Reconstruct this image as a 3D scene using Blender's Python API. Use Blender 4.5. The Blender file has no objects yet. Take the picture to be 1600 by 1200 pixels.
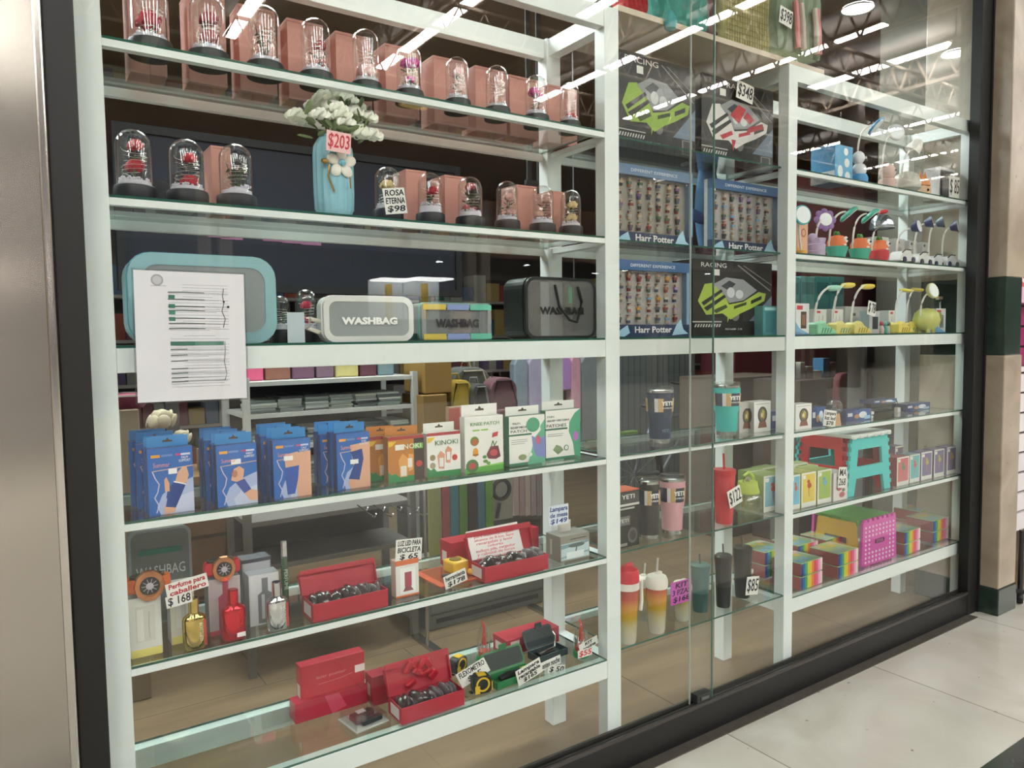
import bpy, bmesh, math, random
from math import sin, cos, pi, radians
from mathutils import Vector, Matrix, Euler
import numpy as np
random.seed(7)
sc = bpy.context.scene
COL = sc.collection

# ------------------------------------------------------------------ camera
YAW, PIT, ROLL, FPX = radians(33.97177), radians(-3.64282), radians(-0.75889), 1157.679
CAM = Vector((-0.1805, -1.740, 1.3732))
_f = Vector((sin(YAW)*cos(PIT), cos(YAW)*cos(PIT), sin(PIT)))
_r0 = Vector((cos(YAW), -sin(YAW), 0)); _u0 = _r0.cross(_f)
RR = _r0*cos(ROLL) + _u0*sin(ROLL); UU = -_r0*sin(ROLL) + _u0*cos(ROLL)
cd = bpy.data.cameras.new('camera'); cam = bpy.data.objects.new('camera', cd); COL.objects.link(cam)
cd.sensor_fit = 'HORIZONTAL'; cd.sensor_width = 36.0; cd.lens = 36.0*FPX/1600
cd.clip_start = 0.05; cd.clip_end = 200
cam.matrix_world = Matrix(((RR.x, UU.x, -_f.x, CAM.x), (RR.y, UU.y, -_f.y, CAM.y), (RR.z, UU.z, -_f.z, CAM.z), (0, 0, 0, 1)))
sc.camera = cam
# ------------------------------------------------------------------ colour management, world, bounces
sc.view_settings.view_transform = 'Standard'; sc.view_settings.look = 'None'
sc.view_settings.gamma = 1; sc.view_settings.use_curve_mapping = False
sc.view_settings.exposure = 2.25
w = bpy.data.worlds.new('world'); sc.world = w; w.use_nodes = True
w.node_tree.nodes['Background'].inputs[0].default_value = (.60, .60, .58, 1)
w.node_tree.nodes['Background'].inputs[1].default_value = 0.25
try:
    sc.cycles.transparent_max_bounces = 40; sc.cycles.max_bounces = 8; sc.cycles.glossy_bounces = 4
    sc.cycles.diffuse_bounces = 3; sc.cycles.sample_clamp_indirect = 3.0
    sc.cycles.caustics_reflective = False; sc.cycles.caustics_refractive = False
except Exception: pass

# ------------------------------------------------------------------ finding a place from a direction of view
def dr(u, v): return RR*((u-800)/FPX) + UU*((600-v)/FPX) + _f
def at(u, v, y):
    d = dr(u, v); return CAM + d*((y-CAM.y)/d.y)
def onz(u, v, z):
    d = dr(u, v); return CAM + d*((z-CAM.z)/d.z)
def X(u, y, z):
    n = RR - _f*((u-800)/FPX)
    return CAM.x - ((y-CAM.y)*n.y + (z-CAM.z)*n.z)/n.x
def Zat(u, v, y): return at(u, v, y).z
def dia(du, x, y, z): return du*(Vector((x, y, z))-CAM).dot(_f)/FPX

# ------------------------------------------------------------------ materials
def lin(c):
    if isinstance(c, str):
        c = c.lstrip('#'); c = [int(c[i:i+2], 16)/255 for i in (0, 2, 4)]
    return tuple((x/12.92 if x <= .04045 else ((x+.055)/1.055)**2.4) for x in c)
_M = {}
def M(c, rough=.5, metal=0.0, emit=0.0, coat=0.0, noise=0.0, scale=30):
    key = (str(c), rough, metal, emit, coat, noise, scale)
    if key in _M: return _M[key]
    m = bpy.data.materials.new('mat_%d' % len(_M)); m.use_nodes = True
    nt = m.node_tree; b = nt.nodes['Principled BSDF']; L = lin(c)
    b.inputs['Base Color'].default_value = (*L, 1); b.inputs['Roughness'].default_value = rough
    b.inputs['Metallic'].default_value = metal
    if coat: b.inputs['Coat Weight'].default_value = coat; b.inputs['Coat Roughness'].default_value = .06
    if emit:
        b.inputs['Emission Color'].default_value = (*L, 1); b.inputs['Emission Strength'].default_value = emit
    if noise:
        tc = nt.nodes.new('ShaderNodeTexCoord'); n = nt.nodes.new('ShaderNodeTexNoise'); n.inputs['Scale'].default_value = scale
        n.inputs['Detail'].default_value = 4
        nt.links.new(tc.outputs['Object'], n.inputs['Vector'])
        mx = nt.nodes.new('ShaderNodeMix'); mx.data_type = 'RGBA'
        nt.links.new(n.outputs['Fac'], mx.inputs[0])
        mx.inputs[6].default_value = (*[x*(1-noise) for x in L], 1); mx.inputs[7].default_value = (*[min(1, x*(1+noise)) for x in L], 1)
        nt.links.new(mx.outputs[2], b.inputs['Base Color'])
    _M[key] = m; return m
def glassy(tint=(1, 1, 1), f0=.045, rough=0.0, key=None, power=5.0, top=.95):
    k = ('glass', tint, f0, rough, power, top)
    if k in _M: return _M[k]
    m = bpy.data.materials.new('glass_%d' % len(_M)); m.use_nodes = True; nt = m.node_tree; nt.nodes.clear()
    o = nt.nodes.new('ShaderNodeOutputMaterial'); t = nt.nodes.new('ShaderNodeBsdfTransparent'); g = nt.nodes.new('ShaderNodeBsdfGlossy')
    t.inputs[0].default_value = (*tint, 1); g.inputs['Roughness'].default_value = rough; g.inputs['Color'].default_value = (1, 1, 1, 1)
    lw = nt.nodes.new('ShaderNodeLayerWeight'); lw.inputs[0].default_value = .5
    p = nt.nodes.new('ShaderNodeMath'); p.operation = 'POWER'; p.inputs[1].default_value = power
    ma = nt.nodes.new('ShaderNodeMath'); ma.operation = 'MULTIPLY_ADD'; ma.inputs[1].default_value = top; ma.inputs[2].default_value = f0
    mx = nt.nodes.new('ShaderNodeMixShader')
    nt.links.new(lw.outputs['Facing'], p.inputs[0]); nt.links.new(p.outputs[0], ma.inputs[0]); nt.links.new(ma.outputs[0], mx.inputs[0])
    nt.links.new(t.outputs[0], mx.inputs[1]); nt.links.new(g.outputs[0], mx.inputs[2]); nt.links.new(mx.outputs[0], o.inputs[0])
    _M[k] = m; return m
WHITE = M('#e6edeb', .38); PANE = glassy((.975, .988, .98), .030); SHELF = glassy((.93, .97, .95), .085)
EDGE = M('#2c5a4c', .15); CLEAR = glassy((.97, .975, .97), .055); CLEAR2 = glassy((.86, .87, .87), .06, .12)
FILM = glassy((.9, .9, .9), .10, .15); BLACK = M('#141313', .45); INK = M('#15151c', .7)
STEEL = M('#b9b9b6', .22, 1.0); PAPER = M('#eeeceb', .7)

def milky(c, a, rough=.25):
    m = M(c, rough).copy(); m.node_tree.nodes['Principled BSDF'].inputs['Alpha'].default_value = a; return m
# ------------------------------------------------------------------ mesh builder
class G:
    def __init__(s): s.bm = bmesh.new()
    def _mi(s, fs, mi, sm=False):
        for f in fs: f.material_index = mi; f.smooth = sm
        return s
    def box(s, c, d, mi=0, rot=None, side=None):
        r = bmesh.ops.create_cube(s.bm, size=1)
        mt = Matrix.Translation(c) @ ((rot.to_matrix().to_4x4()) if rot else Matrix()) @ Matrix.Diagonal((*d, 1))
        fs = list({f for v in r['verts'] for f in v.link_faces})
        if side is not None:
            for f in fs:
                f.normal_update(); f.material_index = mi if f.normal.y < -.5 else side
        else: s._mi(fs, mi)
        bmesh.ops.transform(s.bm, matrix=mt, verts=r['verts']); return s
    def b(s, x0, x1, y0, y1, z0, z1, mi=0, side=None):
        return s.box(((x0+x1)/2, (y0+y1)/2, (z0+z1)/2), (abs(x1-x0), abs(y1-y0), abs(z1-z0)), mi, None, side)
    def lathe(s, prof, n=20, mi=0, c=(0, 0, 0), rot=None, sx=1, sy=1):
        rings = []; mt = rot.to_matrix() if rot else Matrix.Identity(3); c = Vector(c)
        for r, z in prof:
            if r < 1e-6: rings.append([s.bm.verts.new(c + mt @ Vector((0, 0, z)))])
            else: rings.append([s.bm.verts.new(c + mt @ Vector((r*cos(2*pi*k/n)*sx, r*sin(2*pi*k/n)*sy, z))) for k in range(n)])
        for a, b2 in zip(rings, rings[1:]):
            for k in range(n):
                k2 = (k+1) % n
                q = [a[0]] if len(a) == 1 else [a[k], a[k2]]
                q += [b2[0]] if len(b2) == 1 else [b2[k2], b2[k]]
                if len(q) >= 3:
                    f = s.bm.faces.new(q); f.material_index = mi; f.smooth = True
        return s
    def cyl(s, c, r, h, mi=0, n=16, r2=None, rot=None):
        r2 = r if r2 is None else r2
        return s.lathe([(0, 0), (r, 0), (r2, h), (0, h)], n, mi, c, rot)
    def ball(s, c, r, mi=0, n=12, sq=(1, 1, 1), rot=None):
        if not isinstance(r, (int, float)): sq = r; r = 1
        res = bmesh.ops.create_uvsphere(s.bm, u_segments=n, v_segments=max(6, n*2//3), radius=r)
        mt = Matrix.Translation(c) @ ((rot.to_matrix().to_4x4()) if rot else Matrix()) @ Matrix.Diagonal((*sq, 1))
        bmesh.ops.transform(s.bm, matrix=mt, verts=res['verts'])
        return s._mi({f for v in res['verts'] for f in v.link_faces}, mi, True)
    def tube(s, pts, r, mi=0, n=8):
        pts = [Vector(p) for p in pts]; rings = []
        rs = r if isinstance(r, (list, tuple)) else [r]*len(pts)
        for i, p in enumerate(pts):
            t = (pts[min(i+1, len(pts)-1)]-pts[max(i-1, 0)]).normalized()
            a = t.cross(Vector((0, 0, 1)) if abs(t.z) < .9 else Vector((1, 0, 0))).normalized(); b2 = t.cross(a)
            rings.append([s.bm.verts.new(p + (a*cos(2*pi*k/n)+b2*sin(2*pi*k/n))*rs[i]) for k in range(n)])
        fs = []
        for a, b2 in zip(rings, rings[1:]):
            for k in range(n): fs.append(s.bm.faces.new([a[k], a[(k+1) % n], b2[(k+1) % n], b2[k]]))
        fs.append(s.bm.faces.new(rings[0][::-1])); fs.append(s.bm.faces.new(rings[-1]))
        return s._mi(fs, mi, True)
    def prism(s, pts, y0, y1, mi=0, mt=None, side=None):          # outline in x,z pushed along y
        mt = mt or Matrix()
        a = [s.bm.verts.new(mt @ Vector((x, y0, z))) for x, z in pts]; b2 = [s.bm.verts.new(mt @ Vector((x, y1, z))) for x, z in pts]
        n = len(pts); fs = [s.bm.faces.new(a), s.bm.faces.new(b2[::-1])]; s._mi(fs, mi)
        fs = [s.bm.faces.new([a[(k+1) % n], a[k], b2[k], b2[(k+1) % n]]) for k in range(n)]
        return s._mi(fs, mi if side is None else side)
    def ring(s, outer, inner, y0, y1, mi=0):                     # frame between two outlines with the same count
        n = len(outer); V = lambda p, y: s.bm.verts.new((p[0], y, p[1]))
        a = [V(p, y0) for p in outer]; b2 = [V(p, y0) for p in inner]; c = [V(p, y1) for p in outer]; d = [V(p, y1) for p in inner]; fs = []
        for k in range(n):
            j = (k+1) % n
            fs += [s.bm.faces.new(q) for q in ([a[k], a[j], b2[j], b2[k]], [c[j], c[k], d[k], d[j]], [a[j], a[k], c[k], c[j]], [b2[k], b2[j], d[j], d[k]])]
        return s._mi(fs, mi)
    def obj(s, name, mats, parent=None, loc=None, rot=None, bevel=0, recalc=True):
        if recalc: bmesh.ops.recalc_face_normals(s.bm, faces=s.bm.faces[:])
        me = bpy.data.meshes.new(name); s.bm.to_mesh(me); s.bm.free()
        for m in (mats if isinstance(mats, (list, tuple)) else [mats]): me.materials.append(m)
        if any(p.use_smooth for p in me.polygons): me.set_sharp_from_angle(angle=radians(38))
        o = bpy.data.objects.new(name, me); COL.objects.link(o)
        if parent: o.parent = parent
        if loc is not None: o.location = loc
        if rot is not None: o.rotation_euler = rot
        if bevel:
            md = o.modifiers.new('bevel', 'BEVEL'); md.width = bevel; md.segments = 2; md.limit_method = 'ANGLE'
        return o
def tag(o, label, cat, group=None, kind=None):
    o['label'] = label; o['category'] = cat
    if group: o['group'] = group
    if kind: o['kind'] = kind
    return o
def T(name, label, cat, loc, rz=0, group=None):
    o = bpy.data.objects.new(name, None); COL.objects.link(o); o.location = loc; o.rotation_euler = (0, 0, rz)
    o.empty_display_size = .02; return tag(o, label, cat, group)
def S(o): o['kind'] = 'structure'; return o
def rrect(x0, x1, z0, z1, r, n=5):
    P = []
    for cx, cz, a0 in ((x1-r, z1-r, 0), (x0+r, z1-r, 90), (x0+r, z0+r, 180), (x1-r, z0+r, 270)):
        for k in range(n+1):
            a = radians(a0+90*k/n); P.append((cx+r*cos(a), cz+r*sin(a)))
    return P
def ell(cx, cz, rx, rz, n=16): return [(cx+rx*cos(2*pi*k/n), cz+rz*sin(2*pi*k/n)) for k in range(n)]
_TM = {}
def text(s, size, loc, mat, parent, rot=(pi/2, 0, 0), width=None, name='lettering', shear=0, off=0.0):
    k = (s, round(size, 5), shear, off, mat.name)
    if k not in _TM:
        c = bpy.data.curves.new(name, 'FONT'); c.body = s; c.size = size; c.align_x = 'CENTER'; c.align_y = 'CENTER'
        c.extrude = .0003; c.shear = shear; c.offset = off; c.resolution_u = 2; c.space_line = .85; c.materials.append(mat)
        tmp = bpy.data.objects.new('tmp', c); me = bpy.data.meshes.new_from_object(tmp)
        bpy.data.objects.remove(tmp); bpy.data.curves.remove(c); me.name = name
        if not me.materials: me.materials.append(mat)
        xs = [v.co.x for v in me.vertices]; _TM[k] = (me, (max(xs)-min(xs)) if xs else size)
    me, wd = _TM[k]
    o = bpy.data.objects.new(name, me); COL.objects.link(o); o.location = loc; o.rotation_euler = rot
    if parent: o.parent = parent
    if width and wd > 0: o.scale = (min(1.6, max(.45, width/wd)), 1, 1)
    return o
def art(parent, w, h, yf, shapes, name='printed_front', rot=None, loc=(0, 0, 0)):
    """shapes printed on a face w x h whose lower left is (-w/2, 0), front at y = yf"""
    mats = []; g = G(); k = 0; any_ = False; txts = []; step = .0012/max(4, len(shapes))
    mt = Matrix.Translation(loc) @ (Euler(rot).to_matrix().to_4x4() if rot else Matrix())
    for sh in shapes:
        k += 1; y = yf - .0001 - step*k; kind = sh[0]
        P = lambda x, z: ((x-.5)*w, z*h)
        if kind == 't':
            _, x, z, sz, col, st = sh[:6]; wd = sh[6]*w if len(sh) > 6 else None
            px, pz = P(x, z); v = mt @ Vector((px, y-.0004, pz)); e = (mt.to_3x3() @ Euler((pi/2, 0, 0)).to_matrix()).to_euler()
            txts.append((st, sz*h, v, M(col, .6), e, wd)); continue
        col = sh[-1]; m = M(col, .45)
        if m not in mats: mats.append(m)
        mi = mats.index(m)
        if kind == 'r': x0, z0, x1, z1 = sh[1:5]; pts = [P(x0, z0), P(x1, z0), P(x1, z1), P(x0, z1)]
        elif kind == 'e': cx, cz = P(sh[1], sh[2]); pts = ell(cx, cz, sh[3]*w, sh[4]*h)
        elif kind == 'p': pts = [P(*q) for q in sh[1]]
        elif kind == 'l':                                     # polyline of given thickness
            pl = [Vector(P(*q)) for q in sh[1]]; th = sh[2]*w
            for a, b2 in zip(pl, pl[1:]):
                n = (b2-a).normalized(); n = Vector((-n.y, n.x))*th/2
                g.prism([tuple(a-n), tuple(b2-n), tuple(b2+n), tuple(a+n)], y, yf, mi, mt)
            any_ = True; continue
        g.prism(pts, y, yf, mi, mt); any_ = True
    if any_: g.obj(name, mats, parent)
    for st, sz, v, m, e, wd in txts: text(st, sz, v, m, parent, e, wd)

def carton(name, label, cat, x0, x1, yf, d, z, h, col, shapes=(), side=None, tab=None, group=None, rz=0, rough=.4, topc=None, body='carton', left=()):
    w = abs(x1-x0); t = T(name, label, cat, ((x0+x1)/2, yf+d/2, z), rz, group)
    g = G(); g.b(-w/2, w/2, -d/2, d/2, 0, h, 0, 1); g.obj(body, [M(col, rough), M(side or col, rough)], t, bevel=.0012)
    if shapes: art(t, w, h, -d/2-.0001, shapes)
    if left: art(t, d, h, 0, left, 'printed_side', (0, 0, -pi/2), (-w/2-.0001, 0, 0))
    if tab:
        th, tc = tab; gt = G(); gt.prism([(-w*.46, h-.002), (w*.46, h-.002), (w*.46, h+th), (-w*.46, h+th)], d/2-.003, d/2-.001)
        tb = gt.obj('hang_tab', M(tc, .45), t)
        gh = G(); gh.prism([(-w*.12, h+th*.45), (w*.12, h+th*.45), (w*.10, h+th*.62), (w*.04, h+th*.62), (0, h+th*.85), (-w*.04, h+th*.62), (-w*.10, h+th*.62)], d/2-.0042, d/2-.003)
        gh.obj('hang_slot', M('#4a3b30', .6), tb)
    return t
def card(label, u0, u1, v0, v1, y, lines, col='#eceae4', ink='#1a1a20', tilt=0, name='price_card', size=None, lean=0, group='handwritten price cards'):
    """a handwritten card spanning the view directions given, standing or taped at depth y"""
    um = (u0+u1)/2; a = at(u0, (v0+v1)/2, y); b = at(u1, (v0+v1)/2, y); top = at(um, v0, y); bot = at(um, v1, y)
    w = b.x-a.x; h = top.z-bot.z; c = Vector(((a.x+b.x)/2, y, (top.z+bot.z)/2))
    t = T(name, label, 'price card', c, 0, group); t.rotation_euler = (lean, tilt, 0)
    G().b(-w/2, w/2, -.0006, .0006, -h/2, h/2).obj('card', M(col, .7), t)
    n = len(lines); 
    for i, ln in enumerate(lines):
        s_ = lines_h = h*.92/n; cc = ink
        if isinstance(ln, tuple): ln, cc = ln
        text(ln, s_*1.05, (0, -.0012, h*.46-lines_h*(i+.5)), M(cc, .7), t, width=w*.88, off=.0004, shear=.1)
    return t

# ------------------------------------------------------------------ levels (top of the white bars) and post places
LV = dict(s1=1.990, s2=1.671, m=1.360, s3=.987, s4=.672, b=.340); GT = .006
Z1, Z2, ZM, Z3, Z4, ZB = [LV[k]+GT for k in ('s1', 's2', 'm', 's3', 's4', 'b')]
PA, PB, PC, PD, PE, PF = 1.344, 1.4015, 2.242, 2.295, 3.628, 3.680
DEP = .34

# ================================================================== THE MALL OUTSIDE
def marble(name, base, dark, tile=.62, rough=.22, seam='#b8b3a8', mot=.35, scale=2.2):
    m = bpy.data.materials.new(name); m.use_nodes = True; nt = m.node_tree; b = nt.nodes['Principled BSDF']
    tc = nt.nodes.new('ShaderNodeTexCoord'); n = nt.nodes.new('ShaderNodeTexNoise'); n.inputs['Scale'].default_value = scale; n.inputs['Detail'].default_value = 8
    n.inputs['Distortion'].default_value = 1.2
    cr = nt.nodes.new('ShaderNodeValToRGB'); cr.color_ramp.elements[0].position = .5-mot/2; cr.color_ramp.elements[1].position = .5+mot/2
    cr.color_ramp.elements[0].color = (*lin(dark), 1); cr.color_ramp.elements[1].color = (*lin(base), 1)
    nt.links.new(tc.outputs['Object'], n.inputs['Vector']); nt.links.new(n.outputs['Fac'], cr.inputs[0])
    n2 = nt.nodes.new('ShaderNodeTexNoise'); n2.inputs['Scale'].default_value = 26; n2.inputs['Detail'].default_value = 3
    nt.links.new(tc.outputs['Object'], n2.inputs['Vector'])
    c2 = nt.nodes.new('ShaderNodeValToRGB'); c2.color_ramp.elements[0].position = .24; c2.color_ramp.elements[1].position = .30
    c2.color_ramp.elements[0].color = (.28, .26, .22, 1); c2.color_ramp.elements[1].color = (1, 1, 1, 1)
    nt.links.new(n2.outputs['Fac'], c2.inputs[0])
    mx = nt.nodes.new('ShaderNodeMix'); mx.data_type = 'RGBA'; mx.blend_type = 'MULTIPLY'; mx.inputs[0].default_value = .8
    nt.links.new(cr.outputs[0], mx.inputs[6]); nt.links.new(c2.outputs[0], mx.inputs[7]); last = mx.outputs[2]
    if tile:
        br = nt.nodes.new('ShaderNodeTexBrick'); br.offset = 0; br.inputs['Scale'].default_value = 1
        br.inputs['Mortar Size'].default_value = .003; br.inputs['Brick Width'].default_value = tile; br.inputs['Row Height'].default_value = tile
        br.inputs['Color1'].default_value = (1, 1, 1, 1); br.inputs['Color2'].default_value = (.86, .86, .86, 1); br.inputs['Mortar'].default_value = (*lin(seam), 1)
        nt.links.new(tc.outputs['Object'], br.inputs['Vector'])
        m2 = nt.nodes.new('ShaderNodeMix'); m2.data_type = 'RGBA'; m2.blend_type = 'MULTIPLY'; m2.inputs[0].default_value = 1
        nt.links.new(last, m2.inputs[6]); nt.links.new(br.outputs['Color'], m2.inputs[7]); last = m2.outputs[2]
    nt.links.new(last, b.inputs['Base Color']); b.inputs['Roughness'].default_value = rough
    return m
MARB = marble('marble_floor', '#e2ded4', '#cfc9bc', .9)
COLM = marble('marble_column', '#b5a997', '#9a8c7a', 0, .3, scale=3.5)
GREEN = marble('green_marble', '#33453c', '#25342d', 0, .18, scale=6)
def slab(name, x0, x1, y0, y1, z0, z1, m, loc=None): return S(G().b(x0, x1, y0, y1, z0, z1).obj(name, m))
slab('floor', -12, 42, -14, -.058, -.2, 0, MARB)
slab('trim_1', -12, 42, -1.0, -.69, -.01, .0015, GREEN)
slab('wall_front', -12, -.62, -.05, .2, 0, 7.4, M('#b6aea0', .6))
slab('wall_front', 6.1, 42, .25, .5, 0, 7.4, M('#b6aea0', .6))
slab('wall_front', -.62, 4.0, -.05, .0, 3.25, 7.4, M('#a89f92', .6))
slab('wall_mall_left', -12.2, -12, -40, .2, 0, 7.4, M('#7b7268', .7))
slab('wall_mall_right', 42, 42.2, -40, .5, 0, 7.4, M('#7b7268', .7))
slab('floor', -12, 42, -40, -14, -.2, 0, M('#4a463f', .35))
slab('wall_opposite', -12, 42, -14.2, -14, 4.6, 7.4, M('#433a33', .7))
slab('wall_opposite', -12, 42, -40.2, -40, 0, 7.4, M('#3e3a3a', .7))
slab('ceiling', -12, 42, -14, .5, 7.3, 7.5, M('#3f3934', .8))
slab('ceiling', -12, 42, -40, -14.2, 4.7, 4.8, M('#4a423c', .8))
# skylight strips, each a row of bright panels, with a lattice truss hanging beside it
SKY = M('#fffdf9', .5, emit=15.0); TR = M('#a89888', .6)
ORD = 'first second third fourth fifth sixth seventh eighth ninth tenth eleventh twelfth thirteenth fourteenth fifteenth sixteenth seventeenth eighteenth nineteenth twentieth'.split()
gx = [(-9.6, 0), (-6.5, 0), (-3.5, 0), (-.4, 0), (3.45, 0), (6.5, 0), (8.45, 1), (10.55, 0), (13.4, 0), (15.4, 2), (17.4, 0), (20.5, 0), (24.6, 0), (28.3, 0), (32, 0)]
for i, (x, kd) in enumerate(gx):
    t = T('skylight', 'bright skylight strip in the mall roof, %s of fifteen counted from the left end' % ORD[i], 'skylight', (x, -9.7, 7.0), 0, 'skylight strips of the mall roof')
    y0, y1 = ((-13.0, -6.0) if kd == 0 else (-8.8, -7.8) if kd == 1 else (-8.9, -5.8)); wd = .22 if kd < 2 else .32
    y = y0; k = 0
    while y < y1-.05:
        L = min(random.choice([.55, .8, 1.0, 1.25]), y1-y); G().b(-wd/2, wd/2, y+9.7, y+L-.05+9.7, 0, .03).obj('light_panel', SKY, t); y += L
    g = G()
    for s_ in (-1, 1): g.b(s_*(wd/2+.06)-.03, s_*(wd/2+.06)+.03, y0+9.6, y1+9.8, .0, .05)
    g.obj('frame', TR, t)
for i in range(11):
    x = 1.8+i*3.4 if i else 1.8; x = -8.2+i*3.43
    t = T('roof_truss', 'painted steel lattice truss under the mall roof, %s counted from the left end' % ORD[i], 'truss', (x, -9.7, 6.5), 0, 'roof trusses of the mall')
    g = G(); g.b(-.04, .04, -4.2, 9.5, .62, .70); g.b(-.04, .04, -4.2, 9.5, -.04, .03); g.obj('chord', TR, t); g = G()
    n = 24
    for k in range(n):
        ya = -4.2+k*13.7/n; yb = ya+13.7/n/2
        g.tube([(0, ya, 0), (0, yb, .66)], .026, 0, 5); g.tube([(0, yb, .66), (0, ya+13.7/n, 0)], .026, 0, 5)
    g.obj('web', TR, t)
for k, y in enumerate((-6.9, -9.3, -11.7)):
    t = T('roof_truss', 'long cross truss spanning the mall roof, %s from the shop' % ('nearest', 'second', 'farthest')[k], 'truss', (12, y, 6.75), 0)
    g = G(); g.b(-20, 26, -.03, .03, .1, .15); g.b(-20, 26, -.03, .03, -.35, -.31); g.obj('chord', TR, t); g = G()
    for q in range(92):
        xa = -20+q*.5; g.tube([(xa, 0, -.33), (xa+.25, 0, .12), (xa+.5, 0, -.33)], .020, 0, 4)
    g.obj('web', TR, t)
def mall_lamp(x, y, z, s=1.0, lab='round high bay lamp hanging from the mall roof'):
    t = T('high_bay_lamp', lab, 'lamp', (x, y, z), 0, 'high bay lamps of the mall')
    G().lathe([(.05*s, .30*s), (.07*s, .2*s), (.24*s, 0), (.23*s, 0), (.06*s, .19*s), (0, .19*s)], 20).obj('lamp_shade', M('#9a9a92', .4, .6), t)
    G().cyl((0, 0, .02*s), .21*s, .02*s, 0, 20).obj('bulb', M('#f4fff8', .4, emit=16), t)
    G().cyl((0, 0, .29*s), .012, (7.3 if y > -14 else 4.7)-z-.29*s, 0, 6).obj('cord', BLACK, t)
for k_, (x_, y_) in enumerate(((-2, -4.6), (4.2, -4.6), (10.14, -4.6), (13.2, -4.7))): mall_lamp(x_, y_, 6.0, 1.0, 'round high bay lamp before the shop fronts, %s from the left' % ORD[k_])
def vir(u, v, Y):                          # the place whose mirror image in the glass stands in this direction
    p = at(u, v, Y); return Vector((p.x, -.06-Y, p.z))
for k_, (u, v) in enumerate([(436, 438), (496, 437), (551, 441), (686, 405), (736, 420), (708, 448), (764, 447), (712, 460), (823, 411), (930, 424), (975, 420), (905, 402), (1105, 425)]):
    p = vir(u, v, 21.0); mall_lamp(p.x, p.y, p.z-.1, .9 if u < 600 else .62, 'high bay lamp in the hall across the mall, %s of those mirrored left to right' % ORD[k_])
# round column and the shop fronts across the mall, seen only in the glass
p = vir(1333, 150, 9.0)
S(G().cyl((p.x, p.y, 0), .28, 7.3, 0, 24).obj('trim_2', M('#5b5049', .5)))
for i, (x0, x1, c, s_) in enumerate([(-11, -5, '#5b3f52', 0), (-4.6, 3, '#272c3e', 0), (3.4, 9.0, '#20243c', 1), (9.4, 15, '#6b4a3a', 0), (15.4, 22, '#3a2c2a', 0), (22.5, 30, '#7a6a58', 0), (30.5, 41, '#44484c', 0)]):
    t = T('mall_shop', 'shop across the mall hall, bay %s' % 'first second third fourth fifth sixth seventh'.split()[i], 'shop', ((x0+x1)/2, -13.72, 0)); w_ = x1-x0
    G().b(-w_/2, w_/2, -.08, .08, 3.3, 4.65).obj('fascia', M(c, .5), t)
    g = G()
    for sx in (-1, 1): g.b(sx*w_/2-.12, sx*w_/2+.12, -.12, .12, 0, 4.6)
    g.obj('pier', M('#8c8074', .4), t)
    G().b(-w_/2+.3, w_/2-.3, -3.2, -3.0, 0, 3.2).obj('goods_wall', M(['#5a3a46', '#262f46', '#18203a', '#4a382c', '#3a312c', '#5a5048', '#3c4042'][i], .6, noise=.6, scale=3), t)
for x0, x1, zz, c, e_ in ((-4.2, .3, 2.75, '#fff4ea', 5), (-10.6, -5.4, 2.9, '#ffe8f0', 5)):  # glowing bars added so the steel cladding mirrors a bright band
    t = T('added_shop_bar', 'long %s light bar in a shop across the hall' % {'#fff4ea': 'warm white', '#ffe8f0': 'pinkish', '#bfe0ff': 'bluish', '#fff0e0': 'cream'}[c], 'light bar', ((x0+x1)/2, -15.2, zz))
    G().b((x0-x1)/2, (x1-x0)/2, -.1, .1, 0, .12).obj('tube', M(c, .5, emit=e_), t); G().b((x0-x1)/2, (x1-x0)/2, -.12, .12, .12, .18).obj('housing', BLACK, t)
    for sx in (-1, 1): G().cyl((sx*(x1-x0)*.45, 0, .18), .01, 4.7-zz-.18, 0, 6).obj('hanger', BLACK, t)
def shop_case(u0, u1, v0, v1, wh):
    a, b = vir(u0, v1, 12.6), vir(u1, v0, 12.6)
    t = T('glass_counter', 'lit white glass counter across the mall hall, the %s of two mirrored in the pane' % wh, 'counter', ((a.x+b.x)/2, a.y, 0), 0, 'lit counters across the mall'); w_ = b.x-a.x
    G().b(-w_/2, w_/2, -.4, .4, 0, a.z).obj('base', M('#2a2c30', .4), t)
    G().b(-w_/2, w_/2, -.42, -.38, a.z, b.z).obj('back', M('#d8e4e8', .5), t)
    G().b(-w_/2, w_/2, -.3, .3, b.z-.04, b.z).obj('light_strip', M('#ffffff', .5, emit=3), t)
    G().b(-.1, .02, -.2, -.1, a.z, b.z-.1).obj('box', M('#d9b43a', .5), t)
shop_case(588, 640, 437, 500, 'left'); shop_case(643, 698, 436, 500, 'right')

# ------------------------------------------------------------------ what stands beside the shop window
m = M('#b4afa6', .24, 1.0); m = m.copy(); nt = m.node_tree; b_ = nt.nodes['Principled BSDF']
tc = nt.nodes.new('ShaderNodeTexCoord'); mp = nt.nodes.new('ShaderNodeMapping'); mp.inputs['Scale'].default_value = (60, 60, 1.2)
nz = nt.nodes.new('ShaderNodeTexNoise'); nz.inputs['Scale'].default_value = 2; bp = nt.nodes.new('ShaderNodeBump'); bp.inputs['Strength'].default_value = .04
n3 = nt.nodes.new('ShaderNodeTexNoise'); n3.inputs['Scale'].default_value = 1.0; n3.inputs['Detail'].default_value = 0; mp3 = nt.nodes.new('ShaderNodeMapping'); mp3.inputs['Scale'].default_value = (.25, .25, 3.2); nt.links.new(tc.outputs['Object'], mp3.inputs[0]); b3 = nt.nodes.new('ShaderNodeBump'); b3.inputs['Strength'].default_value = .3; b3.inputs['Distance'].default_value = .05
nt.links.new(tc.outputs['Object'], mp.inputs[0]); nt.links.new(mp.outputs[0], nz.inputs['Vector']); nt.links.new(nz.outputs[0], bp.inputs['Height'])
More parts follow.
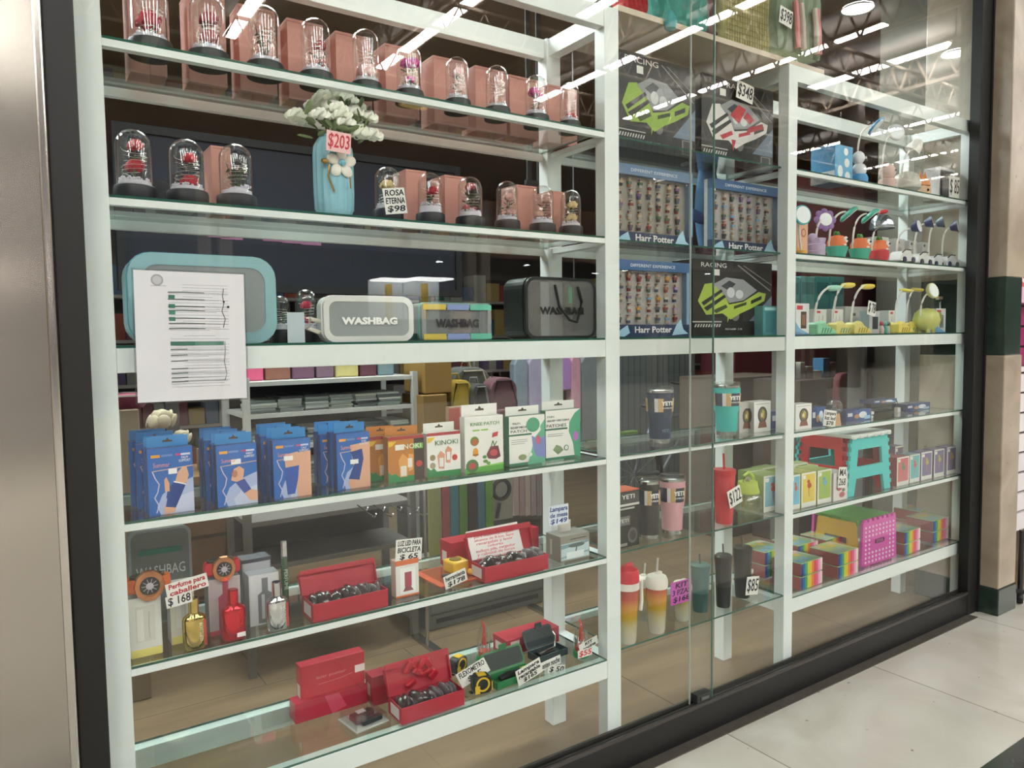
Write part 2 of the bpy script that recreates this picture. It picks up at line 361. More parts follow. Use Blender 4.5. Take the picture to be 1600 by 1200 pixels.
nt.links.new(mp3.outputs[0], n3.inputs['Vector']); nt.links.new(n3.outputs[0], b3.inputs['Height']); nt.links.new(bp.outputs[0], b3.inputs['Normal']); nt.links.new(b3.outputs[0], b_.inputs['Normal'])
SS = m
S(G().b(-.62, -.105, -.075, -.05, 0, 4.6).obj('wall_cladding', SS, bevel=.004))
S(G().b(-.122, -.106, -.080, -.05, 0, 4.6).obj('trim_3', M('#c9c6c0', .2, 1.0), bevel=.004))
FR = M('#121110', .5, noise=.2, scale=12)
S(G().b(-.105, -.052, -.066, .0, 0, 3.25).obj('trim_4', FR, bevel=.003))
S(G().b(3.585, 3.690, -.060, -.012, 0, 3.25).obj('trim_5', M('#0a0a09', .6), bevel=.003))
S(G().b(3.675, 3.69, -.066, -.060, 0, 3.25).obj('trim_6', M('#0d0c0c', .6)))
g = G(); g.b(-.052, 3.585, -.058, -.008, 0, .104)
S(g.obj('trim_7', FR, bevel=.004))
g = G(); g.b(-.052, 3.585, -.060, -.052, .104, .116); g.b(-.052, 3.585, -.018, -.008, .104, .116); g.b(-.052, 3.585, -.040, -.034, .104, .110)
S(g.obj('trim_8', M('#45413e', .35, .4), bevel=.001))
g = G(); g.b(-.12, 3.60, -.10, -.058, 0, .004)
S(g.obj('trim_9', M('#4b463e', .8, noise=.4, scale=20)))
S(G().b(-.052, 3.585, -.058, -.008, 3.2, 3.25).obj('trim_10', FR))
wn = bpy.data.objects.new('window_1', None); COL.objects.link(wn); S(wn)
g = G(); g.b(-.052, 1.790, -.040, -.034, .108, 3.2, 0, None); pn = g.obj('glass_pane', PANE, wn)
g = G(); g.b(1.7895, 1.7925, -.0402, -.0338, .108, 3.2); g.obj('pane_edge', M('#5f7f74', .15), wn)
g = G(); g.b(1.690, 3.585, -.030, -.024, .108, 3.2); g.obj('glass_pane', PANE, wn)
g = G(); g.b(1.6885, 1.6905, -.0302, -.0238, .108, 3.2); g.obj('pane_edge', M('#b9c4bd', .3), wn)
g = G(); g.b(-.035, .035, -.022, .010, 0, .03); g.b(-.02, .02, -.026, -.02, .008, .022, 1)
tag(g.obj('sliding_lock', [M('#3c3f3f', .4, .5), M('#6a6c6c', .3, .8)], loc=(1.735, -.032, .114), bevel=.002), 'small dark grey lock block where the two sliding panes overlap', 'lock')
# marble column with green bands at the right end
cx0, cx1, cy0, cy1 = 3.690, 3.874, -.147, .25
S(G().b(cx0, cx1, cy0, cy1, .13, 1.255).obj('trim_11', COLM, bevel=.006))
S(G().b(cx0, cx1, cy0, cy1, 1.625, 7.3).obj('trim_12', COLM, bevel=.006))
S(G().b(cx0+.004, cx1-.012, cy0+.004, cy1, 1.255, 1.625).obj('trim_13', GREEN, bevel=.004))
S(G().b(cx0-.004, cx1+.003, cy0-.004, cy1, 0, .13).obj('trim_14', GREEN, bevel=.004))
t = tag(bpy.data.objects.new('slat_panel', None), 'magenta and white slatted display panel behind the marble column', 'slat panel'); COL.objects.link(t)
for nm, z0, z1, c in (('white_slats', .18, 1.16, '#e6e2e4'), ('magenta_slats', 1.16, 3.0, '#96135c')):
    g = G(); z = z0
    while z < z1-.01: g.b(3.88, 6.0, .18, .20, z+.006, min(z+.11, z1)); z += .118
    g.b(3.88, 6.0, .20, .22, z0, z1, 1); g.obj(nm, [M(c, .4), M('#3a2030', .7)], t)
p = at(1590, 426, .12); t = T('shop_sign', 'red and pink hanging sign with a white letter beside the column', 'sign', (p.x+.17, .12, p.z))
z0 = Zat(1592, 448, .12)-p.z; z1 = Zat(1592, 408, .12)-p.z
G().b(-.19, .25, -.01, .01, z0, z1).obj('panel', M('#e0405c', .4), t)
zz = Zat(1592, 473, .12)-p.z; G().b(-.19, .25, -.01, .01, zz, z0).obj('lower_panel', M('#e6b8d4', .4), t)
text('O', .15, (-.115, -.012, (z0+z1)/2), M('#f3e9ea', .5), t, off=.004)
G().cyl((.1, 0, z1), .004, 1.2, 0, 6).obj('hanging_wire', STEEL, t)
p = onz(1589, 945, 0); t = T('cart_caster', 'black swivel caster of a cart at the right edge of the floor', 'caster', (p.x+.03, p.y, 0), .4)
G().lathe([(0, -.014), (.026, -.014), (.03, -.008), (.03, .008), (.026, .014), (0, .014)], 18, 0, (0, 0, .03), Euler((pi/2, 0, 0))).obj('wheel', BLACK, t)
g = G(); g.b(-.012, .02, -.02, .02, .055, .075); g.b(-.006, .012, -.02, -.016, .02, .06); g.b(-.006, .012, .016, .02, .02, .06); g.cyl((0, 0, .075), .012, .3, 0, 10); g.obj('fork', M('#4a4a4c', .3, .8), t)

# ================================================================== THE SHOP INSIDE
def wood():
    m = bpy.data.materials.new('shop_floor'); m.use_nodes = True; nt = m.node_tree; b = nt.nodes['Principled BSDF']
    tc = nt.nodes.new('ShaderNodeTexCoord'); mp = nt.nodes.new('ShaderNodeMapping'); mp.inputs['Scale'].default_value = (1.0, 7, 1)
    n = nt.nodes.new('ShaderNodeTexNoise'); n.inputs['Scale'].default_value = 1.5; n.inputs['Detail'].default_value = 6
    cr = nt.nodes.new('ShaderNodeValToRGB'); cr.color_ramp.elements[0].position = .3; cr.color_ramp.elements[1].position = .7
    cr.color_ramp.elements[0].color = (*lin('#66543f'), 1); cr.color_ramp.elements[1].color = (*lin('#826e55'), 1)
    nt.links.new(tc.outputs['Object'], mp.inputs[0]); nt.links.new(mp.outputs[0], n.inputs['Vector']); nt.links.new(n.outputs[0], cr.inputs[0])
    br = nt.nodes.new('ShaderNodeTexBrick'); br.offset = .5; br.inputs['Scale'].default_value = 1; br.inputs['Mortar Size'].default_value = .0025
    br.inputs['Brick Width'].default_value = 1.2; br.inputs['Row Height'].default_value = .6
    br.inputs['Color1'].default_value = (1, 1, 1, 1); br.inputs['Color2'].default_value = (.88, .88, .88, 1); br.inputs['Mortar'].default_value = (.25, .22, .2, 1)
    nt.links.new(tc.outputs['Object'], br.inputs['Vector'])
    mx = nt.nodes.new('ShaderNodeMix'); mx.data_type = 'RGBA'; mx.blend_type = 'MULTIPLY'; mx.inputs[0].default_value = 1
    nt.links.new(cr.outputs[0], mx.inputs[6]); nt.links.new(br.outputs['Color'], mx.inputs[7]); nt.links.new(mx.outputs[2], b.inputs['Base Color'])
    b.inputs['Roughness'].default_value = .3; return m
slab('floor', -2.5, 9, -.058, 7.0, -.2, 0, wood())
slab('wall_back', -2.5, 9, 7.0, 7.2, 0, 3.3, M('#6d655e', .8, noise=.12, scale=3))
slab('wall_left', -2.7, -2.5, 0, 7.2, 0, 3.3, M('#6d655e', .8))
slab('wall_right', 9, 9.2, .5, 7.2, 0, 3.3, M('#7b766e', .8))
slab('wall_right', 3.80, 3.87, 0, .55, 0, 3.3, M('#7a776c', .7))
slab('wall_right', 5.3, 9.0, .75, .95, 0, 3.3, M('#a9a599', .7, noise=.08, scale=3))
slab('baseboard_right', 3.785, 3.80, 0, .55, 0, .09, M('#6b5142', .4))
slab('ceiling', -2.7, 9.2, 0, 7.2, 3.25, 3.4, M('#84705f', .8, noise=.1, scale=2))
CL = M('#f6fffc', .4, emit=8)  # unseen ceiling panels, added to brighten the shelves and the shop floor
for i, (x, y) in enumerate([(-.9, 1.3), (.7, 1.3), (2.3, 1.3), (3.3, 1.6), (-1.6, 2.2), (.9, 2.0)]):
    t = T('added_ceiling_panel', 'square lit panel in the shop ceiling, %s of the row' % ORD[i], 'ceiling light', (x, y, 3.25), 0, 'lit panels of the shop ceiling')
    G().ring([(-.32, -.32), (.32, -.32), (.32, .32), (-.32, .32)], [(-.3, -.3), (.3, -.3), (.3, .3), (-.3, .3)], -.02, 0).obj('frame', WHITE, t, rot=(pi/2, 0, 0))
    G().b(-.3, .3, -.3, .3, -.015, -.005).obj('diffuser', CL, t)

# ------------------------------------------------------------------ the white display cabinets
def cabinet(name, label, xs, x0, x1, bars, beams, shelves, extra=None, posts_top=2.365):
    t = T(name, label, 'display cabinet', (x0, 0, 0))
    for (a, b2) in xs:
        for (ya, yb) in ((0, .045), (.29, DEP)):
            G().b(a-x0, b2-x0, ya, yb, 0 if ya > .1 else .0, posts_top).obj('post', WHITE, t, bevel=.0015)
    for z in bars:
        G().b(0, x1-x0, .001, .022, z-.015, z).obj('rail', WHITE, t)
        G().b(0, x1-x0, .318, DEP-.002, z-.022, z).obj('rail', WHITE, t)
    for (z0, z1) in beams:
        for (ya, yb) in ((.0012, .035), (.305, DEP-.002)):
            G().b(0, x1-x0, ya, yb, z0, z1).obj('beam', WHITE, t, bevel=.0012)
        for (a, b2) in xs: G().b(a-x0+.008, b2-x0-.008, .045, .29, z0+.004, z1-.002).obj('side_rail', WHITE, t)
    for z in bars:
        for (a, b2) in xs: G().b(a-x0+.012, b2-x0-.012, .045, .29, z-.018, z-.001).obj('side_rail', WHITE, t)
    for z in shelves:
        g = G(); g.b(.001, x1-x0-.001, .002, DEP-.004, z+.0002, z+GT)
        for f in g.bm.faces:
            f.normal_update(); f.material_index = 0 if abs(f.normal.z) > .5 else 1
        g.obj('glass_shelf', [SHELF, EDGE], t)
    return t
LT = cabinet('display_cabinet', 'left white metal display cabinet with glass shelves behind the window', [(-.066, 0), (PA, PB)], 0, PA,
    [LV['s1'], LV['s2'], LV['s3'], LV['s4']], [(2.303, 2.365), (1.308, 1.36), (.283, .34)], [LV['s1'], LV['s2'], LV['m'], LV['s3'], LV['s4'], LV['b']])
RT = cabinet('display_cabinet', 'right white metal display cabinet with lamps and toys behind the window', [(PC, PD), (PE, PF)], PD, PE,
    [1.985, LV['s2'], LV['s3'], LV['s4']], [(2.308, 2.365), (1.312, 1.36), (.285, .34)], [1.985, LV['s2'], LV['m'], LV['s3'], LV['s4'], LV['b']])
t = T('glass_shelving', 'open glass shelving between the two white cabinets', 'shelving', (PB, 0, 0)); W = PC-PB
for z, yf in ((1.99, .03), (1.671, .03), (1.36, .004), (.989, .004), (.676, .002), (.360, .002)):
    g = G(); g.b(.001, W-.001, yf, DEP-.004, z+.0002, z+GT)
    for f in g.bm.faces:
        f.normal_update(); f.material_index = 0 if abs(f.normal.z) > .5 else 1
    g.obj('glass_shelf', [SHELF, EDGE], t)
for z in (1.99, 1.671, .989, .676, .360): G().b(.001, W-.001, .318, DEP-.005, z-.022, z).obj('rail', WHITE, t)
G().b(.001, W-.001, .012, .03, .974, .989).obj('rail', WHITE, t)
for ya, yb in ((.006, .035), (.305, DEP-.005)): G().b(.001, W-.001, ya, yb, 1.308, 1.36).obj('beam', M('#d3d8d4', .4), t)
MZ1, MZ2, MZM, MZ3, MZ4, MZB = [z+GT for z in (1.99, 1.671, 1.36, .989, .676, .360)]
# board across the top carrying clothes
tag(G().b(-.53, .53, -.16, .16, 0, .018).obj('top_board', M('#c9bba6', .5), loc=(1.935, .165, 2.365)), 'pale wooden board lying across the cabinet tops under the folded clothes', 'board')

# ================================================================== THINGS IN THE LEFT CABINET
# ---- flower domes
def bloom(g, c, r, mi=0, seed=0):
    rnd = random.Random(seed)
    g.ball(c, r*.62, mi, 10)
    for ring_, (n, rr, tz) in enumerate([(5, .45, .15), (6, .7, -.1)]):
        for k in range(n):
            a = 2*pi*k/n+ring_*.5+rnd.random()*.3
            p = (c[0]+cos(a)*r*rr, c[1]+sin(a)*r*rr, c[2]+r*tz)
            g.ball(p, (r*.42, r*.16, r*.44), mi, 8, rot=Euler((0.35*sin(a+pi/2), 0, a+pi/2)))
def dome(uc, du, vt, y, z, flowers, col, label, peb='#e8e2ee', pebh=.010, group='flower domes on the top shelf', dark='#232323', leaf='#5a6248', twig=False, pebslope=0, lean=0, basec='#191a1a', glow=1):
    x = X(uc, y, z); D = dia(du, x, y, z); r = D/2; H = Zat(uc, vt, y)-z
    t = T('flower_dome', label, 'flower dome', (x, y, z), random.uniform(-.5, .5), group)
    G().lathe([(0, 0), (r*.97, 0), (r, .004), (r, .026), (r*.96, .032), (r*.86, .034), (0, .034)], 28).obj('base', M(basec, .45, noise=.1), t)
    rg = r*.84; zt = H-rg*.95
    prof = [(rg, .034), (rg, zt)] + [(rg*cos(radians(a)), zt+rg*.95*sin(radians(a))) for a in (18, 36, 52, 66, 78, 86)] + [(0, H)]
    inner = [(p[0]*.965, p[1]-.0015) for p in prof[::-1]]
    G().lathe(prof+inner, 28).obj('glass_cover', CLEAR, t)
    g = G(); rnd = random.Random(int(uc))
    g.lathe([(0, .034), (rg*.93, .034), (rg*.9, .034+pebh*.8), (0, .034+pebh)], 16, 0)
    for k in range(46):
        a = rnd.random()*6.28; q = rg*.84*math.sqrt(rnd.random()); px, py = q*cos(a), q*sin(a)
        g.ball((px, py, .035+pebh+pebslope*(px/rg)*.5*(1 if pebslope else 0)+rnd.random()*.002), .0022+rnd.random()*.0014, 0, 6)
    if pebslope: g.lathe([(0, .03), (rg*.86, .03), (rg*.5, .03+pebslope), (0, .03+pebslope*1.1)], 14, 0, (rg*.12, 0, 0))
    pb = g.obj('pebbles', M(peb, .8), t); pb['kind'] = 'stuff'
    if flowers:
        g = G(); gs = G()
        for i, (fx, fz, fr) in enumerate(flowers):
            c = (fx*rg, rnd.uniform(-.3, .1)*rg, fz*H); bloom(g, c, fr*rg*1.25, 0, i)
            gs.tube([(fx*rg*.2, 0, .03), (fx*rg*.7, 0, fz*H*.6), c], .0012, 0, 5)
            for k in range(4):
                a = rnd.random()*6.28; zz = .03+(fz*H-.03)*(.35+.5*rnd.random())
                gs.ball((fx*rg*.4+cos(a)*rg*.35, sin(a)*rg*.35, zz), (.010, .004, .0012), 0, 6, rot=Euler((.5*rnd.random(), -.5, a)))
        g.obj('flower_head', M(col, .65), t); gs.obj('stem', M(leaf, .7), t)
    else:
        gs = G()
        for k in range(10):
            a = rnd.random()*6.28; q = rg*.6
            pts = [(0, 0, .03), (q*.4*cos(a), q*.4*sin(a), H*.4), (q*cos(a+.5), q*sin(a+.5), H*(.55+.25*rnd.random()))]
            gs.tube(pts, [.0013, .001, .0005], 0, 5)
            for j in range(3): gs.ball((q*(.4+.2*j)*cos(a+.1*j), q*(.4+.2*j)*sin(a+.1*j), H*(.4+.1*j)), (.006, .003, .001), 0, 6, rot=Euler((.6, .4*j, a)))
        gs.obj('dried_stem', M(leaf, .7), t)
    gl = G()
    for k in range(7):                      # fine wire of tiny lights
        pts = [(rg*.7*cos(k*.9+j*.8), rg*.7*sin(k*.9+j*.8), .04+(H*.75-.04)*(k+j/6)/7) for j in range(6)]
        gl.tube(pts, .0005, 0, 4)
        gl.ball(pts[2], .0016, 0, 6)
    gl.obj('light_wire', M('#cfc6b8', .3, .6), t)
    return t
R_, P_, MG, Y_ = '#c22438', '#e8b3ae', '#e03a9c', '#e6c88e'
top = [(236, 66, -26, R_, [(-.1, .48, .62)], 'with one large red rose, leftmost of the top row'),
 (327, 62, -6, '#a83038', [(0, .66, .5), (0, .42, .5)], 'with two dusty red roses, second from the left of the top row'),
 (415, 57, 10, '#bfa6a0', [], 'with only dried sprigs, third from the left of the top row'),
 (495, 53, 30, '#b84848', [(.3, .60, .42), (.35, .36, .3)], 'with small dull red buds, fourth from the left of the top row'),
 (573, 48, 47, P_, [(0, .36, .75)], 'with one wide pale peach bloom, fifth from the left of the top row'),
 (640, 46, 72, MG, [(-.3, .68, .45), (.4, .72, .5), (0, .42, .35)], 'with bright magenta flowers, behind and right of the white bouquet'),
 (715, 43, 90, P_, [(.1, .72, .55)], 'with one pale pink rose and grey leaves, seventh in the top row'),
 (777, 42, 103, '#e2a898', [(-.1, .34, .6)], 'with a low peach rose, third from the right of the top row'),
 (838, 41, 118, '#d8288c', [(-.2, .68, .5), (.4, .62, .3)], 'with a vivid pink rose, second from the right of the top row'),
 (890, 36, 130, '#d65a5a', [(.1, .3, .7)], 'with coral petals, rightmost of the top row')]
for u, du, vt, c, fl, lb in top:
    y = .085; dome(u, du, vt, y, Z1, fl, c, 'flower dome ' + lb, leaf='#6a6c5c', basec='#2b2f2d')
PK = '#c98d80'; PKS = '#9c6355'
def pinkbox(u0, u1, vt, y, z, label, group, d=.085):
    h = Zat((u0+u1)/2, vt, y)-z
    x0, x1 = X(u0, y, z), X(u1, y, z)
    t = T('gift_box', label, 'box', ((x0+x1)/2, y+d/2, z), 0, group); w_ = x1-x0
    G().b(-w_/2, w_/2, -d/2, d/2, 0, h*.96).obj('box_body', M(PK, .55, noise=.10, scale=9), t, bevel=.001)
    G().b(-w_/2, w_/2, -d/2, d/2, h*.962, h).obj('lid', M(PK, .55, noise=.10, scale=9), t, bevel=.001)
names = 'leftmost second third fourth fifth sixth seventh eighth ninth rightmost'.split()
for i, (u0, u1, vt) in enumerate([(204, 262, -30), (296, 356, -8), (376, 434, 12), (452, 508, 34), (527, 582, 54), (604, 656, 73), (679, 732, 92), (744, 792, 107), (797, 842, 121), (857, 902, 136)]):
    pinkbox(u0, u1, vt, .20, Z1, 'pink wood-grain gift box standing behind the domes on the top shelf, %s of the row' % names[i], 'pink gift boxes on the top shelf')
sec = [(212, 62, 203, R_, [(.05, .78, .42), (0, .5, .5)], 'with two red roses one above the other, leftmost on the second shelf', .012, 0),
 (294, 62, 218, R_, [(.1, .72, .38), (.1, .38, .48)], 'with two red roses left of a pink box, on the second shelf', .010, 0),
 (371, 60, 226, '#8f8a70', [], 'with bare grey twigs and heaped white pebbles, in front of a pink box', .012, .022),
 (607, 48, 261, Y_, [(-.1, .68, .5)], 'with a yellow rose, behind the ROSA ETERNA price card', .012, 0),
 (673, 46, 270, '#c01f34', [(.3, .68, .42), (.4, .34, .4)], 'with a scarlet rose above white gravel, right of the ROSA ETERNA card', .022, 0),
 (735, 46, 276, '#b8565a', [(-.5, .4, .3), (.5, .4, .3), (-.2, .8, .4)], 'with grey leaves and dull red buds, between two pink boxes', .016, 0),
 (793, 41, 283, '#eab4ac', [(-.2, .7, .4), (.2, .66, .4), (.3, .4, .4)], 'with pale pink roses, third from the right on the second shelf', .010, 0),
 (848, 42, 290, '#dba89c', [(.3, .7, .36), (-.4, .42, .4)], 'with blush roses and olive leaves, second from right on the second shelf', .012, 0),
 (892, 38, 297, Y_, [(0, .68, .5), (.05, .42, .52)], 'with two cream yellow roses, rightmost on the second shelf', .010, 0)]
for u, du, vt, c, fl, lb, ph, sl in sec:
    dome(u, du, vt, .075, Z2, fl, c, 'flower dome ' + lb, pebh=ph, pebslope=sl, leaf='#56603c', group='flower domes on the second shelf', basec='#0f1010')
for i, (u0, u1, vt, y, s_) in enumerate([(333, 364, 229, .15, 'behind the dome of bare twigs'), (636, 668, 266, .14, 'right of the ROSA ETERNA card'), (696, 730, 275, .14, 'fourth dome from the right stands before it'), (808, 840, 290, .13, 'between the pale pink and the blush dome'), (861, 884, 299, .13, 'behind the rightmost yellow dome')]):
    pinkbox(u0, u1, vt, y, Z2, 'pink wood-grain gift box on the second shelf, ' + s_, 'pink gift boxes on the second shelf')
x = X(250, .19, Z2)
t = T('dome_base', 'spare round black dome base standing on edge behind the leftmost dome', 'base', (x, .19, Z2), .3)
G().lathe([(0, -.014), (.034, -.014), (.037, -.008), (.037, .012), (0, .014)], 24, 0, (0, 0, .037), Euler((pi/2, 0, 0))).obj('disc', M('#1d1e1e', .4), t)
card('white card reading ROSA ETERNA $98 leaning on the dome of the yellow rose', 600, 634, 294, 334, .035, ['ROSA', 'ETERNA', '$98'], tilt=radians(-8))
# ---- vase of white flowers
x = X(523, .07, Z2); H = Zat(523, 214, .07)-Z2; r = dia(62, x, .07, Z2)/2
t = T('flower_vase', 'sky blue ribbed glass vase with white silk flowers on the second shelf', 'vase', (x, .07, Z2))
g = G(); n = 64; rings = []
prof = [(.80, 0), (.86, .03), (.97, .10), (1.0, .3), (1.0, .75), (.96, .86), (.80, .94), (.70, .97), (.72, 1.0), (.66, 1.0), (.64, .95)]
for pr_, pz in prof:
    ring_ = []
    for k in range(n):
        a = 2*pi*k/n; rr = r*pr_*(1+(.035*cos(16*a) if .05 < pz < .9 else 0)); ring_.append(g.bm.verts.new((rr*cos(a), rr*.75*sin(a), pz*H)))
    rings.append(ring_)
for a_, b2 in zip(rings, rings[1:]):
    for k in range(n): f = g.bm.faces.new([a_[k], a_[(k+1) % n], b2[(k+1) % n], b2[k]]); f.smooth = True
g.bm.faces.new(rings[0][::-1]); g.obj('vase_body', M('#8fc3d2', .25, coat=.5), t)
g = G()
for k in range(5):
    a = 2*pi*k/5+.3; g.ball((cos(a)*.013, 0, sin(a)*.013), (.010, .003, .008), 0, 8, rot=Euler((0, -a, 0)))
br = g.obj('flower_brooch', M('#e8e3d8', .4), t, loc=(.006, -r*.82, H*.64)); br.scale = (1.7, 1.7, 1.7); G().ball((0, -.003, 0), .005, 0, 10).obj('brooch_centre', M('#7cc0d8', .3), br)
g = G(); g.ball((-.025, 0, .0), (.006, .004, .004), 0, 8); g.tube([(-.018, 0, -.004), (-.021, 0, -.02), (-.012, 0, -.042)], .0014, 0, 5); g.tube([(.012, 0, -.015), (.013, 0, -.035)], .001, 0, 5)
g.obj('brooch_trim', M('#b08a4c', .3, .9), br)
rnd = random.Random(3)
fl = [(505, 152, .03), (492, 163, .05), (470, 186, .07), (463, 178, .03), (516, 165, .02), (528, 168, .0), (535, 178, -.01), (545, 156, .04), (552, 176, .02), (527, 148, .05), (575, 182, .02), (583, 210, .0), (563, 206, .0), (500, 178, .0), (540, 190, -.01), (556, 165, .05)]
gs = G()
for i, (u, v, dy) in enumerate(fl):
    p = at(u, v, .07+dy-.03)-Vector((x, .07, Z2)); g = G(); bloom(g, (0, 0, 0), .024 if i % 4 else .030, 0, i)
    for k in range(7): a = k*.9; g.ball((cos(a)*.018, sin(a)*.018, -.004), (.011, .002, .011), 0, 7, rot=Euler((.9*sin(a), .9*cos(a), a)))
    fo = g.obj('flower_head', M('#f6f6e8' if i % 3 else '#f0f3e0', .7), t, loc=p)
    gs.tube([(rnd.uniform(-.01, .01), 0, H*.8), tuple(p*.5+Vector((0, 0, H*.5))), tuple(p)], .0018, 0, 5)
gs.obj('stem', M('#6f8048', .6), t)
g = G()
for k in range(46):
    u, v = rnd.uniform(476, 582), rnd.uniform(160, 216); p = at(u, v, .05+rnd.uniform(-.03, .03))-Vector((x, .07, Z2))
    g.ball(p, (.020, .003, .008), 0, 7, rot=Euler((rnd.uniform(-1, 1), rnd.uniform(-1.2, 1.2), rnd.uniform(0, 3))))
g.obj('leaf', M('#6d7d52', .6), t)
card('pink card reading $203 taped on the blue flower vase', 510, 548, 206, 238, .005, [('$203', '#c8323e')], col='#f0c4c4', tilt=radians(3))

# ---- wash bags on the middle shelf
def lerp_poly(P, s_):
    cx = sum(p[0] for p in P)/len(P); cz = sum(p[1] for p in P)/len(P); return [((p[0]-cx)*s_+cx, (p[1]-cz)*s_+cz) for p in P]
def washbag(name, label, u0, u1, vt, y, d, z, body, trim, txt=None, tcol='#f2f2f2', sticker=None, r=.035, cat='wash bag', rim=.02, tu=.5, tsz=.2, film=None, side=True):
    x0, x1 = X(u0, y, z), X(u1, y, z); w_ = x1-x0; h = Zat((u0+u1)/2, vt, y)-z
    t = T(name, label, cat, ((x0+x1)/2, y+d/2, z), 0)
    O = rrect(-w_/2, w_/2, 0, h, r); I = rrect(-w_/2+rim, w_/2-rim, rim, h-rim, max(.004, r-rim*.6))
    G().ring(O, I, -d/2, -d/2+.006).obj('front_frame', M(body, .5), t)
    I2 = rrect(-w_/2+.003, w_/2-.003, .003, h-.003, r-.002)
    G().ring(O, I2, -d/2+.006, d/2).obj('side_wall', M(body, .5), t)
    G().prism(I2, d/2-.002, d/2).obj('back_panel', milky(film or '#b9bfbf', .35), t)
    G().ring(rrect(-w_/2-.002, w_/2+.002, -.000, h+.002, r+.001), rrect(-w_/2+.001, w_/2-.001, .001, h-.001, r-.001), -d/2+.012, -d/2+.016).obj('zip', M(trim, .4), t)
    G().prism(I, -d/2+.002, -d/2+.003).obj('clear_window', milky(film or '#b9bfbf', .42), t)
    if txt: text(txt, h*tsz, ((tu-.5)*w_, -d/2-.002, h*.45), M(tcol, .5), t, width=w_*.62, off=.0012)
    return t, w_, h
t, w_, h = washbag('wash_bag', 'large clear wash bag with turquoise edges behind the taped notice', 204, 434, 398, .06, .10, ZM, '#8fb7bd', '#5fa5b4', r=.05, rim=.026)
t, w_, h = washbag('wash_bag', 'off-white clear wash bag with white WASHBAG lettering and a loop on its side', 507, 647, 463, .03, .05, ZM, '#d9dad6', '#efefec', 'WASHBAG', '#f4f4f2', r=.028, rim=.014)
G().tube([(-w_/2-.001, 0, h*.45), (-w_/2-.03, -.01, h*.5), (-w_/2-.035, -.01, h*.3), (-w_/2-.01, -.01, h*.22), (-w_/2-.001, 0, h*.2)], .006).obj('side_loop', M('#d4cfc0', .6), t)
t, w_, h = washbag('wash_bag', 'black-edged clear wash bag with carrying strap, rightmost on its shelf', 822, 932, 434, .09, .12, ZM, '#0d1713', '#0a0a0a', 'WASHBAG', '#101010', r=.035, rim=.008, tsz=.16, film='#8c8a86')
G().prism([(-w_/2+.01, .01), (-w_/2+.07, .01), (-w_/2+.07, h-.012), (-w_/2+.01, h-.012)], .0, .002).obj('inner_lining', M('#14241d', .6), t)
g = G(); g.tube([(-.03, -.063, h*.88), (-.018, -.07, h*.52), (.01, -.085, h*.30), (.035, -.088, h*.27), (.055, -.078, h*.42), (.07, -.07, h*.62), (.06, -.063, h*.86)], .0045)
g.obj('strap', M('#141210', .7), t)
t, w_, h = washbag('wash_bag', 'tapered wash bag with yellow, blue and green bands and black WASHBAG lettering', 660, 768, 474, .04, .06, ZM, '#8b8f90', '#6bbca8', 'WASHBAG', '#26262a', r=.01, rim=.012, tsz=.3, tu=.5, film='#8f9494')
g = G()
for k, (c) in enumerate(range(3)):
    g.b(-w_/2+.003+k*w_/3, -w_/2+(k+1)*w_/3-.001, -.033, -.0305, h-.018, h-.003, k); g.b(-w_/2+.004+k*w_/3, -w_/2+(k+1)*w_/3-.001, -.033, -.0305, .002, .018, k)
g.obj('colour_band', [M('#cfb84e', .5), M('#8698c8', .5), M('#62c0a6', .5)], t)
G().b(-.012, .05, -.02, -.018, .02, h-.02).obj('pink_insert', M('#d29c92', .6), t)
G().b(-w_/2-.02, -w_/2+.04, .0, .02, .001, .02).obj('teal_tab', M('#1d4a42', .6), t)
dome(480, 40, 452, .12, ZM, [(0, .7, .5), (.1, .42, .5)], '#c02a48', 'flower dome with red roses between the turquoise and off-white wash bags', group=None)
dome(440, 34, 462, .16, ZM, [], '#888888', 'glass flower dome with grey twigs against the right side of the turquoise bag', group=None)
t = card('blank translucent white card in front of the red rose dome on the bag shelf', 449, 476, 488, 538, .035, [], col='#b9c6cc', group=None); t.name = 'blank_card'; t['category'] = 'card'

# ---- the official notice taped to the pane
a, b2 = at(211, 524, -.031), at(383, 526, -.031); zt, zb = at(296, 425, -.031).z, at(296, 626, -.031).z
w_, h = b2.x-a.x, zt-zb
t = T('paper_notice', 'white official notice in a clear sleeve taped inside the left pane', 'notice', ((a.x+b2.x)/2, -.0275, zb), 0); t.rotation_euler = (0, radians(.5), 0)
G().b(-w_/2, w_/2, -.0005, .0005, 0, h).obj('sheet', M('#e9e6ec', .6), t)
sh = [('e', .2, .93, .055, .045, '#a9a7ab'), ('e', .2, .93, .040, .032, '#c9c7cb'), ('r', .14, .885, .28, .888, '#8a888c')]
rnd = random.Random(5)
z = .90
while z > .09:
    if .44 < z < .53 and rnd.random() < .6: z -= .02; 
    x1 = .84 if rnd.random() < .8 else rnd.uniform(.5, .8)
    sh.append(('r', .30 if rnd.random() < .7 else .42, z, x1, z+.003, '#aeadb4')); z -= .0235
for z in (.84, .785, .73, .70, .64, .60, .56): sh.append(('l', [(.29, z), (.42, z+.003), (.62, z+.001)], .009, '#56625f')); sh.append(('l', [(.62, z+.001), (.84, z-.002)], .004, '#9a9fa0'))
for z in (.40, .355, .31, .25, .215, .18, .15): sh.append(('l', [(.30, z), (.45, z+.002)], .009, '#56625f')); sh.append(('l', [(.45, z+.002), (.82, z)], .004, '#9a9fa0'))
sh += [('r', .30, .43, .79, .462, '#5f8a7c'), ('r', .30, .43, .52, .462, '#3f7363')]
for z in (.79, .72, .67, .62): sh.append(('r', .295, z, .35, z+.03, '#4a8573'))
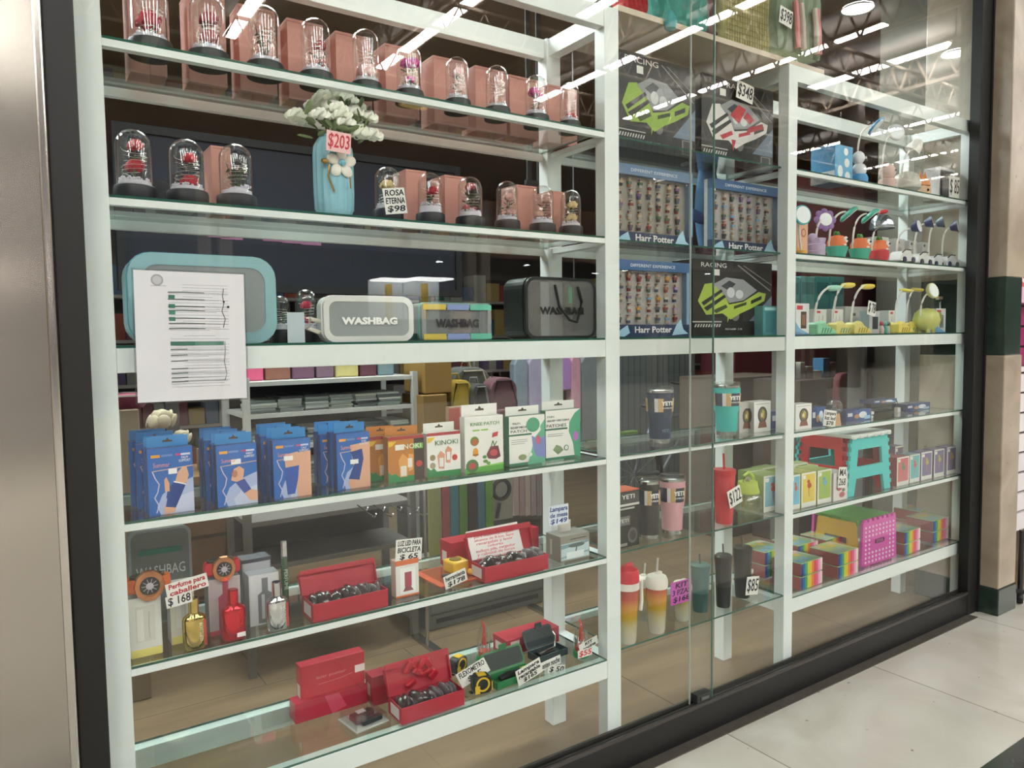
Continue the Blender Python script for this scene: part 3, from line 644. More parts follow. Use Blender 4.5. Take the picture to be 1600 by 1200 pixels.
sh += [('l', [(.80, .88), (.79, .82), (.80, .76), (.78, .70), (.81, .64), (.79, .57)], .006, '#4c4f53'), ('l', [(.80, .46), (.80, .38), (.79, .30), (.81, .2), (.79, .15)], .004, '#5c6064'), ('e', .84, .735, .012, .01, '#17181c'), ('e', .80, .775, .010, .008, '#17181c')]
art(t, w_, h, -.0006, sh, 'printed_text')
G().ring([(-w_/2-.004, -.004), (w_/2+.004, -.004), (w_/2+.004, h+.004), (-w_/2-.004, h+.004)], [(-w_/2+.001, .001), (w_/2-.001, .001), (w_/2-.001, h-.001), (-w_/2+.001, h-.001)], .0006, .0014).obj('clear_sleeve', FILM, t)

# ---- boxed supports and patches on the fourth shelf
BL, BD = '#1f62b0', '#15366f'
def brace(label, u0, u1, vt, y, kind, first, rz=0):
    x0, x1 = X(u0, y, Z3), X(u1, y, Z3); h = Zat((u0+u1)/2, vt, y)-Z3
    sk, nv = '#dba88c', '#17357e'
    sh = [('r', 0, 0, 1, 1, '#2464b4'), ('p', [(.25, 0), (1, 0), (1, .52), (.55, .42), (.3, .3), (.18, .12)], '#a9b7dc'), ('p', [(.45, 0), (1, 0), (1, .3), (.6, .24), (.4, .1)], '#c6cde6'),
          ('r', .08, .86, .28, .905, '#e8a53c'), ('r', .3, .87, .55, .9, '#6f8fc6'), ('r', .62, .87, .74, .9, '#c84a7a'), ('r', .74, .87, .95, .9, '#cfd8ec'),
          ('l', [(.1, .66), (1, .70)], .02, '#d8b49c'), ('l', [(.1, .66), (.16, .55), (.24, .46), (.20, .34), (.13, .26), (.22, .14), (.16, .03)], .025, '#c9c2da'),
          ('t', .3, .745, .10, '#e0a0a8', 'Summar', .36), ('t', .82, .81, .055, '#eef2fa', {'palm': 'PALM\nSUPPORT', 'wrist': 'WRIST\nSUPPORT', 'knee': 'CALF\nSUPPORT', 'bend': 'KNEE\nSUPPORT'}[kind], .26)]
    if kind == 'palm': sh += [('p', [(.38, .24), (.52, .20), (.82, .44), (.60, .50), (.42, .38)], '#1b3f8a'), ('p', [(.34, .0), (.56, .02), (.60, .12), (.44, .16), (.33, .12)], sk), ('p', [(.36, .11), (.58, .08), (.84, .44), (.60, .50), (.45, .36)], '#1b3f8a'),
                              ('p', [(.36, .34), (.46, .34), (.46, .46), (.40, .56), (.35, .52)], sk), ('p', [(.58, .46), (.84, .44), (.90, .56), (.86, .68), (.78, .70), (.72, .66), (.66, .62)], sk), ('l', [(.56, .48), (.83, .42)], .03, '#eef0f4'), ('r', .45, .60, .64, .68, '#f2f2f2')]
    if kind == 'wrist': sh += [('p', [(.34, .42), (.42, .60), (.56, .64), (.68, .58), (.64, .42), (.5, .38)], sk), ('e', .44, .52, .07, .06, '#b67a60'), ('p', [(.45, .38), (.68, .42), (.84, .24), (.66, .18)], '#3d4f9c'), ('p', [(.66, .18), (.84, .24), (1, .2), (1, .04), (.8, .06)], sk), ('r', .36, .68, .60, .76, '#f2f2f2')]
    if kind == 'knee': sh += [('p', [(.62, .0), (1, 0), (1, .78), (.66, .76), (.55, .72)], sk), ('p', [(.32, .5), (.66, .5), (.66, .78), (.30, .74)], sk), ('p', [(.30, .52), (.68, .54), (.64, .30), (.55, .06), (.36, .05), (.32, .28)], '#2853ac'), ('r', .28, .64, .52, .72, '#f2f2f2')]
    if kind == 'bend': sh += [('p', [(.40, .78), (1, .82), (1, 0), (.68, .0), (.40, 0), (.32, .10), (.52, .3)], sk), ('p', [(.42, .66), (.76, .70), (.80, .52), (.66, .14), (.34, .18), (.52, .44)], '#1b3f8a'), ('r', .40, .44, .64, .52, '#f2f2f2')]
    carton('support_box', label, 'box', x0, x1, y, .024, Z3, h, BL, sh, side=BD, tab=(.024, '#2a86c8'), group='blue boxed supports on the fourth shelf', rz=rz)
stk = [('palm', 233, 304, 699, [(228, 297, 698, .062), (216, 280, 692, .115), (206, 268, 688, .155)], 'palm support showing a gloved hand', 'leftmost stack'),
       ('wrist', 340, 403, 694, [(334, 394, 692, .062), (322, 380, 688, .11), (316, 370, 684, .15)], 'wrist support showing a fist', 'second stack'),
       ('knee', 428, 487, 686, [(421, 478, 684, .062), (410, 464, 680, .11), (405, 455, 677, .15)], 'calf support showing two legs', 'third stack'),
       ('bend', 527, 579, 676, [(518, 568, 674, .075), (502, 548, 678, .125), (496, 540, 673, .165)], 'knee support showing a bent knee', 'fourth stack')]
for kd, u0, u1, vt, beh, pic, st_ in stk:
    y0 = {'palm': .028, 'wrist': .022, 'knee': .030, 'bend': .040}[kd]
    brace('blue boxed ' + pic + ', front box of the ' + st_, u0, u1, vt, y0, kd, True, rz=radians(2))
    for q, (a, b2, v, y) in enumerate(beh):
        brace('blue support box in the %s from the left, %s behind its front box' % (st_, ['directly', 'second', 'third'][q]), a, b2, v, y, kd, False)
OR, BR = '#b8702e', '#8a5524'
def kin(label, u0, u1, vt, y, orange, th=.024):
    x0, x1 = X(u0, y, Z3), X(u1, y, Z3); h = Zat((u0+u1)/2, vt, y)-Z3
    c = '#c07c34' if orange else '#eceae4'
    sh = [('r', 0, 0, 1, 1, c), ('r', 0, .93, 1, 1, '#a8363a'), ('r', 0, 0, 1, .12, '#2f8a4a'), ('p', [(0, .12), (.3, .10), (.2, .2), (.1, .16), (0, .24)], '#2f8a4a'), ('p', [(.02, .90), (.24, .90), (.12, .80), (.02, .78)], '#e8c238'),
          ('t', .58, .76, .15, '#eef4e0' if orange else '#2f7a4c', 'KINOKI', .68)]
    if orange: sh += [('r', .72, 0, 1, .93, '#3a2c22'), ('r', .68, .70, .98, .82, '#69b04c'), ('r', .20, .70, .45, .82, '#eeeae0'), ('p', [(.32, .1), (.52, .1), (.56, .5), (.40, .62), (.28, .48)], '#e0a050'), ('p', [(.56, .2), (.68, .25), (.7, .58), (.56, .6)], '#e2a458'), ('r', .34, .12, .50, .34, '#e8e2d4'), ('r', .54, .3, .66, .5, '#e8e2d4'), ('e', .86, .36, .09, .07, '#c03a34')]
    else: sh += [('p', [(.34, .18), (.50, .16), (.52, .50), (.40, .58), (.30, .48)], '#d89a7c'), ('p', [(.56, .30), (.68, .28), (.74, .60), (.62, .68), (.54, .58)], '#d89a7c'), ('r', .36, .22, .48, .42, '#e9e7e4'), ('r', .58, .36, .68, .54, '#e9e7e4'), ('e', .82, .40, .08, .07, '#c8403c'), ('e', .16, .44, .08, .07, '#9a8a60'), ('e', .16, .26, .08, .07, '#a8a080')]
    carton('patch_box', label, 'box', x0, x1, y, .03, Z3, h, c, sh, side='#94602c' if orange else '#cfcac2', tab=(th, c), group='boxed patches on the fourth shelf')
kin('orange KINOKI foot patch box, half hidden behind the other orange one', 578, 625, 681, .095, True)
kin('orange KINOKI foot patch box left of the white KINOKI box', 607, 663, 681, .042, True)
kin('white KINOKI foot patch box with two feet on it', 668, 720, 675, .045, False)
x0, x1 = X(703, .14, Z3), X(757, .14, Z3)
carton('card_box', 'tan card box standing behind the knee patch box', 'box', x0, x1, .14, .02, Z3, Zat(730, 634, .14)-Z3, '#b08e78', [('r', .1, .5, .9, .9, '#a87868'), ('r', 0, .62, .3, .98, '#a04a44'), ('e', .6, .5, .2, .2, '#8a6a50')])
def patch(label, u0, u1, vt, y, z, shapes, side, tab):
    x0, x1 = X(u0, y, z), X(u1, y, z); h = Zat((u0+u1)/2, vt, y)-z
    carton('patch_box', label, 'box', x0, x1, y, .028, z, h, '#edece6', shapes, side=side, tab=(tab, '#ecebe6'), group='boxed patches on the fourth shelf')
patch('white KNEE PATCH box with fruit and leaves printed on it', 727, 787, 650, .036, Z3, [('r', 0, 0, 1, .09, '#62b04a'), ('p', [(.3, .09), (1, .09), (1, .13), (.6, .11)], '#8cc860'), ('t', .52, .86, .085, '#4f9a40', 'KNEE PATCH', .74), ('r', .2, .74, .38, .765, '#8ac050'), ('r', .42, .74, .60, .765, '#8ac050'),
    ('e', .25, .56, .11, .085, '#6a8a3a'), ('e', .25, .545, .08, .06, '#b0603a'), ('e', .27, .36, .07, .08, '#dc9a3a'), ('r', .2, .30, .34, .33, '#8c5a2a'), ('e', .18, .12, .16, .12, '#4a7a48'), ('e', .18, .12, .09, .06, '#c05450'), ('p', [(.55, .3), (.66, .44), (.86, .44), (.92, .24), (.80, .2), (.6, .22)], '#7a3442'), ('e', .74, .32, .10, .06, '#c85058'),
    ('l', [(.68, .44), (.72, .54), (.76, .44), (.82, .52)], .02, '#4a7a3a'), ('e', .50, .26, .05, .03, '#5a8a40'), ('e', .52, .18, .06, .03, '#5a8a40'), ('e', .60, .14, .05, .03, '#6a9a48'), ('p', [(.7, .60), (.84, .62), (.86, .70), (.72, .68)], '#c8343c')], '#cfccc4', .032)
SHC = [('r', 0, 0, 1, .05, '#2f7a5c'), ('r', 0, .60, .62, .635, '#2f6a54')]
patch('white neck patch box with a green head and shoulders figure', 796, 852, 649, .052, Z3, SHC + [('p', [(.5, 0), (1, 0), (1, .9), (.86, .76), (.88, .68), (.72, .55), (.64, .35)], '#66b694'), ('e', .66, .80, .19, .15, '#4f9f7c'), ('p', [(.62, .58), (.8, .5), (1, .55), (1, .1), (.75, .15), (.66, .3)], '#7f8ac4'), ('e', .80, .48, .07, .09, '#c85a7a'), ('t', .20, .85, .06, '#5a6a64', 'PAIN', .2), ('t', .26, .77, .06, '#33403c', 'RELIEF NECK', .44), ('t', .26, .69, .08, '#2c3c36', 'PATCH', .44), ('l', [(.06, .52), (.5, .52)], .012, '#9aa09c'), ('l', [(.06, .48), (.5, .48)], .012, '#9aa09c'), ('l', [(.06, .44), (.42, .44)], .012, '#9aa09c'), ('e', .36, .16, .11, .06, '#8a9c70'), ('e', .58, .2, .05, .04, '#e8ecdc')], '#2f6a50', .026)
patch('white vertebra PATCHES box with a green spine picture, rightmost of the boxes', 853, 907, 640, .068, Z3, SHC + [('p', [(.82, .06), (1, 0), (1, 1), (.84, .92), (.68, .74), (.66, .55), (.78, .3)], '#4aa27e'), ('e', .86, .44, .07, .10, '#b86ac0'), ('t', .14, .87, .06, '#5a6a64', 'PAIN', .18), ('t', .36, .79, .055, '#33403c', 'RELIEF VERTEBRA', .62), ('t', .30, .685, .09, '#2c3c36', 'PATCHES', .56), ('l', [(.06, .52), (.5, .52)], .012, '#9aa09c'), ('l', [(.06, .48), (.46, .48)], .012, '#9aa09c'), ('p', [(.2, .2), (.3, .3), (.42, .26), (.5, .18), (.34, .10)], '#7f9a70'), ('e', .58, .22, .07, .06, '#6f8a80'), ('e', .58, .22, .045, .04, '#e4e8e0')], '#2f6a50', .026)

# ---- fifth shelf: perfumes, watches, gift boxes
def perf_box(label, u0, u1, vt, y, col, kind, d=.045, bot=None):
    x0, x1 = X(u0, y, Z4), X(u1, y, Z4); h = Zat((u0+u1)/2, vt, y)-Z4
    sh = [('r', .05, .03, .95, .97, col)]
    if kind == 'y': sh += [('r', .2, .25, .8, .85, '#c9c6bc'), ('r', .24, .27, .44, .8, '#d8d5cc'), ('r', .03, .0, .97, .13, '#e0d070'), ('l', [(.62, .3), (.6, .5), (.62, .75)], .03, '#aeb0ae')]
    if kind == 'r': sh += [('r', .06, .03, .94, .97, '#b8a4a8'), ('p', [(.3, .04), (.8, .04), (.8, .66), (.62, .72), (.62, .95), (.44, .95), (.44, .72), (.3, .66)], '#a84458'), ('r', .0, .0, .5, .08, '#c84a5a')]
    if kind == 's': sh += [('r', .06, .03, .94, .97, '#d0cfd2'), ('p', [(.28, .04), (.76, .04), (.76, .6), (.62, .66), (.62, .92), (.42, .92), (.42, .66), (.28, .6)], '#77777c'), ('r', .40, .12, .5, .6, '#c2c2c6')]
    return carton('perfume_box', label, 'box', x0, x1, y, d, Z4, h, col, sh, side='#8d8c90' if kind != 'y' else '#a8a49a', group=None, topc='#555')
perf_box('tall cream perfume box with a yellow foot, under the orange watch', 204, 255, 932, .045, '#d4d2ca', 'y')
perf_box('cream perfume box partly behind the gold bottle', 268, 306, 912, .075, '#cfcbb8', 'y')
perf_box('grey perfume box with a red bottle picture, under the red watch', 328, 378, 902, .075, '#b9aeb0', 'r')
perf_box('silver perfume box behind the silver bottle', 391, 438, 896, .075, '#c9c8cb', 's')
x0, x1 = X(380, .14, Z4), X(425, .14, Z4)
carton('perfume_box', 'dark-topped silver box behind the perfume box with the silver bottle', 'box', x0, x1, .135, .05, Z4, Zat(402, 872, .135)-Z4, '#9a9aa0', [('r', .05, .04, .95, .93, '#b9b9bf'), ('r', 0, .94, 1, 1, '#3c4048')], side='#5a5c64')
def bottle(label, uc, du, vt, y, col, rough, red=False):
    x = X(uc, y, Z4); W_ = dia(du, x, y, Z4); H = Zat(uc, vt, y)-Z4; r = W_/2
    t = T('perfume_bottle', label, 'perfume', (x, y, Z4), 0, 'metallic perfume bottles on the fifth shelf')
    m_ = M(col, rough, 1.0) if not red else M(col, .16, .85)
    G().lathe([(0, 0), (r*.86, 0), (r, .006), (r, H*.58), (r*.9, H*.64), (r*.5, H*.70), (r*.42, H*.72), (0, H*.72)], 28, sy=.62).obj('bottle_body', m_, t)
    G().lathe([(0, H*.72), (r*.44, H*.72), (r*.44, H*.985), (r*.38, H), (0, H)], 24).obj('cap', m_, t)
    text('BOTTLED', H*.085, (r*.45, -r*.60, H*.34), M('#e9e6da' if not red else '#c23040', .3, .6), t, (pi/2, pi/2, 0))
    G().b(r*.55, r*.95, -r*.42, -r*.36, H*.05, H*.55).obj('side_label', M('#b83a34', .5), t) if not red else G().b(r*.1, r*.8, -r*.62, -r*.58, .006, H*.14).obj('sticker', M('#e6e4e2', .5), t)
bottle('gold mirror-finish perfume bottle', 305, 35, 933, .028, '#d3b768', .12)
bottle('shiny red perfume bottle', 366, 37, 920, .034, '#e0303e', .14, True)
bottle('silver mirror-finish perfume bottle', 434, 33, 908, .028, '#d9dadc', .10)
def watch(label, uc, vc, wpx, y, strap, dark='#2a2826'):
    c = at(uc, vc, y); s_ = wpx/680
    t = T('wrist_watch', label, 'watch', c, 0, 'watches on the perfume boxes')
    G().lathe([(0, 0), (s_*.34, 0), (s_*.36, .003), (s_*.34, .010), (s_*.24, .011), (s_*.24, .008), (0, .008)], 10, 0, (0, 0, 0), Euler((pi/2, 0, 0)), 1, 1.15).obj('case', M('#c98a62', .25, .8), t)
    g = G(); g.cyl((0, -.0083, 0), s_*.23, .0012, 0, 18, rot=Euler((pi/2, 0, 0)))
    for k in range(10): a = k*.628; g.box((cos(a)*s_*.14, -.0100, sin(a)*s_*.14), (.0012, .0008, s_*.09), 1, Euler((0, -a+pi/2, 0)))
    g.cyl((0, -.0100, 0), s_*.09, .0012, 1, 12, rot=Euler((pi/2, 0, 0)))
    g.obj('dial', [M(dark, .4), M('#b7aeb8', .4)], t)
    for sx in (-1, 1):
        g = G(); g.tube([(sx*s_*.32, 0, 0), (sx*s_*.48, .006, 0), (sx*s_*.50, .022, 0), (sx*s_*.40, .032, 0)], .0035)
        o = g.obj('strap', M(strap, .6), t); o.scale = (1, 1, 4.5)
    G().lathe([(s_*.40, -.016), (s_*.40, .016), (s_*.36, .016), (s_*.36, -.016), (s_*.40, -.016)], 20, 0, (0, .030, 0), sy=.6).obj('holder_ring', M('#3c3b36', .6), t)
watch('watch with orange strap and rose gold case on the leftmost perfume box', 233, 914, 60, .045, '#d2682c')
watch('watch with red strap and rose gold case on the grey perfume box', 349, 888, 52, .075, '#c22c34')
card('red and white card reading Perfume para caballero, left of the gold bottle top', 259, 325, 904, 926, .012, [('Perfume para', '#b82a30'), ('caballero', '#b82a30')], tilt=radians(-8))
card('narrow white card reading $168 under the Perfume card', 259, 300, 928, 946, .014, ['$ 168'], tilt=radians(-6))
x = X(447, .10, Z4); H = Zat(447, 845, .10)-Z4
t = T('perfume_vial', 'tall thin green perfume vial with a silver cap behind the silver bottle', 'perfume', (x, .10, Z4))
G().lathe([(0, 0), (.0085, 0), (.0085, H*.78), (.005, H*.80), (0, H*.80)], 16).obj('tube', M('#2f4d3a', .2, coat=.5), t)
G().lathe([(0, H*.80), (.0075, H*.80), (.0075, H), (0, H)], 16).obj('cap', M('#cfd0d0', .2, .8), t)
text('PERFUME', .013, (0, -.0090, H*.5), M('#9ab09a', .5), t, (pi/2, pi/2, 0))
# clear case lying behind at the far left
x0, x1 = X(207, .24, Z4), X(302, .24, Z4); h = Zat(255, 826, .24)-Z4
t = T('wash_bag', 'clear wash bag with a green zip and pale WASHBAG lettering behind the watch', 'wash bag', ((x0+x1)/2, .26, Z4)); w_ = x1-x0
O = rrect(-w_/2, w_/2, 0, h, .02)
G().prism(O, -.02, .02).obj('bag_body', M('#6f7370', .35, coat=.3), t)
G().ring(rrect(-w_/2-.002, w_/2+.002, 0, h+.002, .02), rrect(-w_/2+.004, w_/2-.004, .006, h-.004, .018), -.022, -.018).obj('piping', M('#8d9492', .4), t)
G().b(-w_/2+.02, w_/2-.02, -.0225, -.020, h*.74, h*.80).obj('zip', M('#2f8268', .5), t)
text('WASHBAG', .036, (0, -.0232, h*.56), M('#d4d8d6', .5), t, width=w_*.8)

def wrapped(g, x0, x1, y0, y1, z0, z1, n=9, mi=0, seed=1):
    rnd = random.Random(seed)
    for k in range(n):
        px = x0+(x1-x0)*(k+.5)/n
        g.ball((px, (y0+y1)/2+rnd.uniform(-.004, .004), z0+(z1-z0)*rnd.uniform(.35, .6)), ((x1-x0)/n*.9, (y1-y0)*.48, (z1-z0)*.5), mi, 8, rot=Euler((rnd.uniform(-.4, .4), rnd.uniform(-.5, .5), rnd.uniform(-.4, .4))))
RED = '#ae1d33'
def open_box(label, u0, u1, vbase, z, lid_vt, lean, name='gift_box', depth=.085, hh=.045, content='#3a2f30', bow=False, paper=False, lidd=.012):
    um = (u0+u1)/2; p = onz(um, vbase, z); y = max(.012, p.y); x0, x1 = X(u0, y, z), X(u1, y, z); w_ = x1-x0
    t = T(name, label, 'gift box', ((x0+x1)/2, y+depth/2, z), 0); d = depth
    g = G(); g.b(-w_/2, w_/2, -d/2, d/2, 0, .003); g.b(-w_/2, w_/2, -d/2, -d/2+.003, .003, hh); g.b(-w_/2, w_/2, d/2-.003, d/2, .003, hh)
    g.b(-w_/2, -w_/2+.003, -d/2+.003, d/2-.003, .003, hh); g.b(w_/2-.003, w_/2, -d/2+.003, d/2-.003, .003, hh)
    g.obj('tray', M(RED, .5), t, bevel=.0008)
    yl = d/2; H = at(um, lid_vt, y+d*1.15).z-z-hh; H = max(.06, H)
    g = G(); mt = Matrix.Translation((0, yl, hh)) @ Matrix.Rotation(-lean, 4, 'X')
    g.prism([(-w_/2, 0), (w_/2, 0), (w_/2+.004, H*.78), (-w_/2-.006, H*.82)], 0, .003, 0, mt)
    g.prism([(-w_/2-.006, H*.82), (w_/2+.004, H*.78), (w_/2+.002, H), (-w_/2, H)], -.012, -.009, 0, mt)
    for sx in (-1, 1): g.prism([(sx*w_/2, 0), (sx*w_/2+.003*sx, 0), (sx*w_/2+.003*sx, H*.8), (sx*w_/2, H*.8)], -.012, 0, 0, mt)
    g.obj('lid', M(RED, .5), t)
    g = G(); wrapped(g, -w_/2+.01, w_*.1, -d/2+.008, d/2-.01, .012, hh+.012, 7, 0, int(um)); wrapped(g, w_*.05, w_/2-.008, -d/2+.008, d/2-.01, .012, hh+.014, 6, 1, int(um)+1)
    g.obj('wrapped_goods', [M(content, .2, coat=.6), M('#5c5357', .2, coat=.8)], t)
    G().b(-w_/2-.0008, -w_/2, -d*.3, d*.3, .008, hh-.008).obj('barcode_label', M('#d8c8c4', .6), t)
    return t, w_, H, mt, y
t, w_, H, mt, y = open_box('open red gift box with wrapped goods, beside the silver perfume bottle', 490, 607, 978, Z4, 880, radians(18))
# bike light
x0, x1 = X(619, .05, Z4), X(655, .05, Z4); h = Zat(637, 874, .05)-Z4
carton('light_box', 'small orange-topped box of a bicycle light under the BICICLETA card', 'box', x0, x1, .05, .03, Z4, h, '#e2ddd8', [('r', 0, .86, 1, 1, '#d8703c'), ('r', .18, .08, .85, .78, '#efeeec'), ('r', .38, .26, .68, .66, '#a84858'), ('p', [(.3, .14), (.76, .14), (.64, .26), (.4, .26)], '#8a4a54'), ('r', 0, 0, 1, .04, '#d8703c')], side='#c8a89c')
card('white card reading LUZ LED PARA BICICLETA $65 above the orange-topped box', 618, 659, 842, 876, .052, ['LUZ LED PARA', 'BICICLETA', '$ 65'], tilt=radians(4))
# tape measure and tools set on an orange card
c0, c1, c2, c3 = onz(655, 882, Z4), onz(735, 868, Z4), onz(768, 912, Z4), onz(694, 930, Z4)
cc = Vector(((c0.x+c1.x+c2.x+c3.x)/4, (c0.y+c1.y+c2.y+c3.y)/4, Z4))
cc.y = max(cc.y, .09)
t = T('tool_set', 'blister card with yellow tape measure and small tools beside the open letter box', 'tool set', cc, radians(2))
G().b(-.10, .09, -.08, .08, 0, .003).obj('backing_card', M('#c65a34', .5, noise=.3, scale=25), t)
g = G(); g.b(-.080, .080, -.070, .070, .003, .0045); g.obj('clear_blister', FILM, t)
g = G(); g.b(-.022, .035, -.02, .04, .004, .040); o = g.obj('tape_measure', M('#e3b42e', .4), t, bevel=.006)
G().lathe([(0, .040), (.018, .040), (.018, .0425), (0, .0425)], 20, 0, (.004, .01, 0)).obj('measure_dial', M('#7d6a2c', .4), o)
for k, (x_, y_) in enumerate(((-.01, -.045), (.028, -.045))): G().ball((x_, y_, .013), (.016, .012, .011), 0, 12).obj('yellow_handle', M('#e0a22e', .4), t)
G().tube([(-.06, -.02, .010), (-.03, -.03, .010), (.0, -.04, .010)], .006).obj('black_handle', M('#2a2523', .5), t)
card('white card reading $178 on the tool set', 694, 729, 894, 914, .04, ['herramienta', '$178'], tilt=radians(-12))
# behind: closed red box and open letter box
x0, x1 = X(708, .17, Z4), X(845, .17, Z4)
carton('gift_box', 'closed red gift box behind the open box with a letter', 'gift box', x0, x1, .18, .07, Z4, Zat(780, 835, .18)-Z4, RED, [], left=[('r', .2, .2, .6, .6, '#e0cfc8')])
t, w_, H, mt, y = open_box('open red gift box holding a handwritten pink letter in its lid', 758, 857, 915, Z4, 818, radians(14), depth=.09)
g = G(); mt2 = mt @ Matrix.Translation((-.01, -.006, .002)) ; g.prism([(-w_*.42, -.005), (w_*.40, -.005), (w_*.36, H*1.06), (-w_*.46, H*1.02)], -.0008, 0, 0, mt2); lt = g.obj('letter', M('#eeeae8', .7), t)
e = (mt2.to_3x3() @ Euler((pi/2, 0, 0)).to_matrix()).to_euler()
for k, ln in enumerate(['laser pointer verde', 'para mascota, regalo', 'alcance de 8 km, lapiz', 'recargable y laser', 'colores', 'incluye pila, cargador', 'y cabezal de luces', 'garantia por un mes', 'laser verde']):
    v_ = mt2 @ Vector((-.008, -.0014, H*.98-.0105*(k+.6))); text(ln, .0115, v_, M('#e86a7c', .7), lt, e, width=w_*.62)
v_ = mt2 @ Vector((w_*.20, -.0022, H*.90)); text('Contra envio', .013, v_, INK, lt, e, width=w_*.4, off=.0004)
x0, x1 = X(862, .035, Z4), X(921, .035, Z4); h = Zat(900, 832, .05)-Z4; x0 = X(876, .035, Z4)
t = carton('silver_box', 'grey and silver box with an upright tab at the right end of the fifth shelf', 'box', x0, x1, .035, .075, Z4, h, '#b9bcb8', [('r', 0, 0, 1, 1, '#8d8a80'), ('r', .02, .06, .98, .70, '#bdd0d2'), ('p', [(.02, .5), (.98, .62), (.98, .7), (.02, .66)], '#7d9ca6'), ('p', [(.02, .2), (.98, .3), (.98, .24), (.02, .14)], '#8aa8b0'), ('e', .55, .58, .28, .08, '#5f6a68'), ('l', [(.55, .5), (.52, .34)], .04, '#5f6a68'), ('r', .2, .10, .8, .34, '#dfe6e4'), ('t', .6, .84, .07, '#54524c', 'SPORT CAMERA', .7)], side='#8e8a82', left=[('r', .3, .2, .42, .8, '#c4c0b8')])
G().b(-.03, .02, .01, .012, h, h+.035).obj('tab', M('#cfcac4', .5), t)
card('pale blue cloud-shaped card with blue handwriting on the silver box', 857, 888, 789, 820, .03, [('Lampara', '#2c4a8a'), ('de mesa', '#2c4a8a'), ('$149', '#2c4a8a')], col='#d6dfe8')
# ---- lowest shelf
x0, x1 = X(472, .20, ZB), X(571, .20, ZB)
carton('laser_box', 'red box reading laser pointer standing upright on the lowest shelf', 'box', x0, x1, .20, .04, ZB, Zat(520, 1030, .20)-ZB, '#b92339', [('t', .46, .72, .085, '#d88a8e', 'laser pointer', .46), ('l', [(.26, .58), (.62, .60), (.8, .64)], .005, '#d88a8e'), ('r', .84, .62, 1.0, .76, '#e6dcda')], left=[('r', .2, .3, .8, .62, '#dccfc8')])
y = onz(515, 1116, ZB).y; x0, x1 = X(462, y, ZB), X(574, y, ZB)
carton('gift_box', 'low glossy red box lying in front of the standing laser pointer box', 'gift box', x0, x1, y, .05, ZB, Zat(515, 1086, y)-ZB, '#b3203c', [('p', [(.4, 1), (.6, 1), (.7, .2), (.5, 0)], '#c8405c')], rough=.15)
# small blister
p = onz(574, 1132, ZB); t = T('blister_pack', 'clear blister pack with small black parts on the lowest shelf', 'blister pack', (p.x, p.y+.02, ZB), radians(8))
G().b(-.05, .05, -.045, .055, 0, .003).obj('card', M('#b7b4b0', .5), t, bevel=.001)
g = G(); g.b(-.03, .035, .005, .03, .003, .02); g.b(-.02, .04, -.03, -.01, .003, .018); g.b(-.03, -.005, -.01, .01, .003, .02); g.obj('black_part', M('#1c2224', .3), t, bevel=.004)
G().b(-.012, .012, .01, .028, .0205, .022).obj('label', M('#d8d8d6', .5), t)
g = G(); g.b(-.045, .045, -.04, .05, .0225, .024); g.b(-.046, -.045, -.04, .05, .003, .024); g.b(.045, .046, -.04, .05, .003, .024); g.obj('clear_blister', FILM, t)
t, w_, H, mt, y = open_box('open red gift box with a shiny red ribbon bow on its lid', 628, 726, 1126, ZB, 1018, radians(16), depth=.085)
g = G(); 
for k, (ax, az, sx, sz, rt) in enumerate([(-.03, .085, .014, .030, .4), (-.012, .088, .012, .028, -.1), (.012, .086, .012, .030, .3), (.03, .082, .014, .028, -.5), (-.006, .06, .022, .012, .6), (.018, .05, .022, .012, -.5), (.04, .035, .016, .022, .8), (-.03, .025, .020, .014, -.6), (.0, .062, .010, .010, 0)]):
    c = mt @ Vector((ax, -.014, az*H/.115)); g.box(c, (sx*1.5, .010, sz*1.3), 0, Euler((.3, rt, .3*(-1)**k)))
g.obj('ribbon_bow', M('#d0203a', .2, .25, coat=1.0), t, bevel=.004)
x0, x1 = X(594, .10, ZB), X(690, .10, ZB)
carton('gift_box', 'red box hidden behind the open box with the bow', 'gift box', x0, x1, .15, .05, ZB, Zat(630, 1045, .15)-ZB, '#9c1c30', [], left=[('r', .3, .3, .7, .7, '#c0a8a0')])
def tape(label, uc, vb, y, s=1.0, rz=0):
    x = X(uc, y, ZB); t = T('tape_measure', label, 'tape measure', (x, y, ZB), rz, 'black and yellow tape measures')
    G().prism(rrect(-.028*s, .028*s, 0, .052*s, .014*s), -.017*s, .017*s).obj('case', M('#222220', .5), t, bevel=.004)
    G().ring(ell(0, .029*s, .021*s, .021*s, 20), ell(0, .029*s, .016*s, .016*s, 20), -.0185*s, -.017*s).obj('yellow_ring', M('#e3bb2c', .4), t)
    g = G(); g.b(-.024*s, -.010*s, -.019*s, -.017*s, .004*s, .026*s); g.b(-.012*s, .012*s, -.012*s, .012*s, .0520*s, .0545*s); g.b(.026*s, .031*s, -.012*s, .012*s, .006*s, .03*s); g.obj('yellow_panel', M('#e3bb2c', .4), t)
    G().b(-.036*s, -.026*s, -.010*s, .010*s, .002, .004).obj('tape_hook', STEEL, t)
tape('black and yellow tape measure behind, right of the bow box', 716, 1046, .20, .95, radians(20))
tape('black and yellow tape measure in front, left of the green case', 752, 1086, .05, 1.0, radians(-12))
card('white card with handwriting lying between the two tape measures', 716, 762, 1040, 1062, .085, ['FLEXOMETRO', '$35'], lean=radians(-30), tilt=radians(-16))
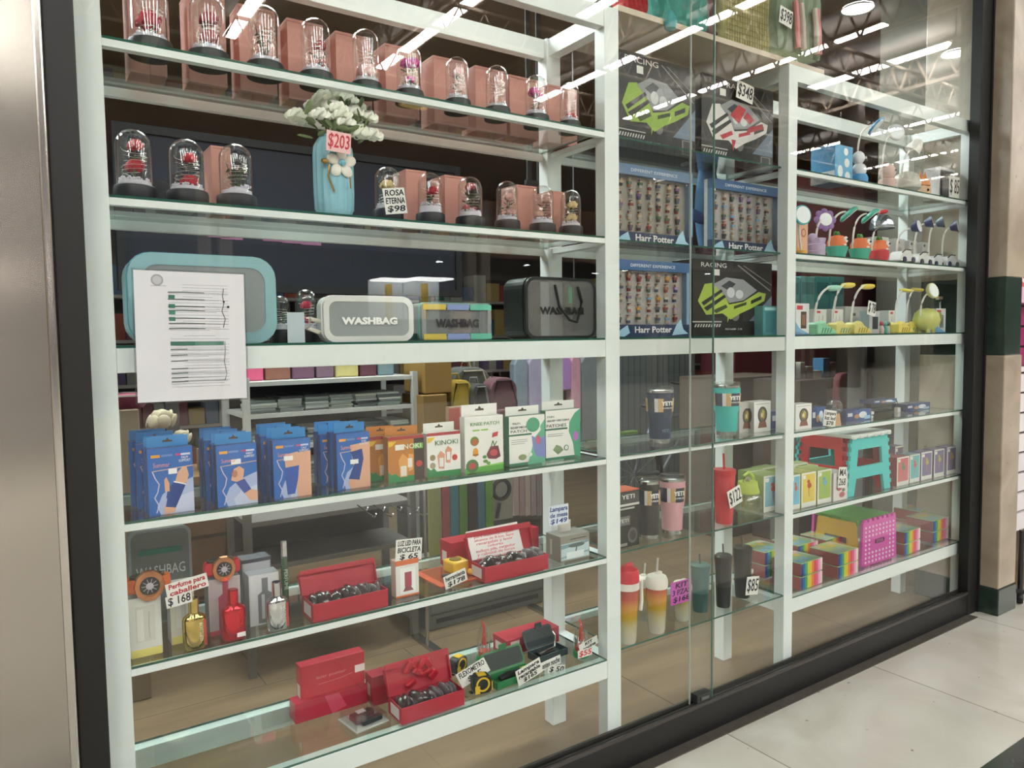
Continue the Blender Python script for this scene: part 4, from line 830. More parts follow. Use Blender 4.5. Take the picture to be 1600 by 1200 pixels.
def kit(label, uc, vb, vt, y):
    x = X(uc, y, ZB); H = Zat(uc, vt, y)-ZB; t = T('bit_set', label, 'screwdriver set', (x, y, ZB), 0, 'clear cone packs with orange tips')
    r = .026
    G().lathe([(0, 0), (r, 0), (r, .016), (r*.95, .018), (0, .018)], 20).obj('green_base', M('#2c8a4c', .4), t)
    G().lathe([(r*.94, .018), (r*.94, H*.45), (r*.7, H*.72), (r*.36, H*.88), (r*.30, H*.88), (r*.66, H*.70), (r*.9, H*.45), (r*.9, .018)], 20).obj('clear_cone', CLEAR, t)
    g = G(); g.lathe([(0, .020), (r*.75, .02), (r*.75, .034), (0, .034)], 16); g.tube([(0, 0, H*.4), (0, 0, H*.86), (-.008, 0, H)], [.008, .005, .0015]); 
    for k in range(8): g.tube([(r*.7*cos(k*.785), r*.7*sin(k*.785), .034), (r*.7*cos(k*.785), r*.7*sin(k*.785), .06)], .0018, 1, 5)
    g.obj('orange_core', [M('#d8564a', .4), M('#b0aaa4', .3, .7)], t)
kit('clear cone pack with an orange tip behind the green open case', 757, 1030, 968, .22)
kit('clear cone pack with a coral tip at the right end of the lowest shelf', 908, 1030, 966, .07)
card('white card with handwriting on the right cone pack', 905, 934, 1000, 1013, .04, ['KIT', 'cocina'], tilt=radians(-12))
card('red on white card reading $55 on the right cone pack', 903, 925, 1014, 1026, .035, [('$55', '#d83a30')])
x0, x1 = X(786, .22, ZB), X(868, .22, ZB)
carton('gift_box', 'closed dark red gift box lying behind the green open case', 'gift box', x0, x1, .20, .08, ZB, Zat(815, 995, .20)-ZB, '#a81f33', [('r', .08, .55, .24, .85, '#d8c8c0')], left=[('r', .2, .2, .7, .7, '#d8c8c0')])
def case(label, uc, y, w_, col, inner, tool, rz=0, lean=.5):
    x = X(uc, y, ZB); t = T('spectacle_case', label, 'case', (x, y, ZB), rz); d = .06
    g = G(); g.b(-w_/2, w_/2, -d/2, d/2, 0, .004); 
    for a in ((-w_/2, w_/2, -d/2, -d/2+.004), (-w_/2, w_/2, d/2-.004, d/2), (-w_/2, -w_/2+.004, -d/2, d/2), (w_/2-.004, w_/2, -d/2, d/2)): g.b(*a, .004, .022)
    g.obj('tray', M(col, .4), t, bevel=.0015)
    mt = Matrix.Translation((0, d/2, .022)) @ Matrix.Rotation(-lean, 4, 'X'); g = G(); O = rrect(-w_/2, w_/2, 0, .062, .012); I = rrect(-w_/2+.006, w_/2-.006, .006, .056, .008)
    g.prism(O, 0, .003, 0, mt); lid = g.obj('lid', M(col, .4), t); g = G(); g.prism(I, -.001, 0, 0, mt); g.obj('lid_lining', M(inner, .7), lid)
    G().b(-.012, .012, d/2+.016, d/2+.022, .078, .094).obj('catch', M(col, .4), t)
    g = G()
    if tool == 'knife': g.tube([(-.045, 0, .016), (-.02, 0, .02), (.02, 0, .019), (.04, .002, .02)], [.008, .011, .010, .007]); g.b(.034, .052, -.008, .008, .014, .026, 1)
    else: g.tube([(-.04, -.005, .02), (.03, .0, .024), (.05, .02, .05), (.045, .03, .06)], .003, 2); g.b(-.04, .02, -.015, .012, .008, .02, 0)
    g.obj('tool', [M('#171a1a', .35), M('#d8d838', .4), STEEL], t)
case('open green case holding a black and yellow torch', 800, .06, .15, '#2f7a48', '#3c4440', 'knife', radians(2))
case('open dark teal case with a metal clip, right of the green case', 856, .13, .12, '#24383a', '#1c2c30', 'clip', radians(3))
card('white card reading $165 in front of the green case', 807, 846, 1037, 1062, .022, ['Lampara', 'recargable', '$165'], tilt=radians(-14))
card('white card with handwriting in front of the dark teal case', 842, 876, 1030, 1043, .05, ['Lentes noche'], tilt=radians(-6))
card('small white card reading $50 under the handwriting of the teal case', 856, 882, 1040, 1051, .04, ['$ 50'], tilt=radians(12))

# ================================================================== THINGS ON THE OPEN GLASS SHELVES BETWEEN THE CABINETS
def wbox(label, name, u0, u1, vt, y, z, d, col, shapes, side='#1d1c1d', rough=.3, group=None, rz=0, cat='box', left=()):
    x0, x1 = X(u0, y, z), X(u1, y, z); return carton(name, label, cat, x0, x1, y, d, z, Zat((u0+u1)/2, vt, y)-z, col, shapes, side=side, rough=rough, group=group, rz=rz, left=left)
def racing(label, u0, u1, vt, y, z, c1, c2, title=.30):
    # a see-through fronted box with a toy car printed large on it
    sh = [('r', 0, 0, 1, 1, '#272522'), ('r', 0, 0, 1, .20, '#1b1916'), ('p', [(.45, .2), (1, .2), (1, .62)], '#6f7f92'), ('p', [(.2, .2), (.7, .2), (1, .55), (1, .62)], '#2e2c29'),
          ('l', [(0, .19), (.35, .19)], .01, '#b7b6b0'), ('l', [(.55, .95), (.98, .62)], .01, '#8c8a84'), ('l', [(.62, .95), (1, .70)], .006, '#8c8a84'), ('t', title, .93, .085, '#e6e6e2', 'RACING', .42), ('r', .24, .80, .32, .88, '#dcdcd6'), ('r', .82, .03, .96, .19, '#8d8a84'), ('r', .835, .04, .945, .18, '#3a3936'), ('t', .5, .09, .035, '#d6d6d0', 'NO.6688  1:16', .3),
          # tyres, body, cabin, stripes
          ('e', .30, .36, .09, .12, '#1b1a18'), ('e', .52, .27, .10, .13, '#171614'), ('e', .52, .27, .05, .07, '#6f6f6c'), ('e', .82, .50, .07, .10, '#1b1a18'),
          ('p', [(.06, .46), (.14, .68), (.24, .70), (.36, .58), (.44, .42), (.36, .30), (.16, .28)], c1), ('p', [(.36, .30), (.44, .42), (.62, .46), (.82, .60), (.92, .58), (.90, .48), (.74, .38), (.58, .30), (.46, .22)], c1),
          ('p', [(.24, .68), (.40, .78), (.62, .76), (.80, .62), (.62, .48), (.44, .44), (.34, .58)], '#8d9092'), ('p', [(.34, .66), (.44, .74), (.52, .70), (.44, .60)], '#3c3f42'), ('e', .46, .58, .05, .07, '#c3c6c8'), ('e', .57, .56, .05, .06, '#c3c6c8'),
          ('p', [(.10, .44), (.34, .62), (.36, .59), (.13, .40)], '#232220'), ('p', [(.13, .37), (.38, .55), (.40, .52), (.17, .33)], '#232220'), ('p', [(.24, .34), (.40, .42), (.42, .38), (.28, .30)], c2), ('p', [(.50, .40), (.66, .46), (.66, .42), (.50, .36)], c2), ('p', [(.72, .48), (.86, .55), (.86, .50), (.72, .43)], '#232220'), ('p', [(.42, .18), (.46, .30), (.42, .30)], c1)]
    if c2[1] == 'b': sh += [('p', [(.38, .60), (.50, .74), (.60, .70), (.50, .52)], c2), ('p', [(.60, .42), (.64, .50), (.84, .58), (.86, .52)], c2), ('p', [(.56, .60), (.62, .68), (.72, .60), (.66, .54)], c2), ('p', [(.42, .18), (.40, .32), (.46, .32)], c2)]
    for k in range(10): sh.append(('p', [(.02+k*.032, .12), (.035+k*.032, .12), (.05+k*.032, .16), (.035+k*.032, .16)], '#c8c7c0'))
    return wbox(label, 'toy_car_box', u0, u1, vt, y, z, .10, '#1f1d1b', sh, group='boxed toy cars between the cabinets')
racing('dark RACING box with a lime green toy car, at the top left beside the post', 964, 1086, 92, .12, MZ1, '#8fae44', '#3c4a20', .30)
racing('dark RACING box with a white and red toy car and a $348 card', 1096, 1207, 128, .13, MZ1, '#d9d4d2', '#b8343c', .52)
racing('dark RACING box with a lime green toy car, on the middle beam', 1082, 1205, 408, .10, MZM, '#a2b84a', '#3c4a20', .25)
card('white rounded card reading $348 on the box of the red and white toy car', 1151, 1177, 130, 158, .115, ['$348'], tilt=radians(8))
PALS = ['#8a8a86', '#5f5a5a', '#a07058', '#7a5b86', '#4c5870', '#8c3b3a', '#c7b59a', '#4a6a52', '#b8b4aa', '#3c3a42']
def figures(label, u0, u1, vt, y, z, seed, bright):
    x0, x1 = X(u0, y, z), X(u1, y, z); w_ = x1-x0; h = Zat((u0+u1)/2, vt, y)-z
    t = T('figure_pack', label, 'toy pack', ((x0+x1)/2, y+.02, z), 0, 'blister packs of toy figures'); rnd = random.Random(seed)
    G().b(-w_/2, w_/2, .004, .02, 0, h).obj('backing_card', M('#b5b2ae' if bright else '#a5a096', .5, noise=.25, scale=60), t)
    G().b(-w_/2, w_/2, -.018, .004, 0, h*.165).obj('lower_band', M('#1f3556', .4), t)
    G().b(-w_/2, w_/2, -.018, .004, h*.87, h).obj('upper_band', M('#3c6390' if bright else '#6f88a8', .4), t)
    G().b(-w_/2, -w_/2+.006, -.018, .004, h*.165, h*.87).obj('side_band', M('#56789c', .4), t); G().b(w_/2-.018, w_/2, -.018, .004, h*.165, h*.87).obj('side_band', M('#7c9cb8', .4), t)
    text('Harr Potter', h*.115, (-.02*w_, -.0188, h*.095), M('#e4e4e0', .5), t, width=w_*.5, off=.0006)
    text('DIFFERENT EXPERIENCE', h*.055, (-.02*w_, -.0188, h*.93), M('#dfe6ee', .5), t, width=w_*.6)
    art(t, w_, h, -.0182, [('p', [(.74, .02), (.80, .16), (.86, .24), (.90, .10), (.97, .04)], '#a8cfe2'), ('p', [(.0, .02), (.05, .10), (.14, .16), (.17, .06), (.10, .01)], '#9cc6dc')], 'printed_splash')
    cols = 7; rows = 5
    for r in range(rows):
        for c in range(cols):
            cx = -w_/2+w_*(.08+.125*c)+rnd.uniform(-.005, .005); cz = h*(.185+.135*r)+rnd.uniform(0, .004)
            g = G(); c1 = rnd.randrange(10); g.b(cx-.0055, cx-.0008, -.006, .003, cz, cz+.009, 0); g.b(cx+.0008, cx+.0055, -.006, .003, cz, cz+.009, 0); g.b(cx-.0065, cx+.0065, -.007, .003, cz+.009, cz+.018, 1); g.b(cx-.0092, cx-.0068, -.006, .001, cz+.010, cz+.018, 1); g.b(cx+.0068, cx+.0092, -.006, .001, cz+.010, cz+.018, 1); g.b(cx-.004, cx+.004, -.007, .001, cz+.018, cz+.025, 2); g.b(cx-.0046, cx+.0046, -.006, .002, cz+.0235, cz+.028, 3)
            hue = ['#c5c0b8', '#7aa8d0', '#b090c0', '#d8a040'] if bright else ['#b7b2a6']
            g.obj('toy_figure', [M(rnd.choice(PALS), .5), M(rnd.choice(PALS+hue), .5), M('#c8a48a', .5), M(rnd.choice(PALS), .5)], t)
    g = G(); n = 14
    vs = [[g.bm.verts.new((-w_/2+.006+(w_-.024)*i/n, -.017+rnd.uniform(-.0035, .0035), h*(.135+.735*j/10))) for i in range(n+1)] for j in range(11)]
    for j in range(10):
        for i in range(n): f = g.bm.faces.new([vs[j][i], vs[j][i+1], vs[j+1][i+1], vs[j+1][i]]); f.smooth = True
    g.obj('clear_blister', glassy((.94, .94, .94), .10, .06), t)
figures('blister pack of small toy figures, upper left of the three', 964, 1083, 262, .12, MZ2, 1, False)
figures('blister pack of small toy figures in front of the blue shark, upper right', 1113, 1219, 286, .12, MZ2, 2, True)
figures('blister pack of small toy figures on the middle beam, left of the lime car box', 964, 1079, 408, .08, MZM, 3, True)
# blue plush shark standing on its tail
x = X(1108, .22, MZ2); H = Zat(1118, 250, .22)-MZ2
t = T('plush_shark', 'blue plush shark standing upright between the two figure packs', 'plush toy', (x, .23, MZ2))
G().lathe([(0, 0), (.03, .01), (.045, .08), (.055, .16), (.05, .24), (.035, H*.9), (0, H)], 20, sy=.8).obj('body', M('#3f6c96', .85, noise=.2), t)
g = G(); g.ball((-.085, -.02, .14), (.06, .010, .024), 0, 12, rot=Euler((0, .25, 0))); g.ball((.085, -.02, .15), (.05, .010, .022), 0, 12); g.obj('fin', M('#1e4278', .85), t)
g = G(); g.ball((-.03, -.02, H+.0), (.05, .012, .018), 0, 12, rot=Euler((0, -.3, 0))); g.ball((.04, -.01, H), (.05, .012, .016), 0, 12); g.obj('tail', M('#27456e', .85), t)
G().lathe([(0, .0), (.02, .03), (.03, .1), (.02, .2), (0, .24)], 16, 0, (0, -.028, .02)).obj('belly', M('#b9ccd6', .85), t)
wbox('slim teal box standing right of the lower lime car box', 'slim_box', 1192, 1214, 478, .06, MZM, .04, '#4f8f94', [('r', .2, .1, .8, .8, '#3f7c82'), ('r', .1, .85, .9, .95, '#a9d2d0')], side='#6aa0a2')
def tumbler(label, uc, du, vt, y, z, col, prof='yeti', band=True, lid=True, group='steel tumblers with paper bands'):
    x = X(uc, y, z); D = dia(du, x, y, z); r = D/2; H = Zat(uc, vt, y)-z
    t = T('tumbler', label, 'tumbler', (x, y, z), 0, group)
    body = [(r*.74, H*.07), (r*.76, H*.10), (r*.80, H*.42), (r*.90, H*.50), (r*.98, H*.90), (0, H*.90)] if prof == 'yeti' else [(r*.92, H*.06), (r*.96, H*.1), (r*.96, H*.90), (0, H*.90)]
    G().lathe([(0, H*.07)]+body, 28).obj('body', M(col, .45), t)
    G().lathe([(0, 0), (body[0][0]*.97, 0), (body[0][0]*1.0, H*.07), (0, H*.07)], 28).obj('steel_base', STEEL, t)
    G().lathe([(0, H*.90), (r*.98, H*.90), (r*.98, H*.945), (r*.9, H*.955), (0, H*.955)], 28).obj('steel_rim', STEEL, t)
    if lid: G().lathe([(r*.94, H*.95), (r*.96, H*.985), (r*.88, H), (r*.5, H*.985), (0, H*.985)], 28).obj('clear_lid', CLEAR2, t)
    if band:
        g = G(); rr = lambda q: (r*.985 if prof != 'yeti' else r*(.90+.08*(q-.5)/.4))*1.012+.0006
        g.lathe([(rr(.58), H*.56), (rr(.80)+.0005, H*.80)], 48)
        ob = g.obj('paper_band', [M('#c9a878', .6), M('#2a3144', .6), M('#d9d8d4', .6)], t, recalc=False)
        for i, p_ in enumerate(ob.data.polygons):
            a = i % 48; p_.material_index = 1 if (a in range(32, 38) or a in range(22, 27)) else (2 if a in range(27, 29) else 0)
        for (dx, s_, st) in ((.12, .036, 'YETI'),):
            a = -pi/2-.25; text('YETI', H*.10, (rr(.7)*cos(a)*1.03, rr(.7)*sin(a)*1.03, H*.71), M('#f2f1ee', .5), t, (pi/2, 0, a+pi/2), width=r*.85, off=.0008)
            text('TUMBLER', H*.04, (rr(.7)*cos(a)*1.03, rr(.7)*sin(a)*1.03, H*.63), M('#f2f1ee', .5), t, (pi/2, 0, a+pi/2), width=r*.8)
    return t, x, r, H
t_, x_, r_, H_ = tumbler('navy blue steel tumbler with paper band beside the post', 1031, 44, 604, .13, MZ3, '#22344f')
text('YETI', H_*.08, (-.012, -r_*.80, H_*.22), M('#6a7a94', .4), t_, (pi/2, 0, -.2), off=.0004)
tumbler('turquoise steel tumbler with paper band, on the same shelf as the navy one', 1135, 43, 597, .115, MZ3, '#3cb8b0')
tumbler('black straight steel tumbler with paper band beside its carton', 1014, 34, 745, .08, MZ4, '#3b3a37', 'straight')
tumbler('pink steel tumbler with paper band, lower shelf', 1050, 42, 741, .07, MZ4, '#dba6ac')
wbox('dark YETI carton with an orange top beside the black tumbler', 'tumbler_box', 960, 999, 768, .03, MZ4, .07, '#232220', [('r', 0, .78, 1, .98, '#474645'), ('t', .56, .90, .11, '#efeeea', 'YETI', .5), ('r', .0, .74, 1, .78, '#c9c8c4'), ('r', .0, .68, .8, .71, '#b3b2ae'), ('r', .1, .40, .62, .56, '#6a6965'), ('t', .36, .48, .09, '#cfcec8', 'YETI', .4), ('e', .72, .2, .2, .14, '#5a5955'), ('e', .72, .2, .13, .09, '#3a3937'), ('r', .1, .03, .5, .08, '#8d8c88')])
x0, x1 = X(960, .03, MZ4), X(999, .03, MZ4)
tag(G().b(x0, x1, .031, .099, 0, .003).obj('orange_lid', M('#d0613c', .5), loc=(0, 0, Zat(980, 768, .03)+.0005)), 'flat orange cardboard lid lying on the dark carton', 'lid')
# red cup with straw
x = X(1131, .055, MZ4); H = Zat(1131, 733, .055)-MZ4; r = dia(36, x, .055, MZ4)/2
t = T('straw_cup', 'tall red ribbed cup with a red straw on the lower glass shelf', 'cup', (x, .055, MZ4))
prof = [(0, 0), (r*.72, 0), (r*.74, .01)] + [(r*(.76+.18*k/24+(.012 if k % 2 else 0)), .02+(H*.9-.02)*k/24) for k in range(25)] + [(r, H*.92), (r, H), (0, H)]
G().lathe(prof, 28).obj('cup_body', M('#c92f3a', .3), t)
G().tube([(0, 0, H-.01), (-.004, 0, H+.058)], .0035).obj('straw', M('#c92f3a', .4), t)
# green lidded jug
x = X(1168, .085, MZ4); H = Zat(1168, 752, .085)-MZ4; r = dia(44, x, .085, MZ4)/2
t = T('water_jug', 'clear short jug with a lime lid and carry loop behind the red cup', 'jug', (x, .085, MZ4))
G().lathe([(0, 0), (r*.92, 0), (r, .01), (r*.98, H*.5), (r*.75, H*.66), (r*.6, H*.70), (r*.55, H*.70), (r*.7, H*.65), (r*.94, H*.5), (r*.95, .014), (0, .008)], 28).obj('jug_body', glassy((.95, .945, .90), .08, .05), t)
G().lathe([(0, H*.66), (r*.80, H*.66), (r*.82, H*.70), (r*.70, H*.86), (r*.66, H), (0, H)], 24).obj('lid', M('#b3c256', .45), t)
G().tube([(-r*.5, 0, H*.95), (-r*.45, 0, H*1.18), (r*.1, 0, H*1.28), (r*.6, 0, H*1.12), (r*.8, 0, H*.78)], .005).obj('carry_loop', M('#b6c860', .5), t)
G().ball((.0, -.0, H*1.04), (.012, .010, .012), 0, 10).obj('spout', M('#9a9078', .5), t)
card('white card reading $122 hanging from the red cup', 1138, 1158, 762, 790, .004, ['$122'], tilt=radians(-16))
# snow globe boxes
def globebox(label, u0, u1, vt, y, z, col='#e4e2de', left='#b4b0aa'):
    sh = [('e', .5, .56, .28, .27, '#2c2822'), ('e', .5, .56, .20, .20, '#6f6330'), ('p', [(.38, .48), (.5, .74), (.62, .66), (.58, .44)], '#b8a548'), ('e', .46, .56, .07, .07, '#d8cfa0'), ('p', [(.24, .14), (.76, .14), (.68, .34), (.32, .34)], '#7a4630'), ('r', .1, .90, .9, .93, '#b8b4b0')]
    return wbox(label, 'globe_box', u0, u1, vt, y, z, .05, col, sh, side=left, group='small boxes with a snow globe picture', left=[('e', .5, .55, .3, .25, '#3a342e'), ('p', [(.3, .12), (.7, .12), (.62, .32), (.36, .32)], '#6a4232')])
globebox('grey sided globe box right of the turquoise tumbler', 1155, 1178, 630, .10, MZ3, '#bdb9b4')
globebox('white globe box, nearest the second post on its left', 1178, 1204, 627, .075, MZ3)
globebox('white globe box just right of the second post', 1243, 1268, 631, .03, Z3)
def bluebox(label, u0, u1, vt, y, z, dp=.05, z0=None):
    sh = [('r', 0, 0, 1, 1, '#33558c'), ('p', [(0, 0), (.5, 0), (.3, 1), (0, 1)], '#27406e'), ('e', .66, .5, .16, .3, '#dfe6ec'), ('e', .42, .4, .10, .2, '#c8926a'), ('r', .72, .1, .95, .4, '#a8cbe2'), ('r', .06, .45, .24, .75, '#cfd3d8')]
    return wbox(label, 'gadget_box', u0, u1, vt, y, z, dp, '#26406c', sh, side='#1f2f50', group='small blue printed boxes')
bluebox('dark blue box beside the left face of the second post', 1205, 1231, 642, .11, MZ3)
bluebox('dark blue box standing right of the white globe box', 1268, 1290, 636, .06, Z3)
bluebox('blue box lying right of the snow globe', 1322, 1361, 640, .06, Z3, .06)
bluebox('blue box on a black adapter, right of the wired plug', 1365, 1401, 624, .16, Z3+.045, .07)
wbox('black adapter block under the blue box', 'adapter', 1366, 1398, 641, .17, Z3, .06, '#161616', [], side='#161616', cat='adapter')
bluebox('blue box at the far right of the gadget shelf', 1416, 1453, 630, .12, Z3, .07)
t = T('white_plug', 'small white plug with cable beside the black adapter', 'plug', (X(1402, .14, Z3), .14, Z3)); G().b(-.012, .012, -.01, .01, 0, .022).obj('plug_body', M('#dcdad6', .4), t, bevel=.003)
G().tube([(0, 0, .022), (.01, .02, .05), (.04, .03, .06), (.05, .02, .02)], .002).obj('cable', M('#33302e', .5), t)
t = T('white_plug', 'pair of small white clips right of the blue box lying flat', 'plug', (X(1363, .07, Z3), .08, Z3)); G().b(-.014, .010, -.01, .01, 0, .012).obj('clip', M('#e2e0dc', .4), t, bevel=.003); G().b(-.008, .016, -.01, .01, .016, .03).obj('clip', M('#e2e0dc', .4), t, bevel=.003); G().b(-.002, .002, -.002, .002, .010, .018).obj('clip_stem', M('#e2e0dc', .4), t)
x = X(1309, .03, Z3); t = T('snow_globe', 'glass snow globe on a pale wooden base with a card in front', 'snow globe', (x, .045, Z3)); r = dia(24, x, .045, Z3)/2
G().lathe([(0, 0), (r*.8, 0), (r*.62, .045), (0, .045)], 20).obj('wood_base', M('#c79a68', .5), t)
G().ball((0, 0, .045+r*.85), r, 0, 20).obj('globe', CLEAR2, t); G().lathe([(0, .046), (r*.5, .046), (r*.2, .046+r*.9), (0, .046+r)], 12).obj('scene_inside', M('#5a5c60', .5), t)
card('white card with handwriting leaning on the snow globe', 1287, 1306, 641, 666, .016, ['Lampara', 'luz led', '$78'], tilt=radians(8))
# bottles on the lowest glass shelf
GRAD = bpy.data.materials.new('fruit_gradient'); GRAD.use_nodes = True; nt = GRAD.node_tree; b_ = nt.nodes['Principled BSDF']; tc = nt.nodes.new('ShaderNodeTexCoord'); sp = nt.nodes.new('ShaderNodeSeparateXYZ'); cr = nt.nodes.new('ShaderNodeValToRGB'); ml = nt.nodes.new('ShaderNodeMath'); ml.operation = 'MULTIPLY'; ml.inputs[1].default_value = 1/.21
els = cr.color_ramp.elements; els[0].position = 0; els[0].color = (*lin('#c2beae'), 1); els[1].position = 1; els[1].color = (*lin('#8f3a36'), 1)
for p_, c in ((.25, '#b9b08c'), (.42, '#b8982c'), (.58, '#c98a34'), (.72, '#b4503c')): e_ = els.new(p_); e_.color = (*lin(c), 1)
nt.links.new(tc.outputs['Object'], sp.inputs[0]); nt.links.new(sp.outputs[2], ml.inputs[0]); nt.links.new(ml.outputs[0], cr.inputs[0]); nt.links.new(cr.outputs[0], b_.inputs['Base Color']); b_.inputs['Roughness'].default_value = .2
def fruit(label, uc, du, vt, y, lid, handle=False, straw=None, tall=1):
    x = X(uc, y, MZB); r = dia(du, x, y, MZB)/2; H = Zat(uc, vt, y)-MZB
    t = T('drink_bottle', label, 'bottle', (x, y, MZB), 0, 'sunset coloured drink bottles'); hb = H*.80
    G().lathe([(0, 0), (r*.72, 0), (r*.8, .008), (r*.86, hb*.3), (r, hb*.9), (r*.95, hb), (0, hb)], 26).obj('bottle_body', GRAD, t)
    G().lathe([(r*1.02, hb*.93), (r*1.06, hb*1.0), (r*1.04, hb*1.10), (r*.92, H*.93), (r*.5, H*.965), (0, H*.97)], 24).obj('lid', M(lid, .4), t)
    G().ball((r*.25, 0, H*.975), (r*.42, r*.3, H*.03), 0, 12).obj('spout_cap', M(lid, .4), t)
    if handle:
        G().lathe([(r*1.03, hb*.86), (r*1.08, hb*.86), (r*1.08, hb*.97), (r*1.03, hb*.97)], 24).obj('collar', M('#e9e3da', .4), t)
        G().tube([(r*1.0, -.005, hb*.95), (r*1.55, -.005, hb*.93), (r*1.6, -.005, hb*.6), (r*1.45, -.005, hb*.45)], .006).obj('handle', M('#e9e3da', .4), t)
    if straw: G().tube([(straw, 0, H*.6 if abs(straw) < r else 0.0), (straw+.012, 0, H*1.22)], .0035).obj('straw', M('#cfcac2', .4), t)
fruit('sunset coloured bottle with a red lid and white handle beside the left post', 980, 36, 880, .03, '#d03040', True)
fruit('sunset coloured bottle with a white lid, second from the left on its shelf', 1026, 33, 893, .035, '#e7e0d4', straw=-.006)
fruit('sunset coloured bottle with a white lid, behind the two bottles beside the post', 1003, 26, 897, .14, '#ddd6ca', straw=.004)
fruit('sunset coloured bottle with a white lid, behind the pink card', 1066, 28, 905, .06, '#e7e0d4')
card('bright pink card reading KIT 3 PZAS $168 before the drink bottles', 1048, 1080, 907, 942, -.002, ['KIT', '3 PZAS', '$168'], col='#c65ab4')
def coldcup(label, uc, du, vt, y, col, col2, straw=True):
    x = X(uc, y, MZB); r = dia(du, x, y, MZB)/2; H = Zat(uc, vt, y)-MZB
    t = T('straw_tumbler', label, 'tumbler', (x, y, MZB), 0, 'dark straw tumblers')
    G().lathe([(0, 0), (r*.72, 0), (r*.76, .01), (r*.84, H*.40), (0, H*.40)], 24).obj('lower_body', M(col, .45), t)
    G().lathe([(0, H*.401), (r*.84, H*.401), (r*.96, H*.92), (0, H*.92)], 24).obj('upper_body', M(col2, .35), t)
    G().lathe([(0, H*.92), (r, H*.92), (r, H*.97), (r*.8, H), (0, H)], 24).obj('lid', M(col2, .3), t)
    G().tube([(0, 0, H*.98), (-.004, 0, H*1.2)], .003).obj('straw', M('#5c5a56', .4), t)
    G().ball((r*.72, -r*.62, H*.5), (.008, .003, .011), 0, 10).obj('badge', M('#b8b6a8', .4), t)
coldcup('teal straw tumbler seen through the doubled glass', 1094, 31, 880, .08, '#1f4a48', '#466866')
coldcup('black straw tumbler left of the other black one', 1130, 28, 866, .06, '#0e0e0e', '#2c2a27')
coldcup('black straw tumbler beside the white card, right of its twin', 1160, 30, 853, .085, '#0e0e0e', '#2c2a27')
card('white card with scribbled writing on the right black tumbler', 1166, 1185, 901, 929, .05, ['$85'], tilt=radians(8))
# flower brick boxes
def brick(label, u0, u1, vt, y, z, c, pic='#c0503c', side=None, d=.055):
    sh = [('r', .08, .15, .92, .95, c), ('l', [(.5, .3), (.48, .5), (.58, .68)], .03, pic), ('e', .52, .62, .14, .08, pic), ('e', .46, .74, .09, .05, pic), ('r', .08, .83, .26, .93, '#e8e6dc')]
    return wbox(label, 'brick_flower_box', u0, u1, vt, y, z, d, '#dfe0d6', sh, side=side or c, group='boxed brick flower sets')
LG = '#9aa66c'
brick('lime sided flower set box beyond the jug, leftmost of the set', 1170, 1194, 735, .15, MZ4, '#8fa05e', side='#8b9a62')
brick('lime sided flower set box with a blue front, left of the second post', 1193, 1222, 742, .06, MZ4, '#7fb0bc', side='#95a268', d=.09)
brick('lime sided flower set box behind the blue fronted one', 1190, 1214, 730, .20, MZ4, LG, side='#98a56a')
brick('flower set box with a sky blue front half hidden by the second post', 1236, 1250, 742, .03, Z4, '#6fb6cc', '#d0653c', side=LG)
brick('flower set box with a yellow front and red flower', 1252, 1275, 738, .028, Z4, '#d9c352', '#b8482e', side='#b5b26a', d=.09)
brick('flower set box with a lime front and blue flower', 1277, 1299, 734, .028, Z4, '#9dbb52', '#6aa8d0', side='#93a25c', d=.09)
brick('lime box behind the yellow flower set box', 1240, 1262, 724, .17, Z4, LG, side='#a0ad74')
brick('lime box behind the lime flower set box', 1252, 1278, 729, .14, Z4, LG, side='#a0ad74')
wbox('white box printed with red and pink blossoms beside the folding stool', 'blossom_box', 1302, 1324, 738, .02, Z4, .07, '#dcd6d2', [('e', .6, .2, .2, .1, '#b86060'), ('e', .4, .45, .18, .1, '#a8545c'), ('e', .62, .65, .2, .1, '#8f4a48'), ('e', .4, .80, .16, .08, '#6f7a58'), ('e', .7, .36, .1, .06, '#6a7a50')], side='#b3aeac')
card('narrow white card with writing on the blossom box', 1310, 1322, 730, 762, .012, ['MA', '268'], tilt=radians(6))
brick('coral flower set box at the right of the stool', 1401, 1420, 714, .028, Z4, '#c4676a', '#5a8a6a', side='#9a4a4c', d=.09)
brick('teal flower set box right of the coral one', 1421, 1437, 710, .032, Z4, '#6ab2b4', '#c8605c', side='#7a9a9c')
for i, (a, b2, v) in enumerate([(1439, 1456, 706), (1459, 1475, 702), (1479, 1495, 698)]):
    brick('purple flower set box, %s of the row of three at the right' % ['first', 'middle', 'last'][i], a, b2, v, .032, Z4, '#756a90', '#b8a848', side='#6b6284')
wbox('small coral box behind the coral flower set', 'small_box', 1381, 1388, 700, .10, Z4, .05, '#c4666c', [('r', .1, .4, .9, .7, '#dca0a0')], side='#a8505a')
brick('grey purple box stacked behind the coral and teal ones', 1398, 1411, 697, .14, Z4, '#7a6878', '#a0909a', side='#6a5868')
